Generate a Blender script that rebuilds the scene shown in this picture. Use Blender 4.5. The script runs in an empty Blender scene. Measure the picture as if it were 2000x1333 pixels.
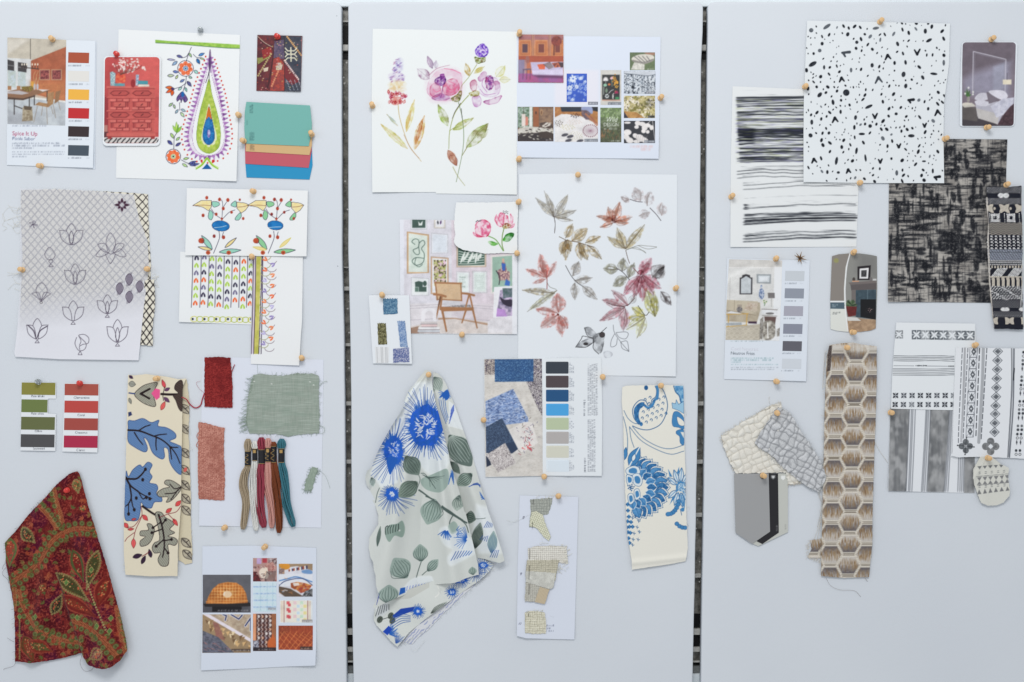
import bpy,math,random
import numpy as np
# camera, world, lamps, exposure
SC=bpy.context.scene
cam_d=bpy.data.cameras.new('camera')
cam=bpy.data.objects.new('camera',cam_d)
SC.collection.objects.link(cam)
cam_d.sensor_width=36.0
cam_d.lens=42.0
cam_d.clip_start=0.05
cam_d.clip_end=60.0
cam.location=(0.0,-2.0*42.0/36.0,0.0)
cam.rotation_euler=(math.radians(90),0,0)
SC.camera=cam
world=bpy.data.worlds.new('World')
SC.world=world
world.use_nodes=True
bg=world.node_tree.nodes['Background']
bg.inputs[0].default_value=(0.93,0.96,1.0,1)
bg.inputs[1].default_value=0.585
def area(name,loc,target,size,size_y,power,col):
 d=bpy.data.lights.new(name,'AREA')
 d.shape='RECTANGLE'
 d.size=size
 d.size_y=size_y
 d.energy=power
 d.color=col
 o=bpy.data.objects.new(name,d)
 SC.collection.objects.link(o)
 o.location=loc
 v=np.array(target,float)-np.array(loc,float)
 from mathutils import Vector
 o.rotation_euler=Vector(v).to_track_quat('-Z','Y').to_euler()
 return o
area('ceiling_lamp',(-0.2,-2.35,1.85),(0.12,0,0.1),1.3,0.8,41,(1.0,0.98,0.955))
area('room_window',(-2.6,-2.6,0.6),(0,0,0.0),1.6,1.6,10,(0.96,0.98,1.0))
SC.view_settings.view_transform='Standard'
SC.view_settings.look='None'
SC.view_settings.gamma=1.0
SC.view_settings.exposure=0.0
SC.view_settings.use_curve_mapping=False
SC.render.engine='CYCLES'
SC.cycles.use_denoising=True
SC.cycles.max_bounces=6
SC.cycles.transparent_max_bounces=12
# helpers: noise and curves
rnd=random.Random(7)
COL=SC.collection
def W3(px,py,h=0.0):
 """board pixel (1 px = 1 mm of board) and height in mm in front of the board -> metres"""
 return((px-1000.0)/1000.0,-h/1000.0,(666.5-py)/1000.0)
def _hash(ix,iy,seed):
 n=(ix.astype(np.int64)*374761393+iy.astype(np.int64)*668265263+seed*144665)&0x7fffffff
 n=((n^(n>>13))*1274126177)&0x7fffffff
 n=n^(n>>16)
 return(n&0xffff)/65535.0
def vn(x,y,seed=0):
 x=np.asarray(x,float)
 y=np.asarray(y,float)
 ix=np.floor(x)
 iy=np.floor(y)
 fx=x-ix
 fy=y-iy
 fx=fx*fx*(3-2*fx)
 fy=fy*fy*(3-2*fy)
 a=_hash(ix,iy,seed)
 b=_hash(ix+1,iy,seed)
 c=_hash(ix,iy+1,seed)
 d=_hash(ix+1,iy+1,seed)
 return(a*(1-fx)+b*fx)*(1-fy)+(c*(1-fx)+d*fx)*fy
def fbm(x,y,o=3,seed=0):
 s=0
 a=0.5
 t=0
 for i in range(o):
  s=s+a*vn(x*2**i,y*2**i,seed+i*17)
  t+=a
  a*=0.5
 return s/t
def cr(pts,n=6,closed=False):
 p=np.asarray(pts,float)
 m=len(p)
 if m<3:
  return p
 if closed:
  q=np.vstack([p[-1],p,p[0],p[1]])
  segs=m
 else:
  q=np.vstack([2*p[0]-p[1],p,2*p[-1]-p[-2]])
  segs=m-1
 t=np.linspace(0,1,n,endpoint=False)[:,None]
 out=[]
 for i in range(segs):
  a,b,c,d=q[i:i+4]
  out.append(0.5*(2*b+(c-a)*t+(2*a-5*b+4*c-d)*t**2+(3*b-a-3*c+d)*t**3))
 if not closed:
  out.append(p[-1][None])
 return np.vstack(out)
def srgb(c):
 return np.asarray(c,float)[:3]/255.0
def lin(c):
 c=np.clip(c,0,1)
 return np.where(c<=0.04045,c/12.92,((c+0.055)/1.055)**2.4)
def sd_poly(X,Y,pts):
 d=np.full(X.shape,1e9)
 ins=np.zeros(X.shape,bool)
 n=len(pts)
 for i in range(n):
  ax,ay=pts[i]
  bx,by=pts[(i+1)%n]
  ex,ey=bx-ax,by-ay
  L=ex*ex+ey*ey
  if L<1e-12:
   continue
  wx,wy=X-ax,Y-ay
  t=np.clip((wx*ex+wy*ey)/L,0,1)
  dx,dy=wx-t*ex,wy-t*ey
  d=np.minimum(d,dx*dx+dy*dy)
  if ay!=by:
   c=((ay>Y)!=(by>Y))&(X<(bx-ax)*(Y-ay)/(by-ay)+ax)
   ins^=c
 d=np.sqrt(d)
 return np.where(ins,-d,d)
 # materials
MATS={}
def new_mat(name):
 m=bpy.data.materials.new(name)
 m.use_nodes=True
 nt=m.node_tree
 return m,nt,nt.nodes['Principled BSDF']
def printed(name,rough=0.75,spec=0.3,grain=0.0,gscale=900,weave=0.0,wscale=900,sheen=0.0,alpha=None):
 if name in MATS:
  return MATS[name]
 m,nt,b=new_mat(name)
 N,K=nt.nodes,nt.links
 at=N.new('ShaderNodeAttribute')
 at.attribute_name='print'
 tc=N.new('ShaderNodeTexCoord')
 nz=N.new('ShaderNodeTexNoise')
 nz.inputs['Scale'].default_value=gscale
 nz.inputs['Detail'].default_value=3
 K.new(tc.outputs['Object'],nz.inputs['Vector'])
 mx=N.new('ShaderNodeMix')
 mx.data_type='RGBA'
 mx.blend_type='MULTIPLY'
 mx.inputs[0].default_value=1.0
 mr=N.new('ShaderNodeMapRange')
 mr.inputs[3].default_value=1.0-grain
 mr.inputs[4].default_value=1.0
 K.new(nz.outputs['Fac'],mr.inputs[0])
 K.new(at.outputs['Color'],mx.inputs[6])
 K.new(mr.outputs[0],mx.inputs[7])
 K.new(mx.outputs[2],b.inputs['Base Color'])
 b.inputs['Roughness'].default_value=rough
 b.inputs['Specular IOR Level'].default_value=spec
 if sheen:
  b.inputs['Sheen Weight'].default_value=sheen
  b.inputs['Sheen Roughness'].default_value=0.5
 bp=N.new('ShaderNodeBump')
 bp.inputs['Distance'].default_value=0.0006
 if weave:
  wx=N.new('ShaderNodeTexWave')
  wx.wave_type='BANDS'
  wx.bands_direction='X'
  wx.inputs['Scale'].default_value=wscale/6.283
  wz=N.new('ShaderNodeTexWave')
  wz.wave_type='BANDS'
  wz.bands_direction='Z'
  wz.inputs['Scale'].default_value=wscale/6.283
  for w_ in(wx,wz):
   w_.inputs['Distortion'].default_value=1.0
   w_.inputs['Detail Scale'].default_value=3.0
   K.new(tc.outputs['Object'],w_.inputs['Vector'])
  ad=N.new('ShaderNodeMath')
  ad.operation='ADD'
  K.new(wx.outputs['Fac'],ad.inputs[0])
  K.new(wz.outputs['Fac'],ad.inputs[1])
  ad2=N.new('ShaderNodeMath')
  ad2 .operation='ADD'
  K.new(ad.outputs[0],ad2 .inputs[0])
  K.new(nz.outputs['Fac'],ad2 .inputs[1])
  K.new(ad2 .outputs[0],bp.inputs['Height'])
  bp.inputs['Strength'].default_value=weave
 else:
  K.new(nz.outputs['Fac'],bp.inputs['Height'])
  bp.inputs['Strength'].default_value=0.12
 K.new(bp.outputs['Normal'],b.inputs['Normal'])
 if alpha is not None:
  aa=N.new('ShaderNodeAttribute')
  aa.attribute_name='opacity'
  K.new(aa.outputs['Fac'],b.inputs['Alpha'])
 MATS[name]=m
 return m
def solid(name,col,rough=0.6,spec=0.4,var=0.12,scale=300,metallic=0.0,transmission=0.0,bump=0.1):
 if name in MATS:
  return MATS[name]
 m,nt,b=new_mat(name)
 N,K=nt.nodes,nt.links
 tc=N.new('ShaderNodeTexCoord')
 nz=N.new('ShaderNodeTexNoise')
 nz.inputs['Scale'].default_value=scale
 nz.inputs['Detail'].default_value=4
 K.new(tc.outputs['Object'],nz.inputs['Vector'])
 rp=N.new('ShaderNodeValToRGB')
 c=lin(srgb(col))
 rp.color_ramp.elements[0].position=0.3
 rp.color_ramp.elements[1].position=0.7
 rp.color_ramp.elements[0].color=(*(c*(1-var)),1)
 rp.color_ramp.elements[1].color=(*np.clip(c*(1+var),0,0.95),1)
 K.new(nz.outputs['Fac'],rp.inputs[0])
 K.new(rp.outputs[0],b.inputs['Base Color'])
 bp=N.new('ShaderNodeBump')
 bp.inputs['Strength'].default_value=bump
 bp.inputs['Distance'].default_value=0.0005
 K.new(nz.outputs['Fac'],bp.inputs['Height'])
 K.new(bp.outputs['Normal'],b.inputs['Normal'])
 b.inputs['Roughness'].default_value=rough
 b.inputs['Specular IOR Level'].default_value=spec
 b.inputs['Metallic'].default_value=metallic
 b.inputs['Transmission Weight'].default_value=transmission
 MATS[name]=m
 return m
PAPER=lambda:printed('drawing_paper',0.85,0.2,0.03,500)
PAGE=lambda:printed('coated_page',0.42,0.35,0.015,700)
CARD=lambda:printed('matte_card',0.6,0.3,0.02,700)
CLOTH=lambda:printed('printed_cotton',0.9,0.15,0.07,1200,0.2,3000,0.05)
COARSE=lambda:printed('woven_cloth',0.95,0.1,0.12,900,0.3,2200,0.05)
VELVET=lambda:printed('chenille_cloth',0.9,0.1,0.2,700,0.35,1600,0.12)
# things
def tag(o,label=None,cat=None,group=None,kind=None):
 if label:
  o['label']=label
 if cat:
  o['category']=cat
 if group:
  o['group']=group
 if kind:
  o['kind']=kind
 return o
def link(o,parent=None,loc=(0,0,0)):
 COL.objects.link(o)
 if parent is not None:
  o.parent=parent
  pl=parent['_loc']if '_loc' in parent.keys()else(0,0,0)
  o.location=(loc[0]-pl[0],loc[1]-pl[1],loc[2]-pl[2])
 else:
  o.location=loc
 return o
def mesh_obj(name,verts,faces,mat,parent=None,origin=None,smooth=True):
 v=np.asarray(verts,float)
 if origin is None:
  origin=(float((v[:,0].min()+v[:,0].max())/2),float(v[:,1].max()),float((v[:,2].min()+v[:,2].max())/2))
 v=v-np.array(origin)
 me=bpy.data.meshes.new(name)
 me.from_pydata(v.tolist(),[],[list(map(int,f))for f in faces])
 me.update()
 if smooth:
  me.polygons.foreach_set('use_smooth',np.ones(len(me.polygons),bool))
 me.materials.append(mat)
 o=bpy.data.objects.new(name,me)
 o['_loc']=tuple(origin)
 link(o,parent,origin)
 return o
class Sheet:
 """a thin sheet (paper, card, cloth) outlined in board millimetres, painted vertex by vertex and bent by hf()"""
 def __init__(s,outline,base=(235,237,238),h=1.0,step=1.25,wav=0.35,lifts=(),curl=0.0,jag=0.0,hfun=None,over=None,seed=0,z=None,raw=False):
  s.z=(0,0,1)
  if z:
   s.z=z
  s.seed=seed
  o=np.array(outline,float)if raw else s._t(outline)
  if jag:
   o=s._jag(o,jag,seed)
  s.out=o
  s.h,s.wav,s.lifts,s.curl,s.hfun,s.over=h,wav,lifts,curl,hfun,over
  s.step=step
  x0,y0=o.min(0)
  x1,y1=o.max(0)
  s.bb=(x0,y0,x1,y1)
  m=step
  s.nx=int((x1-x0+2*m)/step)+2
  s.ny=int((y1-y0+2*m)/step)+2
  s.xs=x0-m+np.arange(s.nx)*step
  s.ys=y0-m+np.arange(s.ny)*step
  s.X,s.Y=np.meshgrid(s.xs,s.ys)
  s.C=np.empty(s.X.shape+(3,))
  s.C[:]=srgb(base)
  s.H=np.zeros(s.X.shape)
  s.A=None
 @staticmethod
 def _jag(o,jag,seed):
  r=random.Random(seed+5)
  out=[]
  n=len(o)
  for i in range(n):
   a,b=o[i],o[(i+1)%n]
   L=np.hypot(*(b-a))
   k=max(1,int(L/3.0))
   nrm=np.array([-(b-a)[1],(b-a)[0]])/max(L,1e-6)
   for j in range(k):
    out.append(a+(b-a)*j/k+nrm*r.uniform(-jag,jag))
  return np.array(out)
 def zoom(s,ox,oy,k):
  s.z=(ox,oy,k)
  return s
 def _t(s,pts):
  p=np.asarray(pts,float).reshape(-1,2)
  return p/s.z[2]+np.array([s.z[0],s.z[1]])
 def hf(s,X,Y):
  if s.over is not None:
   return s.over.hf(X,Y)+s.h
  x0,y0,x1,y1=s.bb
  r=s.h+s.wav*(fbm(X/90.0+s.seed,Y/110.0,2,s.seed+3)-0.3)
  if s.curl:
   t=np.clip((Y-y0)/(y1-y0),0,1)
   r=r+s.curl*t**2.5
  for(lx,ly,a,rad)in s.lifts:
   r=r+a*np.exp(-((X-lx)**2+(Y-ly)**2)/rad**2)
  if s.hfun:
   r=r+s.hfun(X,Y)
  return np.maximum(r,0.4)
  # painting
 def _box(s,x0,y0,x1,y1):
  i0=max(0,int((x0-s.xs[0])/s.step)-1)
  i1=min(s.nx,int((x1-s.xs[0])/s.step)+3)
  j0=max(0,int((y0-s.ys[0])/s.step)-1)
  j1=min(s.ny,int((y1-s.ys[0])/s.step)+3)
  if i0>=i1 or j0>=j1:
   return None
  return(slice(j0,j1),slice(i0,i1))
 def blend(s,sl,m,col,mul=False):
  c=srgb(col)if not isinstance(col,np.ndarray)else col
  m=np.clip(m,0,1)[...,None]
  if mul:
   s.C[sl]*=1-m*(1-c)
  else:
   s.C[sl]=s.C[sl]*(1-m)+c*m
 def P(s,pts,col,a=1.0,soft=None,sm=False,mul=False,tex=0.0,ts=3.0,col2=None,edge=None,ew=0.8,raised=0.0):
  p=s._t(pts)
  if sm:
   p=cr(p,5,True)
  soft=soft or max(1.0,s.step)
  sl=s._box(p[:,0].min()-soft,p[:,1].min()-soft,p[:,0].max()+soft,p[:,1].max()+soft)
  if sl is None:
   return
  X,Y=s.X[sl],s.Y[sl]
  d=sd_poly(X,Y,p)
  m=np.clip(0.5-d/soft,0,1)
  c=srgb(col)
  if tex or col2 is not None:
   n=fbm(X/ts,Y/ts,3,int(p[0,0]*7+p[0,1])&1023)
   n=np.clip((n-0.5)*2.2+0.5,0,1)
   if col2 is not None:
    c=c*(1-n[...,None])+srgb(col2)*n[...,None]
    c=np.asarray(c)
   if tex:
    a=a*(1-tex*n)
  s.blend(sl,m*a,c,mul)
  if raised:
   s.H[sl]+=raised*m
  if edge is not None:
   s.blend(sl,np.clip(1-np.abs(d)/ew,0,1),edge)
 def R(s,x0,y0,x1,y1,col,**k):
  s.P([(x0,y0),(x1,y0),(x1,y1),(x0,y1)],col,**k)
 def L(s,pts,w,col,a=1.0,sm=True,soft=1.0,w2=None,taper=False,mul=False,closed=False,dry=0.0,raised=0.0):
  p=s._t(pts)
  if sm and len(p)>2:
   p=cr(p,5,closed)
  if closed:
   p=np.vstack([p,p[:1]])
  n=len(p)
  w=w/s.z[2]
  w2=w if w2 is None else w2/s.z[2]
  t=np.linspace(0,1,n)
  r=(w+(w2-w)*t)/2
  if taper:
   r=r*np.clip(np.sin(np.pi*np.clip(t,0.03,0.97))**0.6,0.12,1)
  mr=r.max()+soft+1
  sl=s._box(p[:,0].min()-mr,p[:,1].min()-mr,p[:,0].max()+mr,p[:,1].max()+mr)
  if sl is None:
   return
  X,Y=s.X[sl],s.Y[sl]
  best=np.full(X.shape,1e9)
  big=X.size>3000
  x0,y0=X[0,0],Y[0,0]
  for i in range(n-1):
   ax,ay=p[i]
   bx,by=p[i+1]
   q=(slice(None),slice(None))
   if big:
    i0=max(0,int((min(ax,bx)-mr-x0)/s.step))
    i1=max(i0,int((max(ax,bx)+mr-x0)/s.step)+2)
    j0=max(0,int((min(ay,by)-mr-y0)/s.step))
    j1=max(j0,int((max(ay,by)+mr-y0)/s.step)+2)
    q=(slice(j0,j1),slice(i0,i1))
   Xs,Ys=X[q],Y[q]
   if Xs.size==0:
    continue
   ex,ey=bx-ax,by-ay
   LL=ex*ex+ey*ey+1e-9
   tt=np.clip(((Xs-ax)*ex+(Ys-ay)*ey)/LL,0,1)
   dd=np.hypot(Xs-ax-tt*ex,Ys-ay-tt*ey)-(r[i]+(r[i+1]-r[i])*tt)
   best[q]=np.minimum(best[q],dd)
  thin=min(1.0,max(2*r.max(),0.25)/s.step)
  m=np.clip(0.5-best/max(soft,s.step),0,1)
  if 2*r.max()<s.step:
   m=np.clip(1-(best+r.max())/s.step,0,1)*thin*1.25
  if dry:
   m=m*(1-dry*(fbm(X/2.0,Y/2.0,2,5)>0.5))
  s.blend(sl,m*a,col,mul)
  if raised:
   s.H[sl]+=raised*m
 def E(s,cx,cy,rx,ry,col,rot=0,**k):
  t=np.linspace(0,2*np.pi,14,endpoint=False)
  c,q=math.cos(math.radians(rot)),math.sin(math.radians(rot))
  x,y=rx*np.cos(t),ry*np.sin(t)
  s.P(np.stack([cx+x*c-y*q,cy+x*q+y*c],1),col,**k)
 def leafpts(s,x0,y0,x1,y1,w,bend=0.0,pos=0.45):
  d=np.array([x1-x0,y1-y0],float)
  L=np.hypot(*d)
  nrm=np.array([-d[1],d[0]])/max(L,1e-6)
  t=np.linspace(0,1,9)
  prof=np.sin(np.pi*t**(math.log(0.5)/math.log(pos)))**0.9
  mid=np.array([x0,y0])+d*t[:,None]+nrm*(bend*np.sin(np.pi*t))[:,None]
  up=mid+nrm*(w/2*prof)[:,None]
  dn=mid-nrm*(w/2*prof)[:,None]
  return np.vstack([up,dn[::-1][1:-1]]),mid
 def leaf(s,x0,y0,x1,y1,w,col,bend=0.0,pos=0.45,vein=None,vw=1.0,out=None,ow=1.0,wash=False,hatch=None,**k):
  p,mid=s.leafpts(x0,y0,x1,y1,w,bend,pos)
  if wash:
   s.wash(p,col,**k)
  elif col is not None:
   s.P(p,col,**k)
  if hatch is not None:
   nv=7
   for i in range(1,nv):
    f=i/nv
    j=int(f*8)
    m0=mid[j]
    for sgn in(1,-1):
     e=p[min(j+1,8)]if sgn>0 else p[(len(p)-min(j+1,8))%len(p)]
     s.L([m0,(m0+e)/2+(mid[-1]-mid[0])*0.02,m0+(e-m0)*0.85],vw*0.9,hatch)
  if out is not None:
   s.L(p,ow,out,closed=True)
  if vein is not None:
   s.L(mid,vw,vein)
 def wash(s,pts,col,a=0.75,col2=None,edge=0.35,ts=9.0,soft=1.6,sm=True,var=0.75):
  p=s._t(pts)
  if sm:
   p=cr(p,5,True)
  sl=s._box(p[:,0].min()-3,p[:,1].min()-3,p[:,0].max()+3,p[:,1].max()+3)
  if sl is None:
   return
  X,Y=s.X[sl],s.Y[sl]
  sd=int(abs(p[0,0])*13+abs(p[0,1])*3)&2047
  d=sd_poly(X,Y,p)+(fbm(X/4,Y/4,2,sd)-0.5)*1.6
  m=np.clip(0.5-d/soft,0,1)
  n=np.clip((fbm(X/ts,Y/ts,3,sd+9)-0.5)*2.6+0.5,0,1)
  c=srgb(col)
  if col2 is not None:
   n2=np.clip((fbm(X/ts+31,Y/ts,2,sd+4)-0.5)*3.2+0.5,0,1)[...,None]
   c=c*(1-n2)+srgb(col2)*n2
  s.blend(sl,m*a*(1-var+var*n),c+np.zeros(X.shape+(3,)),True)
  rim=np.exp(-((d+0.9)/0.9)**2)*edge*(0.5+n)
  s.blend(sl,rim,c+np.zeros(X.shape+(3,)),True)
 def noise(s,fn,col,a=1.0,sl=None,mul=False):
  """fn(X, Y) -> mask"""
  if sl is None:
   sl=(slice(0,s.ny),slice(0,s.nx))
  s.blend(sl,fn(s.X[sl],s.Y[sl])*a,col,mul)
 def MT(s,x,y,w,hgt,col,a=0.6,seed=1,vert=False,fill=0.8):
  """a line of fine print: word-sized strokes of broken letters"""
  r=random.Random(seed)
  u=0.0
  while u<w:
   ww=r.uniform(2.2,7.5)*hgt*0.5
   ww=min(ww,w-u)
   q=0.0
   while q<ww:
    lw=hgt*r.uniform(0.12,0.22)
    hh=hgt*r.choice([0.6,0.6,0.95,0.7])
    if r.random()<fill*.9:
     if vert:
      s.L([(x,y-u-q),(x+hh,y-u-q)],lw,col,a=a,sm=False)
     else:
      s.L([(x+u+q,y),(x+u+q,y-hh)],lw,col,a=a,sm=False)
    q+=hgt*0.42
   u+=ww+hgt*0.55
 def T(s,body,x,y,size,col,a=1.0,rot=0.0,shear=0.0,xs=1.0,bold=0.0,soft=None):
  """real lettering: the glyph outlines of Blender's font, rasterised onto the sheet"""
  cu=bpy.data.curves.new('t','FONT')
  cu.body=body
  cu.size=size
  cu.shear=shear
  cu.resolution_u=3
  cu.offset=bold
  ob=bpy.data.objects.new('t',cu)
  COL.objects.link(ob)
  bpy.context.view_layer.update()
  me=bpy.data.meshes.new_from_object(ob)
  v=np.array([(q.co.x*xs,-q.co.y)for q in me.vertices])
  cnt={}
  for f in me.polygons:
   for e in f.edge_keys:
    cnt[e]=cnt.get(e,0)+1
  edges=[e for e,c in cnt.items()if c==1]
  bpy.data.objects.remove(ob)
  bpy.data.curves.remove(cu)
  bpy.data.meshes.remove(me)
  if not len(v):
   return
  c,q=math.cos(math.radians(rot)),math.sin(math.radians(rot))
  v=np.stack([x+v[:,0]*c-v[:,1]*q,y+v[:,0]*q+v[:,1]*c],1)
  p=s._t(v)
  sl=s._box(p[:,0].min()-1,p[:,1].min()-1,p[:,0].max()+1,p[:,1].max()+1)
  if sl is None:
   return
  X,Y=s.X[sl],s.Y[sl]
  cov=np.zeros(X.shape)
  K=3
  for sx in range(K):
   for sy in range(K):
    Xs=X+((sx+.5)/K-.5)*s.step*1.1
    Ys=Y+((sy+.5)/K-.5)*s.step*1.1
    ins=np.zeros(X.shape,bool)
    for(i,j)in edges:
     ax,ay=p[i]
     bx,by=p[j]
     if ay!=by:
      ins^=((ay>Ys)!=(by>Ys))&(Xs<(bx-ax)*(Ys-ay)/(by-ay)+ax)
    cov+=ins
  s.blend(sl,cov/K/K*a,col)
 def soften(s,kx=1,ky=1,amt=1.0,tone=0.0,grain=0.0):
  """ink spread: small box blur of the print, plus tonal mottling"""
  A_=s.C.copy()
  for ax,k in((1,kx),(0,ky)):
   if k:
    acc=np.zeros_like(A_)
    for i in range(-k,k+1):
     acc+=np.roll(A_,i,ax)
    A_=acc/(2*k+1)
  s.C=s.C*(1-amt)+A_*amt
  if tone:
   s.C*=1+tone*((fbm(s.X/11,s.Y/9,3,91)-.5)*2-.15)[...,None]
  if grain:
   s.C*=1+grain*(_hash(s.X*7,s.Y*7,5)-.5)[...,None]
  s.C=np.clip(s.C,0,1)
  # building
 def build(s,name,mat,parent=None,thick=0.35,label=None,cat=None,group=None,rim=None):
  if name in('printed_photo','magazine_cutting','gallery_photo'):
   s.soften(1,1,.5,.07,.05)
  X,Y=s.X.copy(),s.Y.copy()
  d=sd_poly(X,Y,s.out)
  inn=d<=0
  q=inn[:-1,:-1]|inn[1:,:-1]|inn[:-1,1:]|inn[1:,1:]
  use=np.zeros(X.shape,bool)
  use[:-1,:-1]|=q
  use[1:,:-1]|=q
  use[:-1,1:]|=q
  use[1:,1:]|=q
  mv=use&~inn
  if mv.any():
   px,py=X[mv],Y[mv]
   bd=np.full(px.shape,1e9)
   bx_,by_=px.copy(),py.copy()
   n=len(s.out)
   for i in range(n):
    a,b=s.out[i],s.out[(i+1)%n]
    e=b-a
    LL=e@e+1e-12
    t=np.clip(((px-a[0])*e[0]+(py-a[1])*e[1])/LL,0,1)
    qx,qy=a[0]+t*e[0],a[1]+t*e[1]
    dd=np.hypot(px-qx,py-qy)
    k=dd<bd
    bd[k]=dd[k]
    bx_[k]=qx[k]
    by_[k]=qy[k]
   X[mv],Y[mv]=bx_,by_
  idx=-np.ones(X.shape,np.int64)
  k=int(use.sum())
  idx[use]=np.arange(k)
  hh=s.hf(X[use],Y[use])+s.H[use]
  V=np.stack([(X[use]-1000)/1000,-hh/1000,(666.5-Y[use])/1000],1)
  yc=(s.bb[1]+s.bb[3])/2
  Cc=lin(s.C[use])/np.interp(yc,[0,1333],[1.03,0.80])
  Cc*=np.minimum(1,0.86/np.maximum(Cc.max(1,keepdims=True),1e-6))
  Aa=s.A[use]if s.A is not None else None
  jj,ii=np.nonzero(q)
  F=np.stack([idx[jj+1,ii],idx[jj+1,ii+1],idx[jj,ii+1],idx[jj,ii]],1)
  E=np.concatenate([F[:,[0,1]],F[:,[1,2]],F[:,[2,3]],F[:,[3,0]]])
  key=np.minimum(E[:,0],E[:,1])*(k+1)+np.maximum(E[:,0],E[:,1])
  u,inv,cn=np.unique(key,return_inverse=True,return_counts=True)
  B=E[cn[inv]==1]
  bv=np.unique(B)
  mp={int(v):i for i,v in enumerate(bv)}
  nb=len(bv)
  V1=V[bv].copy()
  V2=V[bv].copy()
  V2[:,1]+=thick/1000.0
  b0=np.array([mp[int(v)]for v in B[:,0]])
  b1=np.array([mp[int(v)]for v in B[:,1]])
  F2=np.stack([k+b1,k+b0,k+nb+b0,k+nb+b1],1)
  rc=lin(srgb(rim))[None].repeat(nb,0)if rim is not None else Cc[bv]
  V=np.vstack([V,V1,V2])
  Cc=np.vstack([Cc,rc,rc])
  if Aa is not None:
   Aa=np.concatenate([Aa,Aa[bv],Aa[bv]])
  F=np.vstack([F,F2])
  org=np.array([(s.bb[0]+s.bb[2])/2000-1.0,0.0,0.6665-(s.bb[1]+s.bb[3])/2000])
  V=V-org
  me=bpy.data.meshes.new(name)
  nv,nf=len(V),len(F)
  me.vertices.add(nv)
  me.vertices.foreach_set('co',V.ravel())
  me.loops.add(nf*4)
  me.loops.foreach_set('vertex_index',F.ravel().astype(np.int32))
  me.polygons.add(nf)
  me.polygons.foreach_set('loop_start',np.arange(0,nf*4,4,dtype=np.int32))
  me.polygons.foreach_set('use_smooth',np.ones(nf,bool))
  me.update(calc_edges=True)
  ca=me.color_attributes.new('print','FLOAT_COLOR','POINT')
  rgba=np.ones((nv,4))
  rgba[:,:3]=np.clip(Cc,0,0.9)
  ca.data.foreach_set('color',rgba.ravel())
  if Aa is not None:
   fa=me.attributes.new('opacity','FLOAT','POINT')
   fa.data.foreach_set('value',Aa.astype(np.float32))
  me.materials.append(mat)
  o=bpy.data.objects.new(name,me)
  o['_loc']=tuple(float(v)for v in org)
  link(o,parent,tuple(float(v)for v in org))
  tag(o,label,cat,group)
  return o
def tubes(name,lines,mat,parent=None,sides=5):
 """lines: list of (points3d, radius or radii) -> one mesh"""
 V,F=[],[]
 for pts,rad in lines:
  p=np.asarray(pts,float)
  n=len(p)
  r=np.full(n,rad)if np.isscalar(rad)else np.asarray(rad)
  t=np.gradient(p,axis=0)
  t/=np.linalg.norm(t,axis=1)[:,None]+1e-12
  up=np.array([0,1.0,0])
  a=np.cross(t,up)
  ln=np.linalg.norm(a,axis=1)[:,None]
  a=np.where(ln<1e-4,np.array([1.0,0,0]),a/(ln+1e-12))
  b=np.cross(t,a)
  base=len(V)
  for i in range(n):
   for k in range(sides):
    th=2*math.pi*k/sides
    V.append(p[i]+r[i]*(a[i]*math.cos(th)+b[i]*math.sin(th)))
  for i in range(n-1):
   for k in range(sides):
    k2=(k+1)%sides
    F.append((base+i*sides+k,base+i*sides+k2,base+(i+1)*sides+k2,base+(i+1)*sides+k))
  F.append([base+k for k in range(sides)][::-1])
  F.append([base+(n-1)*sides+k for k in range(sides)])
 return mesh_obj(name,V,F,mat,parent)
def strand(pts,hgt=2.0,n=6):
 """board mm polyline -> smooth 3d points; hgt scalar or list"""
 p=cr(pts,n)
 h=np.interp(np.linspace(0,1,len(p)),np.linspace(0,1,2 if np.isscalar(hgt)else len(hgt)),[hgt,hgt]if np.isscalar(hgt)else hgt)
 return np.array([W3(x,y,q)for(x,y),q in zip(p,h)])
def threads(name,lines,mat,parent,sides=4):
 for l in lines:
  tubes(name,[l],mat,parent,sides)
def fray(name,parent,edges,mat,n=30,length=5,hgt=2.0,rad=0.00018,seed=1,hf=None):
 """short loose threads sticking out along polylines: edges = [(pts, outward (dx, dy))]"""
 r=random.Random(seed)
 ls=[]
 for pts,(ox,oy)in edges:
  p=np.asarray(pts,float)
  for k in range(n):
   t=r.random()*(len(p)-1)
   i=min(int(t),len(p)-2)
   b=p[i]+(p[i+1]-p[i])*(t-i)
   L=length*r.uniform(0.3,1.3)
   j=r.uniform(-.6,.6)
   d=np.array([ox-oy*j,oy+ox*j])
   m=b+d*L*0.5+np.array([r.uniform(-1,1),r.uniform(-1,1)])*L*0.15
   e=b+d*L
   h0=hgt if hf is None else float(hf(np.array([b[0]]),np.array([b[1]]))[0])
   ls.append((strand([b-d*1.0,m,e],[h0+.1,h0+.3,h0+r.uniform(-.3,1.0)],3),rad))
 return tag(tubes(name,ls,mat,parent,4),kind='stuff')
def box(name,x0,x1,y0,y1,z0,z1,mat,parent=None,bev=0.0):
 V=[(x,y,z)for x in(x0,x1)for y in(y0,y1)for z in(z0,z1)]
 F=[(0,1,3,2),(4,6,7,5),(0,4,5,1),(2,3,7,6),(0,2,6,4),(1,5,7,3)]
 o=mesh_obj(name,V,F,mat,parent,smooth=False)
 if bev:
  b=o.modifiers.new('bevel','BEVEL')
  b.width=bev
  b.segments=2
 return o
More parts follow.
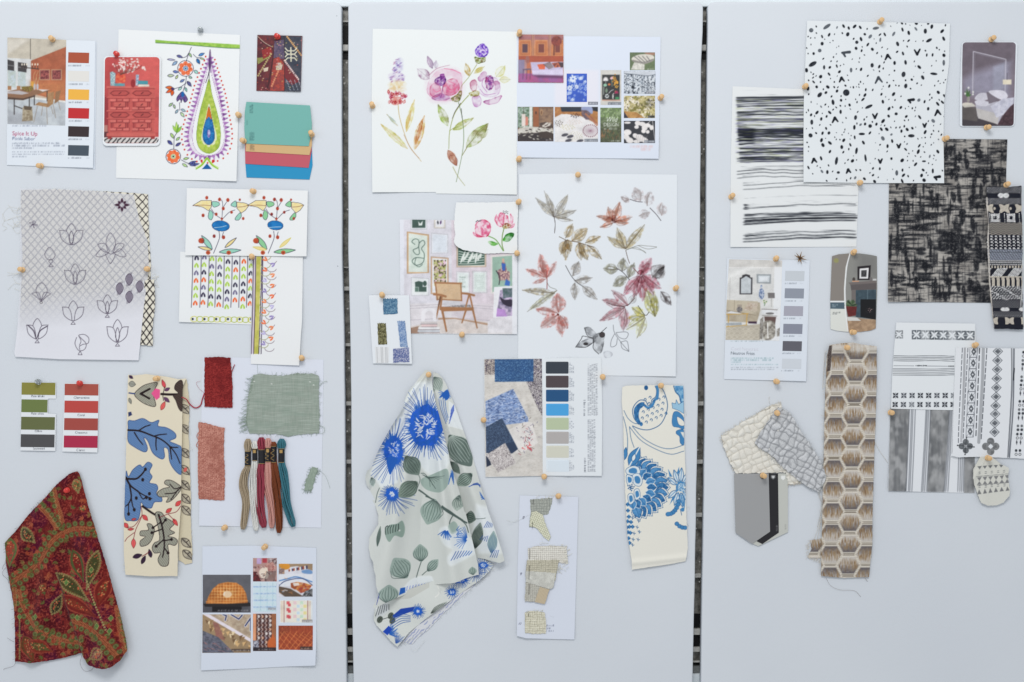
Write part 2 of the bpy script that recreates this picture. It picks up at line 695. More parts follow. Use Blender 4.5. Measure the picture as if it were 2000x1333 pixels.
 # the setting: stone wall, rails, display boards
def stone_wall():
 m,nt,b=new_mat('dark_granite')
 N,K=nt.nodes,nt.links
 tc=N.new('ShaderNodeTexCoord')
 n1=N.new('ShaderNodeTexNoise')
 n1 .inputs['Scale'].default_value=55
 n1 .inputs['Detail'].default_value=6
 n1 .inputs['Roughness'].default_value=0.7
 K.new(tc.outputs['Object'],n1 .inputs['Vector'])
 v=N.new('ShaderNodeTexVoronoi')
 v.inputs['Scale'].default_value=75
 K.new(tc.outputs['Object'],v.inputs['Vector'])
 r1=N.new('ShaderNodeValToRGB')
 r1 .color_ramp.elements[0].position=0.35
 r1 .color_ramp.elements[1].position=0.72
 r1 .color_ramp.elements[0].color=(0.06,0.06,0.055,1)
 r1 .color_ramp.elements[1].color=(0.42,0.41,0.37,1)
 K.new(n1 .outputs['Fac'],r1 .inputs[0])
 r2=N.new('ShaderNodeValToRGB')
 r2 .color_ramp.elements[0].position=0.10
 r2 .color_ramp.elements[1].position=0.17
 r2 .color_ramp.elements[0].color=(1,1,1,1)
 r2 .color_ramp.elements[1].color=(0,0,0,1)
 K.new(v.outputs['Distance'],r2 .inputs[0])
 mx=N.new('ShaderNodeMix')
 mx.data_type='RGBA'
 K.new(r2 .outputs[0],mx.inputs[0])
 K.new(r1 .outputs[0],mx.inputs[6])
 mx.inputs[7].default_value=(0.75,0.75,0.72,1)
 K.new(mx.outputs[2],b.inputs['Base Color'])
 b.inputs['Roughness'].default_value=0.25
 o=box('stone_wall',-2.6,2.6,0.036,0.2,-1.5,1.5,m)
 tag(o,'dark speckled granite wall glimpsed through the two gaps between the boards','stone wall')
 return o
stone_wall()
bar_m=solid('brushed_steel',(196,196,192),0.5,0.5,0.1,200)
dark_m=solid('black_recess',(14,15,18),0.6,0.3)
white_m=solid('white_rail',(226,234,238),0.6,0.3,0.03,30)
for(py,hh,lab)in((35,3,'thin steel bar behind the gaps, topmost of the bars crossing them'),(87,12,'wide steel bar behind the gaps, level with the top of the kilim picture'),(521,2,'thin bright steel bar behind the gaps, level with the lace grid cloth pins'),(563,8,'grey steel bar behind the gaps, level with the cane chair picture'),(674,6,'grey steel bar behind the gaps, just above the top of the embroidered strips'),(790,8,'grey steel bar behind the gaps, level with the colour cards of green and coral'),(905,8,'grey steel bar behind the gaps, level with the feet of the wool skeins'),(1010,8,'grey steel bar behind the gaps, level with the lower end of the blue strip'),(1130,8,'grey steel bar behind the gaps, level with the rattan lamp picture'),(1241,12,'wide steel bar behind the gaps, upper of the low pair near the floor'),(1276,9,'steel bar behind the gaps, lower of the low pair near the floor'),(1300,3,'thin steel bar behind the gaps, lowest of the bars crossing them')):
 o=box('steel_bar',-2.5,2.5,0.026,0.034,W3(0,py+hh/2)[2],W3(0,py-hh/2)[2],bar_m,bev=0.0008)
 tag(o,lab,'rail','steel bars crossing behind the boards')
for(p0,p1,lab)in((41,80,'black panel in the gaps just below the topmost thin bar'),(94,108,'narrow black panel in the gaps under the wide upper bar'),(1207,1234,'black panel in the gaps above the low wide bar'),(1248,1271,'black panel in the gaps between the low pair of bars'),(1303,1308,'thin black panel in the gaps under the lowest bar')):
 o=box('black_panel',-2.5,2.5,0.0345,0.06,W3(0,p1)[2],W3(0,p0)[2],dark_m)
 tag(o,lab,'panel','black panels behind the boards')
o=box('white_rail',-2.6,2.6,0.023,0.034,W3(0,7)[2],W3(0,-180)[2],white_m,bev=0.002)
tag(o,'white rail running behind the top edges of the boards','rail')
o=box('grey_skirting',-2.6,2.6,0.027,0.034,W3(0,1322)[2],W3(0,1309)[2],solid('grey_skirting',(120,124,124),0.6))
tag(o,'low grey skirting strip at the foot of the gaps','skirting')
o=box('white_plinth',-2.6,2.6,0.0235,0.034,W3(0,1700)[2],W3(0,1323)[2],white_m,bev=0.002)
tag(o,'white plinth just showing at the very foot of the gaps','plinth')
def board_mat():
 m,nt,b=new_mat('white_board_cloth')
 N,K=nt.nodes,nt.links
 tc=N.new('ShaderNodeTexCoord')
 n1=N.new('ShaderNodeTexNoise')
 n1 .inputs['Scale'].default_value=3.0
 n1 .inputs['Detail'].default_value=3
 K.new(tc.outputs['Object'],n1 .inputs['Vector'])
 n2=N.new('ShaderNodeTexNoise')
 n2 .inputs['Scale'].default_value=420
 K.new(tc.outputs['Object'],n2 .inputs['Vector'])
 rp=N.new('ShaderNodeValToRGB')
 rp.color_ramp.elements[0].position=0.3
 rp.color_ramp.elements[1].position=0.7
 rp.color_ramp.elements[0].color=(0.66,0.70,0.75,1)
 rp.color_ramp.elements[1].color=(0.685,0.725,0.77,1)
 K.new(n1 .outputs['Fac'],rp.inputs[0])
 v=N.new('ShaderNodeTexVoronoi')
 v.inputs['Scale'].default_value=9.0
 K.new(tc.outputs['Object'],v.inputs['Vector'])
 r2=N.new('ShaderNodeValToRGB')
 r2 .color_ramp.elements[0].position=0.006
 r2 .color_ramp.elements[1].position=0.014
 r2 .color_ramp.elements[0].color=(0.35,0.36,0.38,1)
 r2 .color_ramp.elements[1].color=(1,1,1,1)
 K.new(v.outputs['Distance'],r2 .inputs[0])
 mx=N.new('ShaderNodeMix')
 mx.data_type='RGBA'
 mx.blend_type='MULTIPLY'
 mx.inputs[0].default_value=0.8
 K.new(rp.outputs[0],mx.inputs[6])
 K.new(r2 .outputs[0],mx.inputs[7])
 K.new(mx.outputs[2],b.inputs['Base Color'])
 b.inputs['Roughness'].default_value=0.75
 b.inputs['Specular IOR Level'].default_value=0.25
 n3=N.new('ShaderNodeTexNoise')
 n3 .inputs['Scale'].default_value=7
 n3 .inputs['Detail'].default_value=5
 K.new(tc.outputs['Object'],n3 .inputs['Vector'])
 ad=N.new('ShaderNodeMath')
 ad.operation='MULTIPLY_ADD'
 ad.inputs[1].default_value=0.10
 K.new(n2 .outputs['Fac'],ad.inputs[0])
 K.new(n3 .outputs['Fac'],ad.inputs[2])
 bp=N.new('ShaderNodeBump')
 bp.inputs['Strength'].default_value=0.30
 bp.inputs['Distance'].default_value=0.006
 K.new(ad.outputs[0],bp.inputs['Height'])
 K.new(bp.outputs['Normal'],b.inputs['Normal'])
 return m
BM=board_mat()
def display_board(left,right,label):
 """left/right: edge polylines (px at y), face at height 0, 22 mm thick, edges rounded"""
 L_,R_=np.array(left,float),np.array(right,float)
 ys=sorted(set(list(np.linspace(4,1700,60))+[6,9,13,18]))
 V,F=[],[]
 ncol=14
 r_=12.0
 for y in ys:
  xl=np.interp(y,L_[:,1],L_[:,0])+0.7*(vn(y/60.0,3,1)-.5)
  xr=np.interp(y,R_[:,1],R_[:,0])+0.7*(vn(y/60.0,9,2)-.5)
  k=max(0.0,r_-(y-4))
  ins=r_-math.sqrt(max(0,r_*r_-k*k))
  xl+=ins
  xr-=ins
  prof=[(xl+3,22),(xl,20),(xl,3.0),(xl+0.5,1.2),(xl+1.6,0.2),(xl+3.5,0.0)]
  prof+=[(xl+3.5+(xr-xl-7)*j/ncol,0.0)for j in range(1,ncol)]
  prof+=[(xr-3.5,0.0),(xr-1.6,0.2),(xr-0.5,1.2),(xr,3.0),(xr,20),(xr-3,22)]
  tb=max(0.0,3.0-(y-4))**2*0.15
  V.append([W3(x,y,-(d+tb))for x,d in prof])
 n=len(V[0])
 vs=[p for row in V for p in row]
 for j in range(len(ys)-1):
  for i in range(n-1):
   F.append(((j+1)*n+i,(j+1)*n+i+1,j*n+i+1,j*n+i))
  F.append(((j+1)*n+n-1,(j+1)*n,j*n,j*n+n-1))
 F.append(list(range(n)))
 o=mesh_obj('display_board',vs,F,BM)
 tag(o,label,'display board','white display boards standing side by side')
 return o
display_board([(-1100,0),(-1100,1700)],[(667,0),(668,500),(672,650),(675,1100),(677,1333),(678,1700)],'white board on the left, carrying the red paisley cloth and wool skeins')
display_board([(680,0),(680,500),(685,700),(688,1200),(690,1333),(692,1700)],[(1374,0),(1373,60),(1370,120),(1367,500),(1363,800),(1357,1150),(1353,1333),(1350,1700)],'white board in the middle, carrying the watercolour flowers and blue floral cloth')
display_board([(1383,0),(1381,200),(1379,500),(1376,900),(1371,1200),(1369,1333),(1366,1700)],[(3100,0),(3100,1700)],'white board on the right, carrying the black and grey patterns')
# LEFT BOARD
RECT=lambda x0,y0,x1,y1:[(x0,y0),(x1,y0),(x1,y1),(x0,y1)]
def chip(parent_sheet,parent,quad,col,name='colour_chip',label=None,step=2.5):
 c=Sheet(quad,col,0.22,step,over=parent_sheet)
 return c.build(name,CARD(),parent,0.1,label)
def rounded(x0,y0,x1,y1,r,skew=0):
 out=[]
 for cx,cy,a0 in((x1-r,y0+r,-90),(x1-r,y1-r,0),(x0+r,y1-r,90),(x0+r,y0+r,180)):
  for k in range(6):
   a=math.radians(a0+18*k)
   out.append((cx+r*math.cos(a)+skew*((y1-cy)/(y1-y0)),cy+r*math.sin(a)))
 return out
 # magazine page with dining room
pg2=Sheet([(30,77),(189,83),(186,331),(30,324)],(214,222,232),0.8,3,wav=0.1)
pg=Sheet([(15,74),(187,81),(183,329),(14,323)],(226,233,241),1.8,1.25,wav=0.2,lifts=[(186,330,2.0,60)])
pg.zoom(0,40,3.92)
pg.T('Spice It Up',96,882,46,(166,62,96),xs=0.95,rot=1.2)
pg.T('Ponle Sabor',96,918,37,(98,108,140),xs=0.97,rot=1.2)
for i,(y,w)in enumerate(((948,365),(966,400),(984,165),(1012,402),(1030,395),(1048,110))):
 pg.MT(98,y,w,12 if i<3 else 8,(96,104,124),0.75,20+i)
for i,y in enumerate((352,494,634,776,916,1060)):
 pg.MT(528,y,105,9,(60,66,80),0.9,40+i)
 pg.MT(660,y,28,7,(110,116,126),0.6,50+i)
pg.MT(98,812,260,7,(80,88,110),0.8,70)
po=pg.build('magazine_page',PAGE(),label='magazine page headed Spice It Up with an orange dining room picture',cat='magazine page')
pb=pg2 .build('back_page',PAGE(),po)
for y0,col in((247,(172,82,56)),(388,(226,224,219)),(529,(238,180,72)),(672,(192,42,46)),(812,(52,40,42)),(957,(68,80,92))):
 q=np.array([(526,y0),(686,y0+4),(683,y0+84),(524,y0+80)])/3.92+np.array([0,40])
 chip(pg,po,q,col)
q=np.array([(60,134),(510,152),(502,808),(60,796)])/3.92+np.array([0,40])
f=Sheet(q,(204,198,186),0.2,1.0,over=pg).zoom(0,40,3.92)
f.P([(60,134),(520,120),(520,210),(240,312),(60,300)],(200,192,176),tex=.15,ts=12)
f.P([(60,145),(230,150),(100,240),(60,260)],(216,210,198),soft=6)
f.P([(60,290),(245,300),(245,560),(60,560)],(212,214,214))
f.P([(240,312),(510,205),(510,630),(240,560)],(164,90,62),col2=(178,100,70),ts=8)
f.P([(240,470),(510,470),(510,625),(240,560)],(196,124,80),soft=12,tex=.3)
f.P([(240,470),(262,470),(262,520),(240,520)],(226,168,70),soft=3)
for x in(64,140):
 f.P([(x,380),(x+60,388),(x+60,520),(x,510)],(196,208,216),tex=.4,col2=(170,186,176))
f.P([(60,302),(112,316),(112,390),(60,382)],(62,60,62))
f.P([(140,322),(206,332),(206,402),(140,392)],(62,60,62))
f.L([(60,345),(112,352)],6,(130,130,132))
f.L([(140,360),(206,368)],6,(130,130,132))
f.P([(60,590),(510,622),(510,810),(60,800)],(196,202,206),col2=(180,186,192),ts=9)
f.P([(60,690),(180,720),(260,790),(60,800)],(168,172,178),soft=6)
f.P([(250,590),(505,618),(505,632),(250,604)],(226,226,222))
for x in(305,396):
 f.R(x,378,x+80,460,(188,150,120))
 f.R(x+6,384,x+74,454,(96,40,46),col2=(176,96,88),ts=1.6)
f.L([(236,145),(236,300)],3,(60,56,52))
f.L([(165,360),(300,376)],6,(48,40,38))
for x in(172,190,208,250,272,292):
 f.L([(x,372),(x,345)],5,(60,46,42))
 f.E(x,340,5,9,(250,240,220))
f.P([(60,546),(150,528),(400,540),(270,575),(180,604),(60,590)],(142,104,78))
f.P([(60,546),(150,540),(225,560),(170,572),(60,562)],(188,182,184))
f.P([(290,530),(380,534),(330,548)],(214,208,208))
f.P([(60,590),(180,600),(272,575),(272,586),(180,614),(60,606)],(84,60,48))
for a,b in(((112,606),(112,722)),((228,590),(228,660)),((266,580),(266,650)),((112,655),(172,678)),((364,548),(364,620))):
 f.L([a,b],7,(52,46,46))
f.P([(165,510),(250,505),(262,530),(230,550),(175,540)],(110,74,48),col2=(150,140,60),ts=2)
for x in(268,290):
 f.E(x,510,9,26,(190,186,190))
 f.L([(x,490),(x-8,430),(x+6,395)],3,(200,160,110))
 f.L([(x,490),(x+14,440)],3,(210,176,130))
for x in(62,132):
 f.R(x,505,x+28,535,(168,120,82))
f.P([(366,560),(418,548),(410,640),(372,668),(270,650),(300,628),(365,640)],(156,116,80),col2=(176,138,98),ts=3)
f.P([(430,548),(468,540),(452,620),(420,640)],(150,112,80))
for a,b in(((290,660),(262,780)),((360,668),(366,796)),((410,645),(430,750)),((330,660),(320,730)),((450,625),(465,690)),((395,665),(410,720))):
 f.L([a,b],3.5,(150,136,122))
f.P([(178,668),(250,672),(256,770),(172,776)],(182,170,146),col2=(140,124,100),ts=3)
f.P([(184,656),(250,664),(240,690),(190,686)],(90,76,62))
f.build('printed_photo',PAGE(),po,0.05)
# red chest of drawers card
cd=Sheet(rounded(202,111,313.5,286,8,2),(236,240,244),4.2,1.5,wav=0.2)
co=cd.build('colour_card',CARD(),thick=0.6,label='rounded card with a coral chest of drawers against a red wall',cat='card')
f=Sheet(rounded(204.5,113,311,281,7,2),(200,84,82),0.25,1.0,over=cd).zoom(0,40,3.92)
f.P([(790,280),(950,280),(850,600),(790,900)],(176,62,64),soft=60)
f.P([(1000,280),(1240,280),(1240,560)],(214,96,90),soft=70)
f.P([(790,590),(840,590),(836,905),(790,905)],(150,46,52))
f.P([(1190,590),(1240,590),(1240,905),(1190,905)],(186,76,74))
f.R(790,806,830,858,(176,120,110))
f.R(790,858,835,905,(90,40,46))
f.P([(790,900),(1240,896),(1240,945),(790,942)],(214,210,206))
for i in range(13):
 x=800+i*34
 f.L([(x,942),(x+10+6*(i%3),920),(x+30,908)],9,(40,36,40))
CH=(196,88,82)
D1,D2,D3=(150,50,50),(120,36,40),(214,112,104)
f.R(835,520,1190,900,CH)
for y0,y1 in((508,524),(590,598),(692,702),(752,758),(866,892)):
 f.R(822,y0,1196,y1,(206,100,92))
 f.R(830,y1,1190,y1+5,D1)
f.R(830,890,860,912,D1)
f.R(1160,890,1190,912,D1)
for yc in(562,728):
 for xc in(924,1094):
  f.P([(xc-78,yc),(xc-50,yc-20),(xc+48,yc-20),(xc+76,yc),(xc+48,yc+21),(xc-50,yc+21)],D2)
  f.P([(xc-70,yc),(xc-46,yc-15),(xc+45,yc-15),(xc+68,yc),(xc+45,yc+15),(xc-46,yc+15)],(186,78,74))
  f.L([(xc-8,yc+6),(xc+8,yc-6)],6,(90,26,30))
for y0 in(606,766):
 for x0 in(850,1018):
  f.R(x0,y0,x0+146,y0+84,(178,72,70))
  for(a,b,c,d)in((0,0,46,22),(100,0,146,22),(0,62,46,84),(100,62,146,84),(56,4,92,16),(56,70,92,82)):
   f.R(x0+a,y0+b,x0+c,y0+d,D3)
   f.L([(x0+a,y0+d),(x0+c,y0+d),(x0+c,y0+b)],4,D2,sm=False)
  f.R(x0+30,y0+26,x0+116,y0+60,(204,98,90))
  f.L([(x0+30,y0+61),(x0+117,y0+61),(x0+117,y0+26)],5,D2,sm=False)
  f.L([(x0+12,y0+24),(x0+12,y0+60)],4,D2)
  f.L([(x0+132,y0+24),(x0+132,y0+60)],4,D2)
  f.L([(x0+66,y0+50),(x0+80,y0+38)],6,(90,26,30))
f.P([(848,402),(868,396),(890,410),(886,506),(852,506)],(110,156,168),col2=(210,220,220),ts=1.5)
f.E(930,450,40,46,(206,62,50),col2=(236,120,80),ts=4)
f.P([(884,486),(960,486),(962,508),(880,508)],(84,164,178),tex=.3)
f.E(1024,488,18,32,(150,34,42))
f.P([(1046,420),(1070,420),(1064,505),(1044,505)],(206,214,222),col2=(120,140,170),ts=1.5)
f.P([(1062,466),(1138,468),(1138,496),(1060,494)],(64,146,160))
f.P([(1068,496),(1148,496),(1148,512),(1060,512)],(226,214,200))
f.P([(1190,745),(1215,745),(1222,800),(1220,862),(1185,862)],(206,92,88))
r=random.Random(3)
for(cx,cy,sx,sy,n)in((940,330,34,44,40),(1030,345,34,34,26),(985,380,70,22,22),(1105,375,26,12,8),(885,345,14,12,5)):
 for i in range(n):
  x,y=cx+r.gauss(0,sx*.6),cy+r.gauss(0,sy*.6)
  f.E(x,y,r.uniform(4,9),r.uniform(4,8),(238,222,216)if r.random()<.75 else(206,150,140))
for i in range(8):
 f.L([(930,420),(900+i*22,380),(880+i*30,330+(i%3)*20)],2.5,(90,50,44))
f.build('printed_photo',PAGE(),co,0.05)
# paisley drop drawing
dr=Sheet([(232,58),(469,69),(463,355),(227,348)],(234,237,238),1.0,1.1,wav=0.5,lifts=[(463,355,3.5,80)]).zoom(300,40,3.92)
GR,DK=(156,190,80),(38,34,60)
dr.P([(14,150),(120,160),(400,172),(664,188),(664,218),(560,214),(380,200),(200,184),(14,174)],(168,206,96),col2=(136,184,74),ts=5,sm=False)
dr.L([(20,174),(200,184),(380,200),(560,214),(664,217)],7,(70,110,70),a=.7)
def petalflower(sh,cx,cy,R,n,col,cen1,cen2,out=(40,34,60),rot=0.2):
 for i in range(n):
  a=rot+2*math.pi*i/n
  x,y=cx+R*.62*math.cos(a),cy+R*.62*math.sin(a)
  p=[(x+R*.3*math.cos(q),y+R*.3*math.sin(q))for q in np.linspace(0,2*math.pi,9)[:-1]]
  sh.P(p,col,sm=True,col2=tuple(min(255,c+40)for c in col),ts=2)
  for k in(1,-1):
   sh.L([(cx+R*1.0*math.cos(a+q*k),cy+R*1.0*math.sin(a+q*k))for q in(0.05,.25,.42)],3.2,out)
 sh.E(cx,cy,R*.30,R*.30,cen1)
 sh.E(cx,cy,R*.2,R*.2,(240,242,240))
 sh.E(cx,cy,R*.13,R*.13,cen2)
dr.L([(290,208),(268,262),(250,320)],3,DK)
dr.L([(252,430),(246,480),(226,545)],3,DK)
dr.L([(215,290),(250,280),(268,255)],3,DK)
dr.L([(305,262),(330,285),(370,290)],3,DK)
dr.L([(160,525),(210,510),(250,480)],3,DK)
petalflower(dr,246,370,60,7,(210,96,56),(40,108,160),(40,100,150))
petalflower(dr,152,1044,56,8,(226,98,50),(150,190,110),(30,50,40))
for(a,b,c,d,w,col)in((178,272,222,284,20,(70,74,130)),(106,300,165,306,13,(170,170,200)),(182,316,144,346,22,(130,160,190)),(272,252,292,284,16,(150,190,120)),(346,272,390,254,20,(70,130,190)),(332,296,354,336,24,(30,100,160)),(356,290,392,302,12,(170,200,120)),(150,392,190,400,20,(90,110,170)),(108,426,158,424,22,(176,190,160)),(170,450,188,420,16,(170,190,120)),(312,386,342,408,22,(150,206,190)),(270,434,296,444,16,(130,180,150)),(204,474,238,454,18,(90,110,160)),(258,468,290,508,24,(70,70,120)),(190,536,218,514,16,(150,200,180)),(242,516,256,548,16,(120,180,160)),(118,660,148,634,18,(150,180,130)),(154,646,166,678,15,(150,180,130)),(168,714,190,684,17,(140,170,180)),(212,682,246,700,18,(150,180,190)),(208,706,236,742,20,(170,200,150)),(132,866,156,906,20,(160,196,110)),(174,920,202,896,17,(160,200,120)),(108,922,146,954,24,(60,66,130)),(170,964,210,938,20,(70,70,130)),(230,1064,272,1056,17,(170,206,120)),(222,1100,262,1124,18,(170,206,130)),(268,1102,330,1080,20,(70,80,150)),(280,1112,352,1100,20,(70,84,150)),(300,1086,320,1120,14,(60,70,140))):
 dr.leaf(a,b,c,d,w,col,out=DK,ow=2.4,col2=tuple(min(255,q+30)for q in col),ts=2)
for(a,b,c,d,w,col)in((150,520,92,514,26,(222,110,50)),(150,530,96,556,24,(226,100,46)),(148,536,140,580,26,(220,96,40)),(160,532,134,522,20,(80,60,110))):
 dr.leaf(a,b,c,d,w,col,out=DK,ow=2.2)
dr.P([(220,548),(242,570),(262,608),(240,630),(222,606),(212,632),(204,606),(182,622),(178,596),(196,568)],(124,96,150),sm=True,col2=(80,60,120),ts=3,edge=DK)
dr.E(224,568,12,22,(30,100,170))
for(a,b,c,d,w,col)in((176,860,148,806,18,(170,214,90)),(178,862,176,780,20,(190,226,110)),(180,862,216,812,20,(150,200,70)),(177,866,192,800,12,(120,180,60))):
 dr.leaf(a,b,c,d,w,col,out=(90,130,60),ow=2)
dr.L([(176,868),(160,900),(156,984)],3,DK)
dr.L([(200,632),(202,690)],3,DK)
dr.L([(214,1070),(250,1090),(280,1100)],3,DK)
cx0,top=430,232
outer=[(433,232),(452,320),(486,470),(520,620),(545,760),(562,860),(556,950),(520,1020),(440,1050),(360,1048),(296,1010),(262,930),(262,850),(290,740),(330,600),(370,450),(415,310)]
op=cr(np.array(outer,float),8,True)
inn=[(430,300),(446,420),(478,540),(512,680),(540,830),(540,930),(500,1010),(430,1036),(350,1018),(306,950),(300,850),(324,720),(366,560),(404,420)]
dr.wash(outer,(176,110,180),0.35,col2=(226,200,230),edge=0.5,ts=6)
dr.P(inn,(238,240,240),sm=True,edge=(150,96,170),ew=0.5)
seg=np.cumsum(np.r_[0,np.hypot(*np.diff(op,axis=0).T)])
ctr=np.array([425,800.0])
for k,u in enumerate(np.arange(60,seg[-1]-60,34)):
 x,y=np.interp(u,seg,op[:,0]),np.interp(u,seg,op[:,1])
 x2,y2=np.interp(u+10,seg,op[:,0]),np.interp(u+10,seg,op[:,1])
 n=np.array([y2-y,-(x2-x)])
 n=n/(np.hypot(*n)+1e-6)
 sc=min(1.0,0.4+abs(y-232)/500)
 a,b=np.array([x,y]),np.array([x,y])+n*26*sc
 tt=np.array([-n[1],n[0]])
 pc=(122,74,140)if k%3 else(166,116,180)
 dr.P([a-n*12-tt*14,a-n*12+tt*14,b+tt*2,b-tt*4],pc,sm=False,col2=(190,140,200),ts=3)
 c=b+n*15*sc+tt*17
 dr.E(c[0],c[1],6.5,7,(206,54,44))
dr.L([(434,228),(430,300),(424,400),(400,480)],4,(60,36,80))
dr.P([(434,228),(444,330),(434,400),(420,340)],(80,50,100),soft=4)
g1=[(426,450),(446,560),(480,680),(508,800),(514,900),(498,980),(430,1022),(360,990),(332,920),(334,830),(356,700),(394,560)]
dr.P(g1,(186,204,96),sm=True,col2=(152,180,70),ts=5,edge=(130,160,60))
dr.L([(426,400),(426,470)],4,(50,60,50))
dr.P([(426,640),(452,760),(484,880),(476,940),(424,972),(372,930),(372,860),(400,740)],(222,226,190),sm=True)
for k in range(10):
 a=k/10*math.pi*2
 dr.E(425+74*math.cos(a),880+100*math.sin(a)*(0.9),13,13,(160,196,60),col2=(206,218,120),ts=3)
dr.P([(424,662),(440,720),(466,850),(464,920),(424,956),(384,920),(382,840),(408,740)],(30,96,160),sm=True,col2=(50,130,190),ts=3,edge=(20,60,120))
dr.P([(424,662),(440,710),(444,760),(424,740),(404,760),(410,710)],(206,110,40),sm=True)
dr.E(424,870,12,32,(200,196,226),col2=(120,100,170),ts=3)
for sg in(1,-1):
 dr.L([(412+4*sg,1060),(412+40*sg,1110),(412+84*sg,1140)],16,(146,196,56),w2=9)
 dr.L([(412+12*sg,1062),(412+44*sg,1104),(412+88*sg,1130)],4,(190,224,110))
dr.P([(412,1098),(450,1142),(372,1142)],(30,96,160))
dr.E(370,1078,9,11,(206,50,44))
dr.E(460,1080,12,12,(206,50,44))
dr.build('paisley_drawing',PAPER(),thick=0.45,label='watercolour of a tall green and purple paisley drop beside folk flowers',cat='drawing')
# kilim photograph
k=Sheet([(503,69),(591,71),(588,180),(501,178)],(96,48,48),1.6,1.0,wav=0.3,lifts=[(590,180,1.5,40)]).zoom(300,40,3.92)
k.P([(790,116),(990,120),(1000,550),(785,545)],(112,46,50),col2=(84,34,44),ts=6)
k.P([(975,120),(1142,126),(1140,552),(1000,550),(1004,300)],(50,58,74),col2=(70,72,84),ts=6)
k.P([(925,160),(1000,150),(1002,300),(920,290)],(112,96,116),col2=(80,70,100),ts=4)
k.P([(920,300),(960,280),(1002,340),(1004,540),(890,545)],(176,70,56),col2=(140,60,60),ts=4)
k.P([(1005,330),(1120,470),(1060,500),(1005,440)],(120,40,48))
k.P([(790,290),(890,280),(800,340)],(140,140,76))
k.P([(830,230),(900,200),(908,260),(840,300)],(150,44,44))
k.L([(790,126),(850,180),(915,220),(905,350),(870,548)],7,(60,26,30))
k.L([(795,122),(850,172),(912,208)],4,(216,196,176))
k.L([(1000,120),(1004,300),(1004,550)],4,(40,20,26))
for a,b,n,c in(((1024,128),(1140,280),13,(220,170,110)),((1004,310),(1118,464),13,(236,206,200)),((900,260),(792,440),12,(190,180,120)),((960,380),(900,520),9,(222,150,110))):
 for i in range(n):
  x,y=a[0]+(b[0]-a[0])*i/n,a[1]+(b[1]-a[1])*i/n
  k.R(x-7,y-3,x+7,y+4,c)
  k.R(x-2,y-8,x+3,y+8,c)
k.L([(1052,212),(1054,316)],9,(226,222,196),sm=False)
for sg in(1,-1):
 for(yy,u0)in((236,-22),(262,-20),(262,20),(290,20)):
  k.L([(1053,yy),(1053+26*sg,yy),(1053+44*sg,yy+u0)],8,(226,222,196),sm=False)
k.P([(936,350),(990,340),(980,380),(940,384)],(206,190,170))
k.E(960,335,20,8,(210,190,180))
k.P([(840,370),(880,360),(876,390),(846,396)],(214,200,176))
r=random.Random(8)
for i in range(70):
 x,y=r.uniform(795,1135),r.uniform(130,545)
 c=r.choice([(216,196,160),(190,80,60),(70,60,84),(190,170,90),(226,150,150),(60,26,34)])
 k.P([(x,y-5),(x+7,y),(x,y+6),(x-6,y)],c,a=.75)
for i in range(16):
 k.L([(1016+i*8,460+(i%4)*22),(1030+i*7,476+(i%4)*20)],5,(176,180,190),a=.8)
k.noise(lambda X,Y:(fbm(X/1.2,Y/1.2,2,4)-.5)*1.5,(30,14,20),.45)
k.L([(1136,130),(1134,548)],5,(206,130,120),a=.7)
k.build('kilim_photo',CARD(),thick=0.3,label='small photo of folded patterned kilim rugs in red and navy',cat='photo')
# four fanned paint cards
PC='paint cards fanned one over another'
for(pts,col,hgt,lab,txt)in(([(708,960),(1212,970),(1218,1110),(1194,1220),(712,1204),(704,1100)],(34,142,190),1.2,'blue paint card, lowest of the fanned cards',0),([(704,940),(1210,940),(1212,1000),(1188,1131),(704,1100),(702,1000)],(190,88,102),2.2,'rose red paint card between the tan and blue ones',0),([(708,900),(1214,880),(1214,960),(1195,1034),(708,1006)],(206,172,124),3.2,'tan paint card tucked under the teal one',1),([(714,628),(1200,656),(1214,790),(1212,860),(1190,967),(706,946),(698,830),(702,700)],(114,176,168),4.3,'teal green paint card lying on top of the fan',2)):
 c=Sheet(pts,col,hgt,1.5,wav=0.25,z=(300,40,3.92))
 if txt==2:
  for i in range(2):
   c.MT(742+i*14,712,64,9,(40,80,84),.85,i,True)
  for i in range(4):
   c.MT(740+i*9,922,62,6,(40,80,84),.7,10+i,True)
  c.MT(718,806,40,5,(50,100,100),.6,3,True)
 if txt==1:
  for i in range(4):
   c.MT(742+i*9,998,44,6,(70,60,50),.7,20+i,True)
 c.build('paint_card',CARD(),thick=0.5,label=lab,cat='paint card',group=PC)
 # lattice cloth, its folded edge, and the tracing paper over it
CREAM=(226,222,206)
def lattice(sh,dx,dy,w,col,seed=0):
 def fn(X,Y):
  wob=(fbm(X/14,Y/14,2,seed)-.5)*2.4
  u=((X-300)/dx+(Y-370)/dy)+wob/dx
  v=((X-300)/dx-(Y-370)/dy)+wob/dx
  du=np.abs((u+.5)%1-.5)*dx*.7
  dv=np.abs((v+.5)%1-.5)*dx*.7
  m=np.clip((w+.6-np.minimum(du,dv))/1.0,0,1)
  brk=fbm(X/3,Y/3,2,seed+3)
  knot=np.clip((w*2.4-np.hypot(du,dv)),0,1)
  return np.maximum(m*(0.55+.6*brk),knot)
 sh.noise(fn,col)
lc=Sheet([(42,372),(110,370),(250,377),(289,380),(291,450),(295,520),(292,600),(299,676),(275,674),(200,668),(38,660),(40,600),(45,500),(41,430)],CREAM,1.4,1.1,wav=1.0,jag=.7,seed=3)
lattice(lc,14.5,16.5,0.75,(34,28,34),2)
lco=lc.build('lattice_cloth',CLOTH(),thick=0.7,label='cream cloth printed with a dark diamond lattice, under the tracing paper',cat='fabric')
lf=Sheet([(284,548),(302,546),(304,590),(299,640),(299,676),(276,674),(280,610)],CREAM,3.4,1.1,wav=.8,jag=.6)
lattice(lf,13,17,0.9,(30,24,30),9)
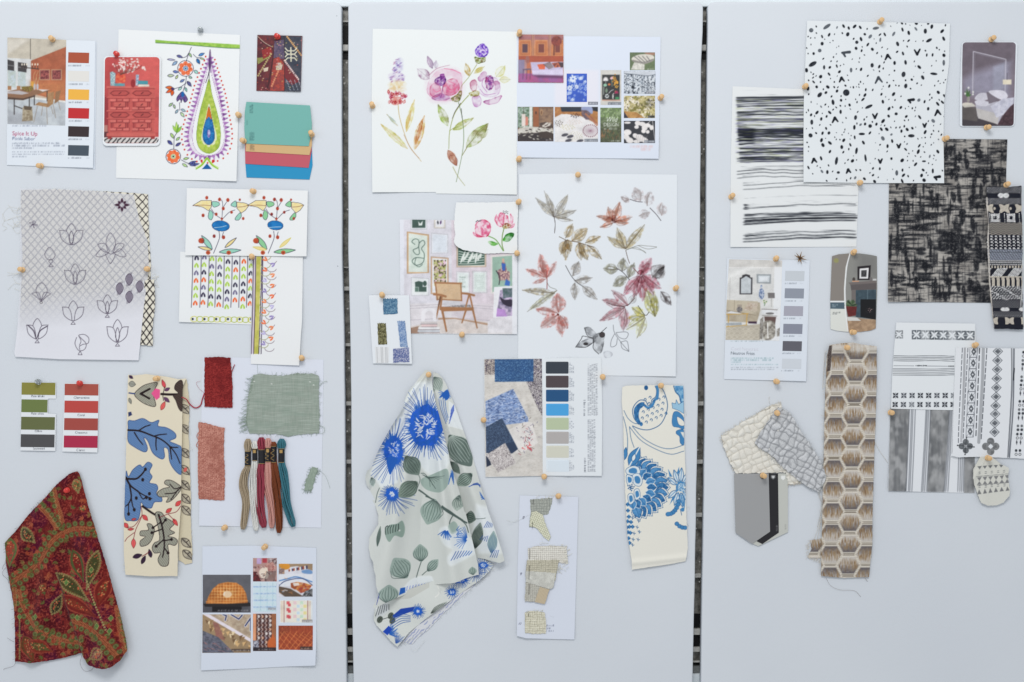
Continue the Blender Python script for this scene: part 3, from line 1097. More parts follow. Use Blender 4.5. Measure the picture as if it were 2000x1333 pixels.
lf.build('folded_edge',CLOTH(),lco,0.8)
thr=solid('cream_thread',(226,222,210),0.9,0.1)
ls=[]
r=random.Random(5)
for i in range(16):
 y0=r.choice([r.uniform(405,460),r.uniform(530,585)])
 L_=r.uniform(8,34)
 ls.append((strand([(44,y0),(44-L_*.5,y0+r.uniform(-6,8)),(44-L_,y0+r.uniform(-8,14))],[2,3,1.2]),.00022))
for i in range(8):
 y0=r.uniform(535,560)
 ls.append((strand([(298,y0),(304,y0+r.uniform(-6,6)),(309+r.uniform(-3,4),y0+r.uniform(-4,12))],[2,3,1.2]),.00022))
ls.append((strand([(44,410),(20,405),(6,420),(10,432),(24,428),(30,440),(44,446)],[2,2,1,1,1,2,2]),.00018))
ls.append((strand([(5,418),(10,430),(5,440),(14,446),(6,452)],0.8),.0002))
threads('loose_thread',ls,thr,lco,4)
tr=Sheet([(41,369),(150,371),(262,381),(272,425),(289,470),(292,520),(286,570),(282,600),(272,704),(120,702),(32,697),(30,690),(36,640),(40,560)],(228,229,236),2.9,1.1,wav=.7,curl=2.0).zoom(0,350,3.603)
tr.A=np.clip(0.52+0.40*np.clip((tr.Y+0.12*tr.X-585)/70,0,1)+.05*fbm(tr.X/30,tr.Y/30,2,1),0,1)
INK=(62,52,70)
def tl(pts,w=3.2,closed=False,sm=True):
 tr.L(pts,w,INK,closed=closed,sm=sm)
 q=tr._t(pts)
 sl=tr._box(q[:,0].min()-4,q[:,1].min()-4,q[:,0].max()+4,q[:,1].max()+4)
 if sl:
  dk=1-tr.C[sl].mean(-1)/(srgb((228,229,236)).mean())
  tr.A[sl]=np.maximum(tr.A[sl],np.clip(dk*2.5,0,1))
def tulip(cx,cy,w,h,stem=True,inner=0):
 hw,hh=w/2,h/2
 tl([(cx-hw,cy-hh*.38),(cx-hw*.8,cy+hh*.5),(cx,cy+hh),(cx+hw*.8,cy+hh*.5),(cx+hw,cy-hh*.38)])
 tl([(cx-hw,cy-hh*.38),(cx-hw*.45,cy-hh*.3),(cx-hw*.2,cy+hh*.2),(cx-hw*.1,cy+hh)])
 tl([(cx+hw,cy-hh*.38),(cx+hw*.45,cy-hh*.3),(cx+hw*.2,cy+hh*.2),(cx+hw*.1,cy+hh)])
 tl([(cx-hw*.42,cy-hh*.3),(cx-hw*.3,cy-hh*.65),(cx,cy-hh),(cx+hw*.3,cy-hh*.65),(cx+hw*.42,cy-hh*.3)])
 if inner:
  tl([(cx,cy+hh*.95),(cx-hw*.2,cy+hh*.4),(cx,cy-hh*.3),(cx+hw*.2,cy+hh*.4),(cx,cy+hh*.95)])
 if stem:
  tl([(cx,cy+hh*1.08),(cx-15,cy+hh*1.08+20),(cx+15,cy+hh*1.08+20)],3,True,False)
tulip(506,390,165,150,False,1)
tulip(533,670,150,145,False,1)
tulip(520,928,152,140,True)
tulip(760,882,144,134,True,1)
tulip(832,1070,150,160,True,1)
tulip(268,1055,150,145,True)
for dx in(0,6):
 tl([(200+dx,1030),(240+dx,1070),(262,1122),(290-dx,1070),(340-dx,1036)],4)
tl([(780,380),(750,440),(768,520),(800,520),(816,440)],3,True)
for sg in(1,-1):
 tl([(785+8*sg,512),(785+40*sg,458),(785+92*sg,462),(785+60*sg,506),(785+12*sg,522)],3)
 tl([(785+20*sg,524),(785+64*sg,492),(785+106*sg,540),(785+70*sg,548),(785+20*sg,524)],3)
tl([(745,530),(764,572),(780,596),(802,566),(818,528)],3)
tl([(352,482),(320,530),(340,566),(374,566),(392,530)],3,True)
tr.L([(362,566),(376,580),(362,594),(348,580)],3,INK,closed=True)
tl([(362,598),(348,618),(380,618)],3,True,False)
tl([(298,730),(258,780),(294,850),(338,786)],3,True)
for sg in(1,-1):
 tl([(296,860),(296+20*sg,800),(296+64*sg,808),(296+40*sg,826),(296,862)],3)
tr.L([(295,862),(304,870),(295,878),(286,870)],3,INK,closed=True)
tl([(545,1115),(534,1160),(560,1206),(600,1200),(612,1160),(576,1120),(560,1100),(600,1095),(630,1120),(625,1156),(590,1164),(565,1180),(568,1200)],3)
tl([(560,1104),(576,1140),(565,1170)],3)
tl([(570,1210),(556,1236),(584,1238)],3,True,False)
for(x,y)in((846,772),(913,708),(987,758),(914,831)):
 p,mid=tr.leafpts(x,y-42,x,y+42,52)
 tr.P(p,(168,162,176))
 tl(p,4,True)
 for i in range(-4,5):
  tl([(x-18,y+i*9+10),(x+18,y+i*9-12)],2.4,sm=False)
 sl=tr._box(*(tr._t([(x-22,y-30)])[0]),*(tr._t([(x+22,y+30)])[0]))
 tr.A[sl]=np.maximum(tr.A[sl],.8)
for i in range(8):
 a=i/8*2*math.pi
 R_=56 if i%2==0 else 42
 p,mid=tr.leafpts(862+12*math.cos(a),184+12*math.sin(a),862+R_*math.cos(a),184+R_*.9*math.sin(a),20)
 tr.P(p,(60,28,50))
 sl=tr._box(*(tr._t([(806,134)])[0]),*(tr._t([(918,236)])[0]))
dk=1-tr.C[sl].mean(-1)/(srgb((228,229,236)).mean())
tr.A[sl]=np.maximum(tr.A[sl],np.clip(dk*3,0,1))
for a in range(5):
 tl([(236,322),(236+30*math.cos(a*1.2),322+26*math.sin(a*1.2)),(244+20*math.cos(a*1.2+.5),322+20*math.sin(a*1.2+.5)),(236,322)],2.6)
tr.build('tracing_paper',printed('tracing_paper',0.55,0.3,0.02,400,alpha=1),thick=0.15,label='translucent tracing paper with pencilled lotus and tulip outlines, over lattice cloth',cat='tracing paper')
# hearts sheet, border sheet, berries sheet
hs=Sheet([(80,512),(600,520),(585,1026),(74,1006)],(236,239,240),1.0,1.1,wav=.3,lifts=[(352,628,3,50)],z=(330,350,3.603))
LIM,DKB,ORG,GRY=(156,190,66),(42,38,62),(224,96,44),(98,92,124)
def heart(sh,x,y,s,col,rot=0):
 c,q=math.cos(rot),math.sin(rot)
 for sg in(1,-1):
  pts=[(0,-s),(sg*s*.75,-s*.2),(sg*s*.85,s*.7),(sg*s*.35,s*.8),(sg*s*.12,0)]
  sh.P([(x+a*c-b*q,y+a*q+b*c)for a,b in pts],col,sm=True,col2=tuple(min(255,v+30)for v in col),ts=2)
cols_=[(196,'dlgollollg'),(250,'glkogkol'),(304,'lglllkl'),(360,'lgkllko'),(416,'klllkgl'),(472,'kolkgog'),(528,'ollkkol'),(580,'klkolko')]
pal={'d':DKB,'k':DKB,'l':LIM,'o':ORG,'g':GRY}
for ci,(x,seq)in enumerate(cols_):
 off=(0,-4,8,14,30,36,30,10)[ci]
 for ri in range(7):
  y=556+ri*53+off-ci*1.0
  if 545<y<905:
   heart(hs,x-ri*1.5,y,19,pal[seq[ri%len(seq)]])
for i,x in enumerate((168,228,284,332,390,446,500,555)):
 hs.L([(x,540),(x-3,700),(x-8-(i%3),904)],4,DKB)
 hs.L([(x+3,560),(x,700),(x-6,880)],2,DKB,a=.5)
for i in range(11):
 x=180+i*40
 hs.L([(x+24*math.cos(a),986+i*.6+19*math.sin(a))for a in np.linspace(0,2*math.pi,10)[:-1]],5,(160,176,60)if i%2 else(200,196,80),closed=True)
 if i%2==0:
  hs.E(170+i*41,986,8,9,(32,40,60))
hs.build('hearts_drawing',PAPER(),thick=.4,label='painted rows of small orange, green and navy hearts above a chain border',cat='drawing')
bs=Sheet([(592,520),(944,530),(940,1000),(930,1130),(920,1312),(578,1301),(580,1000)],(235,237,238),2.4,1.1,wav=.3,lifts=[(588,640,3.0,60),(585,714,2,50)],z=(330,350,3.603))
bs.P([(594,545),(612,545),(604,1230),(582,1230)],(206,196,206))
bs.P([(618,545),(650,545),(632,1232),(596,1232)],(178,178,84),col2=(204,196,110),ts=8)
for(x0,x1,w)in((596,580,6),(613,598,5),(656,634,6),(662,650,6)):
 bs.L([(x0,545),((x0+x1)/2+2,900),(x1,1230)],w,(52,36,66))
for i in range(12):
 y=560+i*56
 x=722-i*1.5
 bs.L([(x-38+34*math.cos(q),y-14+26*math.sin(q))for q in np.linspace(.1,3.0,8)],5,(160,160,120))
 bs.L([(x+4+34*math.cos(q),y+12+26*math.sin(q))for q in np.linspace(.3,3.0,8)],4.5,(110,92,104),a=.8)
for i in range(17):
 y=566+i*37
 x=(680 if i%2==0 else 734)-i*.8
 c=[(226,110,56),(226,100,56),(168,160,200),(130,116,170),(232,130,80)][(i*3)%5]
 heart(bs,x,y,17,c,1.1 if i%2 else 2.2)
bs.build('border_drawing',PAPER(),thick=.4,label='tall sheet with a painted olive and purple stripe and scalloped hearts',cat='drawing')
be=Sheet([(130,66),(980,84),(972,546),(120,538)],(236,238,239),4.2,1.1,wav=.4,lifts=[(600,500,2.5,50),(365,500,2,40)],z=(330,350,3.603))
for ox,sc,al in((368,1.12,1),(752,1.0,0)):
 mint,yl=(150,206,186)if al else(140,200,150),(232,214,150)
 be.E(ox,332-(0 if al else 4),56*sc,37*sc*.9,(26,104,170),rot=6,col2=(40,124,190),ts=6,edge=(20,40,80))
 be.L([(ox-44,344),(ox,340),(ox+40,330 if al else 338)],3,(190,214,226))
 be.L([(ox+8,290),(ox+14,180),(ox+6,150)],2.6,DK)
 be.L([(ox+8,284),(ox-40,250),(ox-66,212)],2.6,DK)
 be.L([(ox+12,284),(ox+60,236),(ox+100,220)],2.6,DK)
 be.L([(ox+18,200),(ox+40,166)],2.6,DK)
 be.L([(ox-12,370),(ox-8,410),(ox-20,450),(ox-50,524)],3,DK)
 be.L([(ox+20,374),(ox+8,412)],2.6,DK)
 lx=ox-66
 be.P([(lx,152),(lx-70,152),(lx-130,188),(lx-60,200),(lx-20,226),(lx,200)],yl,sm=False,edge=DK,col2=(240,228,180))
 be.L([(lx-130,190),(lx-60,186),(lx-4,190)],2.6,(130,80,60))
 be.P([(lx+10,160),(lx+50,166),(lx+56,186),(lx+20,200),(lx+4,180)],mint,sm=True,edge=DK)
 be.P([(lx-10,222),(lx+14,250),(lx,290),(lx-22,270)],mint,sm=True,edge=DK)
 rx=ox+114
 be.P([(rx,164),(rx+60,172),(rx+86,186),(rx+60,222),(rx+30,242),(rx,208)],yl,sm=False,edge=DK,col2=(240,228,180))
 be.L([(rx,200),(rx+50,196),(rx+80,186)],2.6,(130,80,60))
 be.P([(rx-8,156),(rx-38,176),(rx-40,190),(rx-6,198)],mint,sm=True,edge=DK)
 be.P([(rx+20,240),(rx-14,282),(rx+10,292),(rx+32,262)],mint,sm=True,edge=DK)
 bc=(150,54,40)
 for(x,y,w)in((ox-98,134,13),(ox-8,146,13),(ox+50,150,14),(ox+134,148,9),(ox-124,258,13),(ox-32,250,12),(ox+8,282,10),(ox+76,236,11),(ox+158,280,11),(ox+18,210,13),(ox-46,404,13),(ox+20,412,14)):
  if not al:
   x=ox+(x-ox)*.82
  be.E(x,y,w*.85,w,bc if(x+y)%3>.8 else(110,40,50),col2=(190,80,56),ts=2)
 for(a,b,c,d,w,col)in((ox-60,496,ox-134,400,34,mint),(ox-62,500,ox-158,480,22,yl),(ox-10,516,ox+142,502,32,mint),(ox+30,484,ox+110,416,22,yl)):
  be.leaf(a,b,c,d,w,col,out=DK if col is mint or al else(200,190,90),ow=2.8,vein=None)
 be.E(ox-138,436,19,19,(190,84,54),col2=(160,60,40),ts=3)
 be.L([(ox-130+14*math.cos(a),436+18*math.sin(a))for a in np.linspace(-1.4,1.6,6)],3.4,(90,30,36))
 for x in(ox-88,ox+56):
  be.E(x,520,16,15,(196,96,60),col2=(176,74,46),ts=2)
  be.E(x,520,4,4,(110,40,36))
be.build('berries_drawing',PAPER(),thick=.45,label='watercolour of two mirrored plants with blue ovals, berries and yellow blooms',cat='drawing')
# two paint strips
for(x,cols,words,lab,notch)in((42,((132,128,60),(104,118,66),(96,102,64),(74,74,76)),('Pale khaki','Pale olive','Olive','Seaweed'),'strip of four olive to charcoal paint colours with one chip trimmed short',1),(125,((162,78,66),(180,68,62),(156,70,62),(164,38,70)),('Clementine','Coral','Chestnut','Claret'),'strip of four coral to claret red paint colours',0)):
 x0=x
 if notch:
  out=[(43,746),(110,748),(110,779),(94,779),(94,808),(110,809),(109,881),(41,880)]
 else:
  out=[(127,748),(194,750),(191,884),(123,882)]
 st=Sheet(out,(232,236,240),1.6,1.1,wav=.15,lifts=[(x+30,885,2.0,60)])
 for i,wd in enumerate(words):
  y=(772,806,840,874)[i]+(0 if notch else 3)
  st.T(wd,x+34-len(wd)*1.45,y+4.2,6.6,(50,54,62),xs=1.0)
 so=st.build('colour_strip',CARD(),thick=.5,label=lab,cat='paint strip',group='paint strips with four colours')
 for i,c in enumerate(cols):
  ya=(747,780,814,848)[i]+(0 if notch else 2.5)
  yb=(772,806,840,874)[i]+(0 if notch else 1)
  sk=-1.2*i/3
  w=52 if(notch and i==1)else 67
  chip(st,so,[(x0+1.2+sk+(0 if notch else 1),ya+.3),(x0+w+sk+(0 if notch else 1),ya+1.1),(x0+w-.4+sk+(0 if notch else 1),yb),(x0+.8+sk+(0 if notch else 1),yb-.8)],c)
  # embroidered cream strip
def ehf(X,Y):
 return 1.4*np.sin((X-250)/40.0+Y/160.0)+2.5*np.exp(-((X-350)/9)**2)*np.clip((Y-740)/200,0,1)
eb=Sheet([(1080,160),(1108,156),(1122,300),(1118,480),(1125,700),(1132,860),(1130,1000),(1140,1180),(1138,1240),(1100,1250),(1058,1225),(1060,700)],(208,198,172),1.8,1.1,wav=1.2,jag=.6,z=(0,690,3.03))
r=random.Random(2)
for(x,y)in((1098,330),(1102,450),(1098,590),(1096,690),(1096,780),(1100,860),(1104,930),(1102,1120),(1110,1190)):
 p,m_=eb.leafpts(x-26,y-24,x+30,y+30,44)
 eb.P(p,(150,144,130),sm=True,col2=(196,186,164),ts=3)
 eb.L(p,3.4,(44,36,34),closed=True)
 eb.L([(x-20,y-20),(x+24,y+24)],5,(40,32,32))
 eb.L([(x,y),(x+18,y-14)],4,(40,32,32))
eb.E(1098,690,10,15,(206,100,90),rot=30)
ebt=Sheet([(762,128),(800,132),(870,124),(990,140),(1060,154),(1108,150),(1086,200),(1084,400),(1080,650),(1078,900),(1060,1130),(1056,1316),(900,1318),(748,1308),(738,1180),(738,1000),(748,700),(752,500),(756,300)],(219,210,188),5.0,1.0,wav=.5,hfun=ehf,jag=.25,seed=6,z=(0,690,3.03))
e=ebt
BL,BLD,EG,BK=(84,116,160),(40,66,120),(128,128,116),(38,28,30)
def stitch(pts,col,outc,sp=6,wl=2.0,light=None,ang=1.0):
 """filled embroidery: base colour, parallel stitch lines and an outline"""
 e.P(pts,col,sm=True)
 p=cr(e._t(pts),5,True)
 sl=e._box(p[:,0].min(),p[:,1].min(),p[:,0].max(),p[:,1].max())
 X,Y=e.X[sl],e.Y[sl]
 m=sd_poly(X,Y,p)<0
 ph=(X*math.cos(ang)+Y*math.sin(ang))*2*math.pi/2.9+3*vn(X/9,Y/9,4)
 st_=np.clip(np.sin(ph)*1.2,0,1)*m
 e.blend(sl,st_*.75,light or tuple(min(255,c+34)for c in col))
 e.H[sl]+=0.25*m
 e.L(pts,wl*1.6,outc,closed=True)
stitch([(762,440),(764,400),(800,400),(850,386),(900,410),(945,396),(940,430),(990,440),(1040,470),(1046,500),(1010,520),(1056,540),(1080,560),(1082,640),(1080,715),(1040,690),(1010,640),(1000,570),(975,560),(980,610),(960,625),(910,590),(880,520),(856,500),(878,560),(860,584),(800,555),(762,520)],BL,BLD,ang=.9)
e.L([(762,455),(830,460),(900,485),(960,510),(1010,550),(1050,600),(1072,650)],11,BK,w2=6)
for a,b,c in(((800,470),(825,510),(850,540)),((830,455),(860,436),(895,424)),((920,490),(950,482),(990,478)),((1010,552),(1030,556),(1060,556)),((930,500),(928,540),(932,572)),((1012,556),(1018,600),(1022,626))):
 e.L([a,b,c],8,BK,w2=6)
stitch([(750,700),(765,730),(790,690),(830,660),(850,672),(880,644),(906,660),(890,700),(906,730),(890,765),(930,775),(940,800),(930,830),(960,850),(962,876),(920,880),(900,915),(860,905),(840,880),(835,940),(820,985),(780,990),(744,975),(742,840)],BL,BLD,ang=1.2)
e.L([(750,735),(775,780),(815,812),(850,835),(905,860)],13,BK,w2=5)
e.L([(752,742),(810,742),(845,715),(866,686)],12,BK,w2=8)
e.L([(772,780),(782,850),(765,890),(748,905)],10,BK,w2=6)
e.L([(782,860),(790,900),(800,925)],8,BK,w2=5)
for x,y in((866,686),(850,748),(812,856),(890,830),(892,860),(872,852),(800,925),(766,950)):
 e.E(x,y,9,11,BK)
e.L([(820,812),(850,860),(868,850)],6,BK)
e.L([(766,890),(766,950)],6,BK)
e.L([(850,905),(900,940),(945,970),(960,1010),(975,1080),(980,1140),(968,1210)],14,BK,w2=7)
stitch([(900,1010),(876,1010),(884,1044),(840,1050),(836,1076),(866,1084),(836,1110),(840,1140),(880,1130),(906,1096),(920,1040)],EG,BK,ang=.5,light=(190,188,172))
stitch([(925,945),(960,940),(985,970),(1020,990),(1036,1010),(1010,1040),(1040,1060),(1000,1080),(1040,1090),(1058,1110),(1040,1135),(1000,1130),(1004,1180),(1000,1250),(960,1256),(940,1220),(955,1180),(920,1180),(906,1150),(920,1120),(950,1100),(940,1020)],EG,BK,ang=.5,light=(190,188,172))
e.L([(945,955),(962,1010),(975,1080),(978,1140),(968,1205)],12,BK,w2=7)
for a,b in(((955,1000),(912,1030)),((962,1040),(905,1060)),((965,1010),(985,985)),((975,1108),(1020,1100)),((978,1150),(1000,1180)),((975,1100),(930,1140))):
 e.L([a,b],7,BK)
 e.E(b[0],b[1],9,9,BK)
stitch([(990,750),(1030,755),(1078,790),(1060,830),(1020,870),(990,880),(1000,850),(950,848),(936,826),(970,800),(1010,790),(980,770)],EG,BK,ang=.3,light=(206,202,184))
e.L([(1078,790),(1040,800),(1012,774)],6,BK)
e.L([(1075,795),(1040,824),(985,830)],6,BK)
e.L([(1060,806),(1018,864)],6,BK)
stitch([(800,240),(840,200),(880,182),(936,176),(912,238),(926,312),(870,304),(820,272)],EG,BK,ang=2.2,light=(200,196,178))
e.L([(890,212),(836,240),(888,268)],12,BK,sm=False)
e.L([(768,236),(800,240)],8,(50,70,120))
e.P([(900,238),(925,208),(952,216),(950,262),(930,278)],(222,88,140),sm=False)
e.L([(960,242),(1000,244),(1060,244)],14,BK)
stitch([(1086,170),(1050,176),(1038,210),(1060,236),(1030,250),(1046,280),(1066,330),(1086,330)],(80,66,60),BK,ang=1.2,light=(40,30,30))
for(a,b,c,d,w,col)in((982,206,964,158,20,(220,84,92)),(958,336,982,286,24,(224,100,96)),(980,222,1010,206,18,(104,66,104)),(976,262,1008,290,20,(104,66,104)),(768,134,790,150,16,(70,48,80)),(766,180,806,186,34,(150,150,140)),(768,266,780,300,16,(150,150,140)),(988,942,1022,916,22,(216,82,80)),(1046,902,1078,870,24,(220,84,82)),(1030,978,1058,1018,22,(220,84,82)),(850,956,880,988,24,(216,82,84)),(762,1042,798,1038,14,(216,82,84)),(796,1096,796,1152,26,(224,96,96)),(740,1004,764,1034,24,(216,82,84)),(784,984,812,978,12,(216,82,84)),(792,1206,846,1190,26,(56,38,60)),(844,1244,866,1196,22,(56,38,60)),(900,1206,888,1158,22,(56,38,60))):
 e.leaf(a,b,c,d,w,col,out=tuple(int(v*.6)for v in col),ow=2.4,vein=tuple(int(v*.6)for v in col))
e.L([(979,200),(970,240)],4,BK)
e.L([(972,280),(968,244)],4,BK)
for pts in([(840,905),(845,960),(810,1040),(796,1096)],[(845,960),(800,1020),(760,1028)],[(800,1060),(760,1090),(745,1112)],[(950,970),(1000,950),(1050,936),(1078,900)],[(1000,950),(1040,990)],[(868,1190),(890,1170)],[(846,1200),(880,1180)]):
 e.L(pts,3.6,(120,30,40))
e.P([(762,350),(780,346),(786,366),(764,376)],(50,60,100))
eo=ebt.build('embroidered_strip',CLOTH(),thick=0.9,label='long cream strip embroidered with blue and grey oak leaves',cat='fabric')
eb.build('folded_back',CLOTH(),eo,0.9)
r=random.Random(6)
fray('frayed_edge',eo,[([(252,740),(245,900),(244,1100),(247,1120)],(-1,0)),([(366,760),(371,900),(374,1090)],(1,0))],thr,26,4.5,4.0,.00016,3)
ls=[(strand([(366,830),(374,840),(371,860),(378,880)],5),.0002),(strand([(374,770),(382,792),(396,796),(402,780)],[5,4,3,3]),.0009)]
threads('loose_thread',ls[:1],thr,eo,4)
# red paisley cloth
def ph(X,Y):
 lx=np.interp(Y,[1060,1110,1140,1200,1250,1300],[108,113,122,140,158,172])
 d=X-lx
 stp=1/(1+np.exp(-d/1.6))
 g=np.clip((Y-1080)/80,0,1)
 lift=15*stp*g*np.clip(1-(X-lx)/180,.45,1)
 f2=9*np.exp(-((X-np.interp(Y,[960,1333],[120,60]))/14)**2)*np.clip((Y-960)/150,0,1)
 f3=12*np.exp(-((X-np.interp(Y,[930,1333],[150,225]))/20)**2)*np.clip((Y-930)/150,0,1)
 f4=9*np.exp(-((X-np.interp(Y,[960,1100],[100,30]))/12)**2)*np.clip((Y-960)/60,0,1)*np.clip((1160-Y)/80,0,1)
 return lift+f2+f3+f4+3.0*(fbm(X/40,Y/60,2,8)-.5)
z7=(0,900,3.08)
pz=Sheet([(470,63),(440,70),(420,80),(370,120),(330,160),(260,240),(180,320),(110,410),(37,490),(42,600),(60,690),(78,800),(92,900),(96,1000),(98,1205),(180,1208),(285,1203),(400,1180),(505,1150),(530,1180),(550,1214),(600,1232),(640,1234),(695,1222),(740,1190),(778,1130),(768,1060),(735,920),(690,760),(640,600),(600,470),(545,290),(500,130),(484,78)],(78,14,22),5.0,1.0,wav=.8,hfun=ph,jag=.5,seed=11,z=z7)
pz.noise(lambda X,Y:np.clip((fbm(X/30,Y/30,2,3)-.45)*4,0,1),(110,30,26),.8)
pz.noise(lambda X,Y:np.clip((fbm(X/26+9,Y/34,2,5)-.52)*5,0,1),(78,10,44),.8)
pz.noise(lambda X,Y:np.clip((fbm(X/3.2,Y/3.2,2,6)-.52)*9,0,1)*np.clip((fbm(X/16,Y/16,2,16)-.35)*5,0,1),(140,52,44),.7)
pz.noise(lambda X,Y:np.clip((fbm(X/2.2+5,Y/2.2,2,26)-.60)*9,0,1),(190,104,78),.5)
def band(pts,w,sc=26,side=(1,-1)):
 p=cr(np.array(pts,float),10)
 pz.L(pts,w*.9,(96,44,24))
 seg_=np.cumsum(np.r_[0,np.hypot(*np.diff(p,axis=0).T)])
 for u in np.arange(0,seg_[-1],sc):
  x,y=np.interp(u,seg_,p[:,0]),np.interp(u,seg_,p[:,1])
  x2,y2=np.interp(u+3,seg_,p[:,0]),np.interp(u+3,seg_,p[:,1])
  n=np.array([-(y2-y),x2-x])
  n/=np.hypot(*n)+1e-6
  for sd_ in side:
   c=np.array([x,y])+n*(w*.5+8)*sd_
   pz.E(c[0],c[1],21,21,(120,62,40))
   pz.E(c[0],c[1],16,16,(72,82,42))
   pz.L([(c[0]+11*math.cos(q),c[1]+11*math.sin(q))for q in np.linspace(0,6.28,9)[:-1]],2.2,(136,140,90),closed=True)
   pz.E(c[0],c[1],6,6,(120,130,76))
   pz.E(c[0],c[1],4,4,(70,60,30))
 for u in np.arange(0,seg_[-1],8.5):
  x,y=np.interp(u,seg_,p[:,0]),np.interp(u,seg_,p[:,1])
  x2,y2=np.interp(u+3,seg_,p[:,0]),np.interp(u+3,seg_,p[:,1])
  t=np.array([x2-x,y2-y])/3.0
  n=np.array([-t[1],t[0]])
  for sd_ in(1,-1):
   a=np.array([x,y])+n*2*sd_
   b=a+n*10*sd_+t*6
   pz.L([a,b],3.2,(204,128,86))
band([(585,412),(500,402),(420,418),(345,460),(290,530),(250,600),(180,660),(70,735)],44,40)
band([(120,770),(140,860),(190,950),(250,1020),(330,1060),(420,1085),(510,1090)],34,40)
band([(330,160),(350,250),(375,330),(385,400)],22,36,(1,))
band([(235,260),(290,320),(340,390),(350,410)],22,34,(-1,))
band([(95,760),(96,830),(92,900)],14,30,())
band([(450,950),(540,980),(640,1050),(720,1160)],40,38)
band([(715,880),(728,980),(750,1080),(770,1150)],22,40,(-1,))
def tear(x0,y0,x1,y1,w,rim,inn,dots,dc=(150,132,88),nb=26):
 p,mid=pz.leafpts(x0,y0,x1,y1,w*1.25,0,.6)
 pz.P(p,(150,66,50))
 p,mid=pz.leafpts(x0,y0,x1,y1,w,0,.6)
 pz.P(p,rim)
 p2,_=pz.leafpts(x0+(x1-x0)*.12,y0+(y1-y0)*.12,x0+(x1-x0)*.9,y0+(y1-y0)*.9,w*.6,0,.6)
 pz.P(p2,inn)
 if dots:
  q=np.vstack([p,p[:1]])
  sg=np.cumsum(np.r_[0,np.hypot(*np.diff(q,axis=0).T)])
  for u in np.arange(0,sg[-1],15):
   x,y=np.interp(u,sg,q[:,0]),np.interp(u,sg,q[:,1])
   pz.E(x,y,6.5,6.5,dc)
   pz.E(x,y,3.0,3.0,(110,110,60))
 rr=random.Random(int(x0))
 for i in range(nb):
  t=rr.uniform(.3,.85)
  j=rr.uniform(-1,1)*w*.2
  d=np.array([x1-x0,y1-y0],float)
  n=np.array([-d[1],d[0]])/np.hypot(*d)
  c=np.array([x0,y0])+d*t+n*j
  pz.leaf(c[0],c[1],c[0]+rr.uniform(-9,9),c[1]+rr.uniform(-12,12),7,rr.choice([(206,96,66),(84,100,56),(190,150,96)]))
r=random.Random(90)
for i in range(300):
 x,y=r.uniform(50,760),r.uniform(110,1220)
 a=r.uniform(0,6.28)
 c=r.choice([(150,66,44),(96,92,46),(126,40,36),(84,96,52)])
 for q in(-.7,0,.7):
  pz.leaf(x,y,x+26*math.cos(a+q),y+26*math.sin(a+q),9,c,out=(176,110,76)if i%3==0 else None,ow=1.4)
tear(525,725,440,530,80,(76,84,46),(116,36,30),False)
tear(545,760,600,535,70,(80,72,38),(64,68,36),True)
tear(560,830,345,670,76,(80,72,38),(64,68,36),True)
tear(615,870,655,690,80,(112,34,30),(124,50,34),False)
tear(620,930,370,800,74,(112,34,30),(124,50,34),False)
tear(70,640,70,460,96,(92,104,58),(150,66,50),False)
tear(380,800,320,920,60,(60,60,40),(50,46,30),True)
tear(215,490,140,400,70,(78,76,44),(60,50,34),True)
tear(480,190,460,110,50,(110,100,62),(90,90,50),True)
tear(220,1200,150,1050,90,(96,62,34),(130,58,36),False)
tear(330,1150,180,1080,70,(126,50,36),(90,80,44),False)
tear(560,1180,640,1120,70,(110,50,56),(150,110,90),True)
tear(290,780,250,740,60,(120,60,40),(100,50,30),False)
tear(480,290,530,280,40,(110,52,36),(90,90,50),False)
for(x,y)in((486,930),(415,725),(570,645),(685,935),(680,1010),(124,935),(228,930),(610,975)):
 pz.P([(x,y-18),(x+14,y),(x,y+20),(x-14,y)],(90,124,66),edge=(196,170,110),ew=.6)
for i in range(20):
 pz.E(640-i*6+20,1000-i*15,6,6,(160,146,96))
 pz.E(125,960+i*12,5.5,5.5,(130,122,76))
pz.noise(lambda X,Y:np.clip((fbm(X/1.5,Y/1.5,2,61)-.5)*3,0,1),(60,12,20),.35)
pzo=pz.build('paisley_cloth',VELVET(),thick=1.2,label='dark red paisley cloth hanging from one corner in a loose drape',cat='fabric')
rt=solid('dark_thread',(70,34,40),.9,.1)
ls=[]
for pts in([(36,1105),(24,1108),(16,1098),(8,1104),(5,1112)],[(30,1033),(36,1031),(40,1034)],[(16,1245),(22,1250),(28,1254)],[(34,1288),(28,1300),(10,1306),(8,1309)],[(162,1278),(158,1295),(166,1310),(180,1308),(184,1296)],[(176,1296),(186,1302),(190,1306)],[(14,1107),(6,1120),(16,1132),(18,1140)],[(52,1012),(50,1018),(58,1010)]):
 ls.append((strand(pts,[5,3,1.5]),.00022))
threads('loose_thread',ls,rt,pzo,4)
fray('frayed_edge',pzo,[([(12,1060),(18,1120),(30,1200),(32,1290)],(-1,.2)),([(60,1003),(110,950)],(-.6,-.8))],rt,20,4,6,.00016,5)
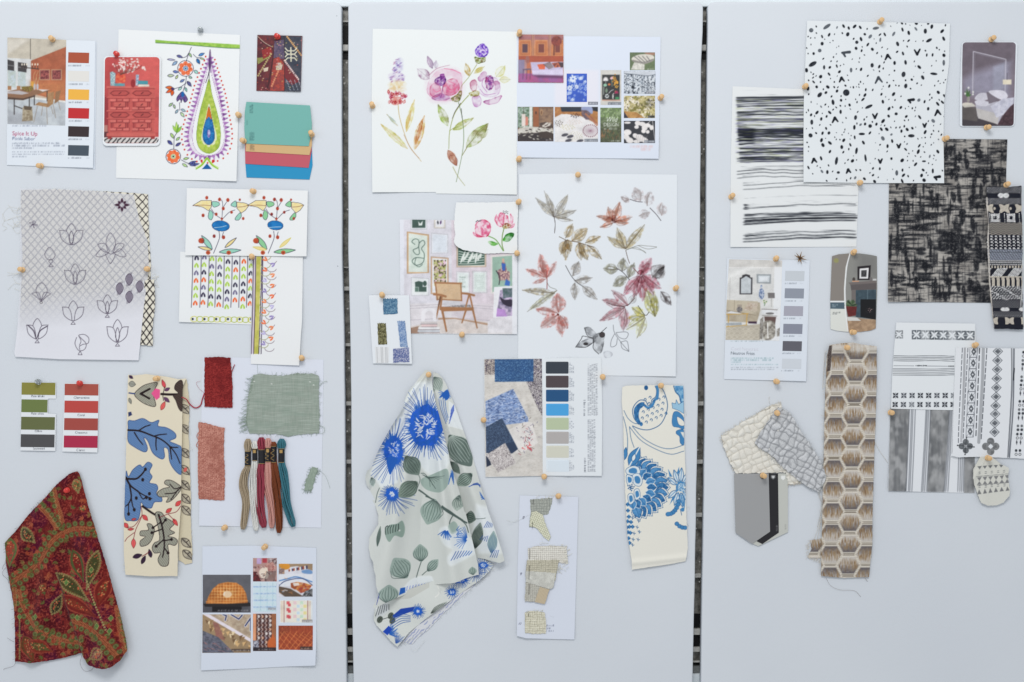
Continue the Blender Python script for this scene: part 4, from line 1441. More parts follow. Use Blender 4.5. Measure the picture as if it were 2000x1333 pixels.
# white sheet with textile swatches
ws=Sheet([(396,697),(632,703),(627,1031),(389,1027)],(222,227,238),.7,2.0,wav=.2,lifts=[(389,1027,1.2,60)])
ws.build('backing_sheet',PAPER(),thick=.3,label='large blank white sheet behind the wool skeins and swatches',cat='sheet')
def swatch(outline,base,dark,light,hgt,label,name='fabric_swatch',sx=1.6,sy=1.6,mat=None,amp=.5,seed=1,z=(370,680,3.508),thick=1.6,rib=0,cat='swatch',group='loose fabric swatches',jag=.8):
 s_=Sheet(outline,base,hgt,1.0,wav=.5,jag=jag,seed=seed,z=z)
 X,Y=s_.X,s_.Y
 n1=np.clip((fbm(X/sx,Y/sy,2,seed+2)-.5)*4+.5,0,1)
 s_.blend((slice(None),slice(None)),(1-n1)*.55,dark)
 s_.blend((slice(None),slice(None)),n1*.4,light)
 n2=np.clip((fbm(X/18,Y/18,2,seed+7)-.52)*4,0,1)
 s_.blend((slice(None),slice(None)),n2*.45,dark)
 if rib:
  m=np.clip(np.sin(X*2*math.pi/rib+.5*vn(X/8,Y/12,3))*1.3,0,1)
  s_.blend((slice(None),slice(None)),m*.45,dark)
  s_.H+=-.4*m
 s_.H+=amp*n1
 return s_,s_.build(name,mat or VELVET(),thick=thick,label=label,cat=cat,group=group)
s1,o1=swatch([(106,66),(200,62),(283,68),(296,240),(297,411),(200,408),(104,402),(106,240)],(142,42,42),(96,24,28),(178,72,66),2.6,'dark red chenille swatch above the salmon one on the white sheet',seed=2,sy=.9)
rtm=solid('red_thread',(170,54,70),.9,.1)
threads('loose_thread',[(strand([(400,768),(396,780),(392,792),(382,797),(372,790),(366,780),(357,776)],[3.2,3,2.5,2.5,3,8,7]),.0011),(strand([(454,726),(457,716),(455,722),(459,712)],3),.0007),(strand([(400,768),(390,760),(384,748),(392,745)],2),.0002)],rtm,o1,6)
s2,o2=swatch([(65,508),(120,516),(180,535),(242,548),(236,700),(244,860),(240,1044),(150,1040),(64,1032),(60,800),(62,650)],(204,142,126),(150,88,76),(228,174,158),2.6,'salmon pink ribbed swatch under the dark red one on the white sheet',seed=4,rib=2.6,sy=1.2)
threads('loose_thread',[(strand([(388,845),(385,852),(389,860)],3),.0006),(strand([(388,862),(384,870),(388,874)],3),.0006)],solid('salmon_thread',(190,110,96),.9),o2,5)
lg=Sheet([(440,186),(480,175),(560,186),(640,190),(740,174),(850,176),(890,195),(886,330),(893,450),(890,584),(780,590),(680,606),(600,590),(500,590),(410,586),(390,500),(400,350),(420,250)],(152,162,152),2.2,.9,wav=1.2,jag=.9,seed=9,z=(370,680,3.508))
lg.noise(lambda X,Y:np.clip((vn(X/.9,Y/14,3)-.4)*2,0,1),(128,144,132),.5)
lg.noise(lambda X,Y:np.clip((vn(X/14,Y/.9,5)-.4)*2,0,1),(182,194,184),.5)
lg.noise(lambda X,Y:np.clip((fbm(X/40,Y/10,3,8)-.5)*4,0,1),(138,154,142),.5)
for(x,y)in((496,745),(530,750),(605,746),(612,752)):
 lg.z=(0,0,1)
 lg.L([(x,y),(x+2,y+.5)],1.2,(240,240,236))
lgo=lg.build('fabric_swatch',COARSE(),thick=.6,label='large sage green linen swatch with fringed left edge',cat='swatch',group='loose fabric swatches')
sg=solid('sage_thread',(150,166,152),.9,.1)
fray('fringe',lgo,[([(497,733),(490,770),(482,820),(484,848)],(-1,.15))],sg,110,13,2.6,.00022,3)
fray('fringe',lgo,[([(500,848),(560,850),(620,847)],(0,1)),([(505,731),(560,733),(620,730)],(.1,-1)),([(624,735),(624,845)],(1,0))],sg,26,5,2.6,.00018,4)
threads('loose_thread',[(strand([(624,755),(632,747),(640,745)],3),.0004),(strand([(504,731),(503,715),(504,700)],2),.0002),(strand([(622,830),(634,836),(632,846),(622,846)],3),.0003)],sg,lgo,4)
s3=Sheet([(840,812),(885,820),(870,870),(838,975),(790,975),(800,900)],(158,172,158),1.8,.9,wav=.8,jag=1.4,z=(370,680,3.508))
s3 .noise(lambda X,Y:(vn(X/.9,Y/3,3)),(120,136,124),.6)
s3o=s3 .build('fabric_swatch',COARSE(),thick=.6,label='tiny sage green linen scrap to the right of the skeins',cat='swatch',group='loose fabric swatches')
fray('fringe',s3o,[([(608,914),(598,940),(594,958)],(-.7,-.3)),([(622,916),(612,940)],(.9,.3)),([(594,958),(609,958)],(0,1))],sg,24,6,2.2,.0002,5)
tubes('loose_thread',[(strand([(622,918),(636,930),(645,954)],1.6),.00018)],sg,s3o,4)
# six embroidery skeins
SK=[((168,152,128),(405,622),(404,700),(383,425,705,805),[(404,805),(384,860),(372,940),(392,1040),(384,1140),(370,1240)],15,'beige skein of thread, leftmost of the six'),((226,226,222),(452,636),(453,690),(435,470,688,770),[(452,770),(446,850),(440,960),(444,1060),(452,1160),(462,1250)],14,'off-white skein of thread between the beige and crimson ones'),((150,60,76),(496,612),(498,690),(476,521,694,790),[(498,790),(492,850),(496,920),(488,1020),(494,1120),(516,1228)],17,'crimson skein of thread between the white and pink ones'),((202,148,138),(543,618),(543,680),(524,561,682,778),[(543,778),(543,860),(540,940),(556,1040),(566,1140),(568,1232)],14,'dusty pink skein of thread between the crimson and brown ones'),((120,62,34),(578,642),(580,680),(562,601,670,782),[(584,782),(592,860),(602,960),(612,1080),(618,1180),(616,1264)],15,'brown skein of thread, the one hanging lowest'),((60,116,130),(636,622),(634,690),(612,656,688,782),[(636,782),(646,860),(656,960),(668,1060),(690,1140),(716,1222)],17,'teal blue skein of thread, rightmost of the six')]
for si,(col,tp,neck,bd,path,hw,lab)in enumerate(SK):
 z=lambda p:(370+p[0]/3.508,680+p[1]/3.508)
 mt=solid('skein_%s'%lab.split()[0],col,.75,.3,.25,900)
 hw=hw/3.508*1.75
 P0=np.array([z(tp)]+[z(neck)]+[z(p)for p in path])
 P0=cr(P0,7)
 seg_=np.cumsum(np.r_[0,np.hypot(*np.diff(P0,axis=0).T)])
 T_=seg_/seg_[-1]
 ty=lambda yy:float(np.interp(680+yy/3.508,P0[:,1],T_))
 b0,b1=ty(bd[2]),ty(bd[3])
 nr=random.Random(50+si)
 ls=[]
 d=np.gradient(P0,axis=0)
 d/=np.linalg.norm(d,axis=1)[:,None]
 nn=np.stack([-d[:,1],d[:,0]],1)
 W_=np.interp(T_,[0,.03,b0*.6,b0,b1,b1+.1,.5,.8,.95,1.0],[.35,.8,1.0,.62,.62,.95,1.05,.85,.75,.35])*hw
 NS=26
 for k in range(NS):
  ph_=2*math.pi*k/NS+nr.uniform(-.15,.15)
  tw=nr.uniform(.6,1.4)
  rr_=1.0 if k%3 else .55
  ang=ph_+T_*2.0*tw
  ox=np.cos(ang)*W_*rr_
  oh=5.4+np.sin(ang)*W_*.5*rr_
  pts=P0+nn*ox[:,None]
  ls.append((np.array([W3(x,y,max(q,1.3))for(x,y),q in zip(pts,oh)]),.00105*(.8 if si==1 else 1)))
 e0=tubes('embroidery_skein',ls,mt,None,5)
 tag(e0,lab,'thread skein','skeins of embroidery thread')
 x0,x1,y0,y1=bd
 (xa,ya),(xb,yb)=z((x0,y0)),z((x1,y1))
 cx=(xa+xb)/2
 wv=[]
 for yy in(ya,yb):
  for q in np.linspace(0,2*math.pi,16,endpoint=False):
   wv.append(W3(cx+math.cos(q)*(xb-xa)/2,yy,5.4+math.sin(q)*4.6))
 fs=[(k,(k+1)%16,16+(k+1)%16,16+k)for k in range(16)]
 bnd=mesh_obj('paper_band',wv,fs,solid('black_band',(22,22,28),.5),e0)
 gm=solid('gold_print',(196,164,104),.5,.4)
 pr=[]
 for yy in(ya+.3,yb-.3):
  for q in np.linspace(.15*math.pi,.85*math.pi,8):
   pass
  pr.append((np.array([W3(cx+math.cos(q)*((xb-xa)/2+.1),yy,5.5+math.sin(q)*4.7)for q in np.linspace(.1*math.pi,.9*math.pi,10)]),.00035))
 if si in(0,3,4):
  zz=[(cx-1.5+3.2*math.sin(t*2.3),ya+6+t*(yb-ya-10)/6)for t in np.linspace(0,6,26)]
  pr.append((np.array([W3(x,y,10.15)for x,y in zz]),.00035))
 if si in(1,5,3):
  for q in range(5):
   pr.append((np.array([W3(cx-3,ya+3+q*1.2,10.1),W3(cx+3,ya+3+q*1.2,10.1)]),.0006))
 threads('gold_lettering',pr,gm,bnd,4)
 # collage page bottom left
z8=(370,1040,4.549)
cl=Sheet([(118,124),(560,118),(1128,138),(1128,1000),(1124,1176),(560,1208),(108,1222)],(214,221,233),1.2,2.0,wav=.6,lifts=[(617,1300,5.0,40),(394,1308,2.5,70)],z=z8)
clo=cl.build('collage_page',PAGE(),thick=.3,label='collage page of seven homeware pictures with a domed rattan lamp',cat='collage page')
def pic(x0,y0,x1,y1,base,par,paro,z,step=1.0):
 s_=Sheet([(x0,y0),(x1,y0),(x1,y1),(x0,y1)],base,.2,step,over=par,z=z)
 return s_
f=pic(120,376,546,712,(92,92,98),cl,clo,z8)
f.P([(120,640),(546,630),(546,712),(120,712)],(70,70,76),soft=20)
f.P([(128,636),(180,622),(520,618),(546,630),(546,656),(300,664),(140,660)],(34,30,32))
f.R(204,660,466,704,(20,18,22))
dome=[(148,632),(170,570),(210,500),(262,456),(340,440),(420,448),(470,480),(504,540),(518,610),(520,626),(330,634)]
f.P(dome,(190,112,48),col2=(158,88,36),ts=6)
p8=f._t(dome)
X,Y=f.X,f.Y
mk=sd_poly(X,Y,p8)<0
hatch=(np.sin((X+Y)*2.6)>.1)^(np.sin((X-Y)*2.6)>.1)
cen=np.exp(-((X-443)/22)**2-((Y-1158)/14)**2)
f.blend((slice(None),slice(None)),mk*hatch*(.25+.5*cen),(246,206,140))
f.E(340,550,38,30,(250,244,232),a=.85)
for i in range(8):
 f.L([(310+i*10,580),(330+i*10,522)],4,(200,150,90),a=.8)
f.L([(150,614),(330,622),(520,608)],6,(220,150,80))
f.MT(250,698,280,12,(200,200,204),.8,3)
f.build('printed_photo',PAGE(),clo,.05,'printed picture of a domed rattan lamp')
f=pic(566,228,778,436,(176,140,134),cl,clo,z8)
f.R(600,228,640,280,(186,160,200))
f.R(650,228,690,270,(170,60,70))
f.R(700,228,778,300,(200,190,190),col2=(90,60,60),ts=2)
f.P([(680,280),(740,260),(776,310),(750,340),(690,350),(656,330)],(160,110,104),col2=(196,150,140),ts=3)
f.P([(640,320),(690,310),(700,400),(650,410),(620,360)],(220,206,190),sm=True)
f.P([(566,350),(600,350),(640,436),(566,436)],(110,34,40),col2=(60,24,28))
r=random.Random(12)
for i in range(44):
 x,y=r.uniform(566,770),r.uniform(300,436)
 f.L([(x,y),(x+r.uniform(-26,26),y+r.uniform(-16,16))],4,r.choice([(60,30,34),(236,226,214),(126,52,50),(80,60,60),(196,150,120)]))
for i in range(8):
 f.L([(690+i*11,345),(672+i*12,430)],3.4,(50,44,44))
f.build('printed_photo',PAGE(),clo,.05)
f=pic(566,440,774,704,(206,222,230),cl,clo,z8)
for j in range(4):
 y=482+j*60
 f.L([(570,y),(770,y-2)],6,(120,150,196),dry=.6)
 f.L([(570,y+8),(770,y+6)],3,(150,176,206),dry=.6)
 for i in range(7):
  f.L([(590+i*30,y+44),(604+i*30,y+20),(618+i*30,y+44)],3,(176,206,210))
for x in(632,692,742):
 f.L([(x,444),(x,700)],3,(150,180,196))
f.R(700,668,770,690,(140,146,156))
f.MT(706,686,60,10,(240,240,240),.9,4)
f.build('printed_photo',PAGE(),clo,.05)
f=pic(566,722,772,1054,(150,96,66),cl,clo,z8)
f.R(596,722,732,1030,(70,44,44))
r=random.Random(31)
for j in range(8):
 for i in range(4):
  x,y=604+i*34,730+j*38
  f.P([(x,y+16),(x+14,y),(x+28,y+16),(x+14,y+34)],r.choice([(200,190,186),(110,70,60),(90,76,92),(176,120,90)]))
  f.L([(x,y),(x+14,y+18),(x+2,y+34)],3.6,(226,220,214))
f.P([(566,722),(594,722),(590,1000),(566,960)],(214,150,112))
f.P([(742,900),(766,960),(768,1020),(700,1020),(702,960),(730,930)],(184,92,46),sm=True)
f.R(566,960,620,1054,(60,60,76),col2=(190,190,200),ts=1.5)
f.R(566,1022,772,1054,(40,32,38))
f.MT(610,1044,140,11,(220,216,210),.8,5)
f.build('printed_photo',PAGE(),clo,.05)
f=pic(794,278,1096,572,(206,206,214),cl,clo,z8)
f.P([(794,278),(1096,278),(1096,340),(960,300),(794,320)],(150,126,100))
f.P([(800,282),(880,280),(890,320),(830,330)],(206,140,50),sm=True)
f.R(794,322,846,372,(176,140,110),col2=(90,80,100),ts=1.6)
r=random.Random(77)
for i in range(12):
 x=880+i*14
 f.P([(x,330-i*3),(x+15,326-i*3),(x+18,344-i*2),(x+3,350-i*2)],[(150,70,50),(230,226,220),(60,60,90)][i%3])
f.P([(1000,340),(1060,330),(1096,350),(1080,370),(1010,362)],(110,146,190),sm=True)
f.P([(800,370),(1096,372),(1096,500),(960,470),(800,480)],(222,224,230),sm=False)
f.L([(800,430),(880,410),(960,396),(1090,440)],12,(90,130,180))
f.L([(800,470),(860,430),(1000,410),(1096,470)],8,(60,70,110))
f.P([(900,450),(960,440),(1000,470),(940,510),(904,490)],(150,76,44))
f.P([(960,440),(1030,450),(1090,470),(1060,520),(990,540),(950,510)],(206,140,70),col2=(150,60,50),ts=3)
f.P([(920,450),(970,446),(980,470),(930,478)],(226,210,196))
f.P([(794,478),(900,500),(1000,560),(1010,572),(850,572),(794,530)],(90,74,62))
f.P([(1030,520),(1096,500),(1096,572),(1000,572)],(50,50,54),col2=(150,150,150),ts=2)
for i in range(26):
 x,y=r.uniform(800,1090),r.uniform(380,540)
 f.L([(x,y),(x+r.uniform(10,30),y+r.uniform(-5,9))],4,r.choice([(226,226,230),(170,190,214),(206,130,70)]),a=.7)
f.build('printed_photo',PAGE(),clo,.05)
f=pic(806,604,1096,804,(216,222,226),cl,clo,z8)
f.R(812,606,1078,798,(222,216,204))
cs=[(206,90,96),(226,214,150),(190,214,190),(196,214,226),(226,196,200),(236,232,222)]
for j in range(6):
 for i in range(6):
  c=cs[(i*2+j*3)%6]if(i+j)%2==0 else(234,230,216)
  f.R(864+i*30,612+j*30,892+i*30,640+j*30,c)
for y in(632,688,740):
 f.R(876,y,902,y+26,(200,84,90))
for x in(842,1052):
 f.L([(x,606),(x,798)],3.5,(120,40,40))
for y in range(612,796,9):
 f.L([(810,y),(830,y)],2.5,(206,176,150))
 f.L([(1064,y),(1080,y)],2.5,(206,176,150))
f.R(1000,774,1096,800,(150,146,146))
f.MT(1006,796,84,10,(240,240,240),.9,6)
f.build('printed_photo',PAGE(),clo,.05)
f=pic(792,828,1098,1042,(150,66,40),cl,clo,z8)
f.P([(792,828),(900,828),(890,880),(792,940)],(126,56,36),col2=(160,80,50),ts=2)
for i in range(9):
 f.L([(900+i*24,828),(894+i*26,886+i*2)],2.5,(180,90,60))
for i in range(-3,9):
 f.L([(792+i*48,1042),(900+i*58,880)],3.4,(226,140,80))
 f.L([(760+i*44,880+i*4),(900+i*60,1042)],3.4,(216,126,70))
f.noise(lambda X,Y:np.clip((vn(X/1.2,Y/3,3)-.4),0,1),(110,40,26),.7)
f.R(986,1012,1098,1042,(60,40,36))
f.MT(994,1034,96,11,(226,200,180),.9,7)
f.build('printed_photo',PAGE(),clo,.05)
f=pic(118,728,546,1068,(150,126,96),cl,clo,z8)
f.P([(118,728),(546,728),(546,940)],(186,170,148),col2=(160,140,120),ts=4)
for pts in([(300,728),(330,740),(320,780)],[(370,728),(440,770),(470,735)],[(498,830),(546,760),(546,870)]):
 f.L(pts,22,(228,226,226),sm=False)
 f.L(pts,12,(44,50,90),sm=False)
f.P([(118,724),(176,726),(546,944),(546,974)],(222,214,222))
r=random.Random(21)
for i in range(30):
 t=r.random()
 x,y=130+t*400,770+t*210+r.uniform(-20,60)
 f.P([(x,y),(x+34,y+r.uniform(-14,20)),(x+r.uniform(0,20),y+38)],r.choice([(226,206,170),(206,170,120),(110,84,60),(140,110,76)]))
f.P([(210,790),(260,810),(320,960),(240,930)],(140,92,84),tex=.3)
f.P([(118,870),(260,930),(400,1068),(118,1068)],(76,80,92),col2=(110,110,124),ts=3)
for i in range(40):
 x=r.uniform(122,340)
 y=r.uniform(900+(x-122)*.55,1064)
 f.L([(x,y),(x+22,y+9)],4,(70,66,82)if i%3 else(150,110,110))
f.R(376,1034,546,1056,(70,56,50))
f.MT(384,1052,150,11,(236,226,214),.9,8)
f.build('printed_photo',PAGE(),clo,.05)
# MIDDLE BOARD
z9=(700,40,3.703)
wc=Sheet([(104,62),(1150,84),(1146,1262),(562,1254),(560,1243),(102,1246),(96,600)],(233,237,237),1.0,1.1,wav=.6,lifts=[(727,380,3,60),(1005,380,2,60)],z=z9)
w=wc
YL,OC,PK,PU,OLV=(226,214,120),(206,150,70),(222,130,170),(120,60,160),(140,144,60)
for(x,y,rx,ry,c,a)in((300,310,26,40,(190,180,224),.5),(292,350,30,30,(196,186,226),.45),(275,410,62,34,(206,176,216),.55),(280,470,66,36,(240,206,140),.6),(280,500,66,20,(236,190,130),.4)):
 w.wash([(x+rx*math.cos(q)*(1+.15*math.sin(5*q)),y+ry*math.sin(q))for q in np.linspace(0,2*math.pi,11)[:-1]],c,a,edge=.08,soft=5,ts=5)
r=random.Random(4)
for i in range(36):
 t=r.random()
 x,y=282+r.uniform(-1,1)*(18+46*t),280+170*t
 w.wash(wc.leafpts(x-8,y,x+10,y-10,10)[0],(170,140,204)if i%3 else(206,150,190),.5,edge=.3)
for i in range(26):
 x,y=r.uniform(216,342),r.uniform(515,600)
 w.wash(wc.leafpts(x,y+14,x+r.uniform(-12,12),y-16,20)[0],(222,110,110)if i%2 else(220,120,150),.5,edge=.7)
w.wash([(236,560),(300,556),(312,590),(280,616),(240,606)],(226,110,96),.7)
w.L([(288,618),(298,700),(330,810),(370,910),(455,1022)],6,(196,170,110),a=.8,w2=4)
w.L([(330,830),(380,930),(440,1000)],3,(160,100,60),a=.6)
for(a,b,c,d,wd,col,c2)in((346,808,406,575,46,(232,206,110),(236,226,150)),(355,930,162,752,46,(228,220,130),(206,190,90)),(408,935,478,690,62,(230,206,110),(222,160,90)),(285,765,205,680,20,(196,210,190),(180,200,196)),(412,900,468,710,32,(222,160,96),(206,130,80)),(344,790,380,650,24,(214,170,80),(232,206,110))):
 w.wash(wc.leafpts(a,b,c,d,wd)[0],col,.75,col2=c2,edge=.25)
 w.L([(a,b),((a+c)/2,(b+d)/2+4),(c,d)],2.5,OC,a=.5)
for pts,wd,c in(([(856,322),(800,410),(750,470),(740,500)],6,(170,176,120)),([(796,545),(740,610),(690,690),(660,810),(654,930)],7,(150,160,90)),([(724,595),(750,700),(762,830),(752,960),(708,1170)],6,(120,140,100)),([(786,920),(750,980)],6,(130,130,70)),([(684,1062),(720,1130),(770,1196)],6,(170,170,120)),([(660,800),(690,780),(720,770)],5,(160,170,90)),([(740,600),(700,660),(680,710)],4,(70,60,60)),([(744,640),(752,720)],4,(70,70,70)),([(510,400),(570,350),(660,325)],4,(190,150,170))):
 w.L(pts,wd,c,a=.85,w2=wd*.7)
for(a,b,c,d,wd,col,c2)in((648,765,576,610,60,(170,196,80),(150,150,90)),(684,795,832,708,52,(190,200,110),(170,160,70)),(782,920,938,748,92,(160,180,80),(136,130,60)),(860,850,940,790,60,(200,200,160),(214,210,180)),(800,402,776,312,44,(190,150,60),(214,180,90)),(836,385,912,336,34,(214,196,100),(220,206,130)),(996,410,1060,330,64,(222,218,130),(236,226,160)),(1020,430,1100,430,50,(226,220,160),(236,230,180)),(515,425,425,352,76,(196,160,190),(170,130,160)),(536,350,500,262,40,(200,170,200),(176,150,180)),(560,350,562,292,34,(216,200,220),(200,180,206)),(648,940,712,1052,54,(206,130,90),(180,100,70))):
 w.wash(wc.leafpts(a,b,c,d,wd)[0],col,.75,col2=c2,edge=.4,soft=2.6,var=.85)
 w.L([(a,b),((a+c)/2,(b+d)/2),(c,d)],2,tuple(int(v*.65)for v in col),a=.5)
w.L([(690,975),(660,985),(668,1020),(706,1050),(716,1010),(690,975)],2.6,(120,60,50),a=.8)
w.L([(780,920),(830,860),(870,800),(938,748)],3,(90,90,40),a=.6)
w.wash([(500,400),(590,340),(680,340),(760,390),(770,500),(740,590),(640,600),(520,590),(486,500)],(244,206,226),.4,soft=9,edge=.05,ts=14)
w.wash([(520,420),(580,360),(660,350),(740,380),(752,470),(740,560),(660,585),(560,580),(500,530),(498,470)],(236,176,206),.55,col2=(246,214,230),edge=.3,ts=12)
w.wash([(616,470),(650,430),(700,425),(730,460),(728,510),(680,545),(630,540),(606,500)],(226,110,150),.8,col2=(236,160,190),edge=.5,ts=7)
w.wash([(520,480),(560,450),(590,480),(600,530),(560,560),(520,540)],(226,130,170),.65,edge=.4)
w.wash([(530,560),(590,530),(650,545),(660,570),(600,582),(560,582)],(190,110,180),.7,col2=(150,80,170))
w.wash([(553,430),(580,410),(620,404),(634,440),(610,475),(570,470),(556,455)],(110,40,140),1,col2=(150,60,170),edge=.5,ts=3)
w.wash([(590,395),(620,390),(625,415),(600,420)],(170,80,180),.9)
w.L([(612,470),(604,530),(596,560)],5,(130,50,120),a=.8)
for pts in([(640,470),(660,500),(700,505)],[(650,440),(690,460),(700,500)],[(540,500),(560,520),(590,510)],[(620,350),(680,360),(740,385)],[(640,510),(680,520),(716,480)]):
 w.L(pts,3.6,(226,80,130),a=.6)
w.wash([(668,566),(710,540),(742,505),(748,545),(726,588),(690,588)],(140,136,30),.95,col2=(90,96,30),ts=3)
w.wash([(862,420),(900,372),(930,380),(920,420),(880,445)],(206,140,190),.7)
w.wash([(806,450),(840,430),(862,460),(850,510),(816,505)],(214,140,170),.75,edge=.6)
w.wash([(870,450),(930,410),(1000,420),(1028,480),(1010,540),(940,560),(880,530)],(226,190,226),.5,col2=(240,220,240),edge=.5,ts=10)
w.wash([(820,560),(870,545),(892,580),(880,620),(840,625)],(206,140,200),.7)
w.wash([(900,590),(960,570),(1036,545),(1010,595),(950,612)],(206,120,180),.75,col2=(180,90,160),edge=.5)
w.wash([(918,420),(950,398),(974,420),(980,470),(956,506),(926,490)],(130,60,150),.95,col2=(190,80,150),ts=3,edge=.6)
w.wash([(985,440),(1020,450),(1020,490),(990,500)],(206,130,180),.7)
for pts in([(880,500),(920,540),(990,530)],[(905,420),(895,470),(930,520)],[(940,415),(965,440),(960,490)]):
 w.L(pts,4,(170,90,170),a=.6)
w.wash([(800,530),(840,510),(874,520),(862,550),(820,552)],(140,130,40),.9,ts=3,col2=(180,160,60))
w.wash([(846,210),(880,175),(908,172),(940,212),(930,256),(880,268),(848,245)],(90,30,190),.95,col2=(140,80,220),ts=3,edge=.6)
for pts in([(880,230),(900,215),(915,225)],[(905,190),(925,220)]):
 w.L(pts,7,(226,206,240),a=.8)
w.wash([(842,266),(880,272),(918,268),(915,300),(870,314),(846,302)],(120,100,50),.9,col2=(150,170,80),ts=2.5,edge=.7)
wc.build('watercolour_sheet',PAPER(),thick=.45,label='large watercolour sheet of pink and purple roses with a pale lupin',cat='painting')
# inspiration page with small pictures
z10=(1000,50,4.443)
ip=Sheet([(40,98),(640,96),(1290,102),(1270,1160),(700,1154),(44,1148)],(217,225,238),1.2,2.0,wav=.5,lifts=[(1285,305,2.5,60),(1010,300,1.5,60)],z=z10)
for i in range(2):
 ip.MT(1030+i*90,1060+i*26,190-i*110,18,(226,160,150),.6,60+i,fill=.9)
ip.R(370,390,752,690,(226,226,236),soft=6)
ipo=ip.build('inspiration_page',PAGE(),thick=.3,label='white page of eight small interior and pattern pictures headed by a sofa photo',cat='collage page')
def cap(f_,x0,y0,x1,y1,seed,c=(120,126,136)):
 f_.R(x0,y0,x1,y1,c)
 f_.MT(x0+6,y1-7,x1-x0-12,(y1-y0)*.45,(240,240,244),.9,seed)
f=pic(474,420,650,666,(44,86,190),ip,ipo,z10)
r=random.Random(14)
for i in range(46):
 x,y,s_=r.uniform(480,645),r.uniform(425,660),r.uniform(5,12)
 for k in range(5):
  a=k*1.26+i
  f.E(x+s_*math.cos(a),y+s_*math.sin(a),s_*.5,s_*.35,(222,230,244),rot=math.degrees(a))
for(x,y,s_)in((530,465,34),(500,545,26),(562,535,20),(600,460,18)):
 for k in range(7):
  a=k*.9
  f.E(x+s_*.6*math.cos(a),y+s_*.6*math.sin(a),s_*.4,s_*.24,(230,236,246),rot=math.degrees(a))
f.build('printed_photo',PAGE(),ipo,.05)
f=pic(660,664,746,690,(124,128,140),ip,ipo,z10)
f.MT(668,682,72,12,(236,236,240),.9,3)
f.build('caption',PAGE(),ipo,.05)
f=pic(768,390,948,692,(206,204,198),ip,ipo,z10)
f.R(782,430,934,646,(44,46,48))
f.R(782,646,940,656,(196,150,130))
for k in range(11):
 a=math.pi+k*math.pi/10
 f.leaf(812,480,812+26*math.cos(a),480+34*math.sin(a),9,(236,232,230))
f.L([(812,480),(814,505)],3,(200,200,200))
for k in range(8):
 a=math.pi*1.1+k*.3
 f.leaf(866,470,866+20*math.cos(a),470+26*math.sin(a),7,(236,190,196))
f.L([(866,470),(868,530)],4,(150,170,150))
r=random.Random(9)
for k in range(40):
 f.E(902+r.gauss(0,12),490+r.gauss(0,26),6,6,(222,166,60)if k%3 else(180,120,40))
f.E(808,520,16,13,(150,196,170))
f.E(843,514,12,10,(214,120,70))
f.leaf(818,590,820,540,20,(130,150,130),vein=(60,80,60),vw=2)
f.L([(796,536),(794,600)],8,(160,170,160))
f.L([(840,590),(860,568),(880,560)],4,(220,220,220))
for k in range(7):
 a=math.pi+k*.5
 f.leaf(906,590,906+20*math.cos(a),590+24*math.sin(a),8,(170,40,90))
for k in range(6):
 f.E(824+12*math.cos(k),615+14*math.sin(k),7,6,(220,226,226))
f.leaf(872,640,880,600,10,(226,226,220))
f.L([(878,640),(872,606),(884,590)],4,(226,226,220))
f.R(896,622,928,644,(60,140,90))
cap(f,832,668,948,692,5)
f.build('printed_photo',PAGE(),ipo,.05)
f=pic(1022,236,1240,390,(86,104,74),ip,ipo,z10)
f.noise(lambda X,Y:fbm(X/1.5,Y/3,2,3),(140,150,110),.5)
f.P([(1140,236),(1240,236),(1240,262),(1170,256)],(170,130,110))
f.P([(1044,280),(1120,252),(1220,262),(1226,300),(1140,336),(1050,312)],(222,218,206),sm=True)
f.P([(1050,300),(1140,318),(1226,290),(1222,312),(1140,338),(1052,316)],(150,146,140),sm=True)
for i in range(4):
 f.L([(1060+i*36,270),(1130+i*22,326-i*6)],6,(110,106,110))
f.P([(1060,322),(1150,340),(1148,390),(1030,386)],(226,224,214),col2=(196,194,186),ts=3)
f.MT(1170,386,60,10,(230,230,230),.9,3)
f.build('printed_photo',PAGE(),ipo,.05)
f=pic(970,398,1244,596,(214,220,226),ip,ipo,z10)
f.noise(lambda X,Y:np.clip((vn(X/1.3,Y/1.3,3)-.62)*8,0,1),(44,52,66))
f.noise(lambda X,Y:np.clip((fbm(X/1.6,Y/2.4,2,31)-.62)*8,0,1),(96,110,126),.7)
f.P([(970,398),(1244,398),(1244,430),(1180,440),(970,418)],(206,212,220))
f.L([(970,418),(1180,440),(1244,428)],4,(96,104,116),sm=False)
f.L([(1050,430),(1050,594)],5,(60,66,76))
f.L([(1178,440),(1178,590)],5,(60,66,76))
f.E(1048,538,14,14,(26,34,46))
cap(f,1162,574,1240,594,7)
f.build('printed_photo',PAGE(),ipo,.05)
f=pic(970,612,1240,806,(196,184,132),ip,ipo,z10)
f.noise(lambda X,Y:np.clip((fbm(X/5,Y/5,2,3)-.5)*6,0,1),(232,224,206))
f.noise(lambda X,Y:np.clip((fbm(X/4+7,Y/4,2,33)-.56)*8,0,1),(130,124,60))
f.noise(lambda X,Y:np.clip((fbm(X/2+7,Y/2,2,43)-.66)*8,0,1),(70,62,50))
f.P([(970,745),(1080,756),(1150,806),(970,806)],(166,116,60),col2=(196,150,90),ts=4)
f.P([(970,750),(1010,806),(970,806)],(40,40,60))
f.noise(lambda X,Y:np.exp(-((X-1268)/8)**2-((Y-203)/8)**2)*np.clip(np.sin(X*2)*np.sin(Y*2)*3,0,1),(50,56,80))
f.R(1178,784,1238,804,(44,44,44))
f.MT(1182,800,50,10,(230,230,230),.9,9)
f.build('printed_photo',PAGE(),ipo,.05)
f=pic(970,830,1240,1024,(42,46,54),ip,ipo,z10)
CW=(230,226,224)
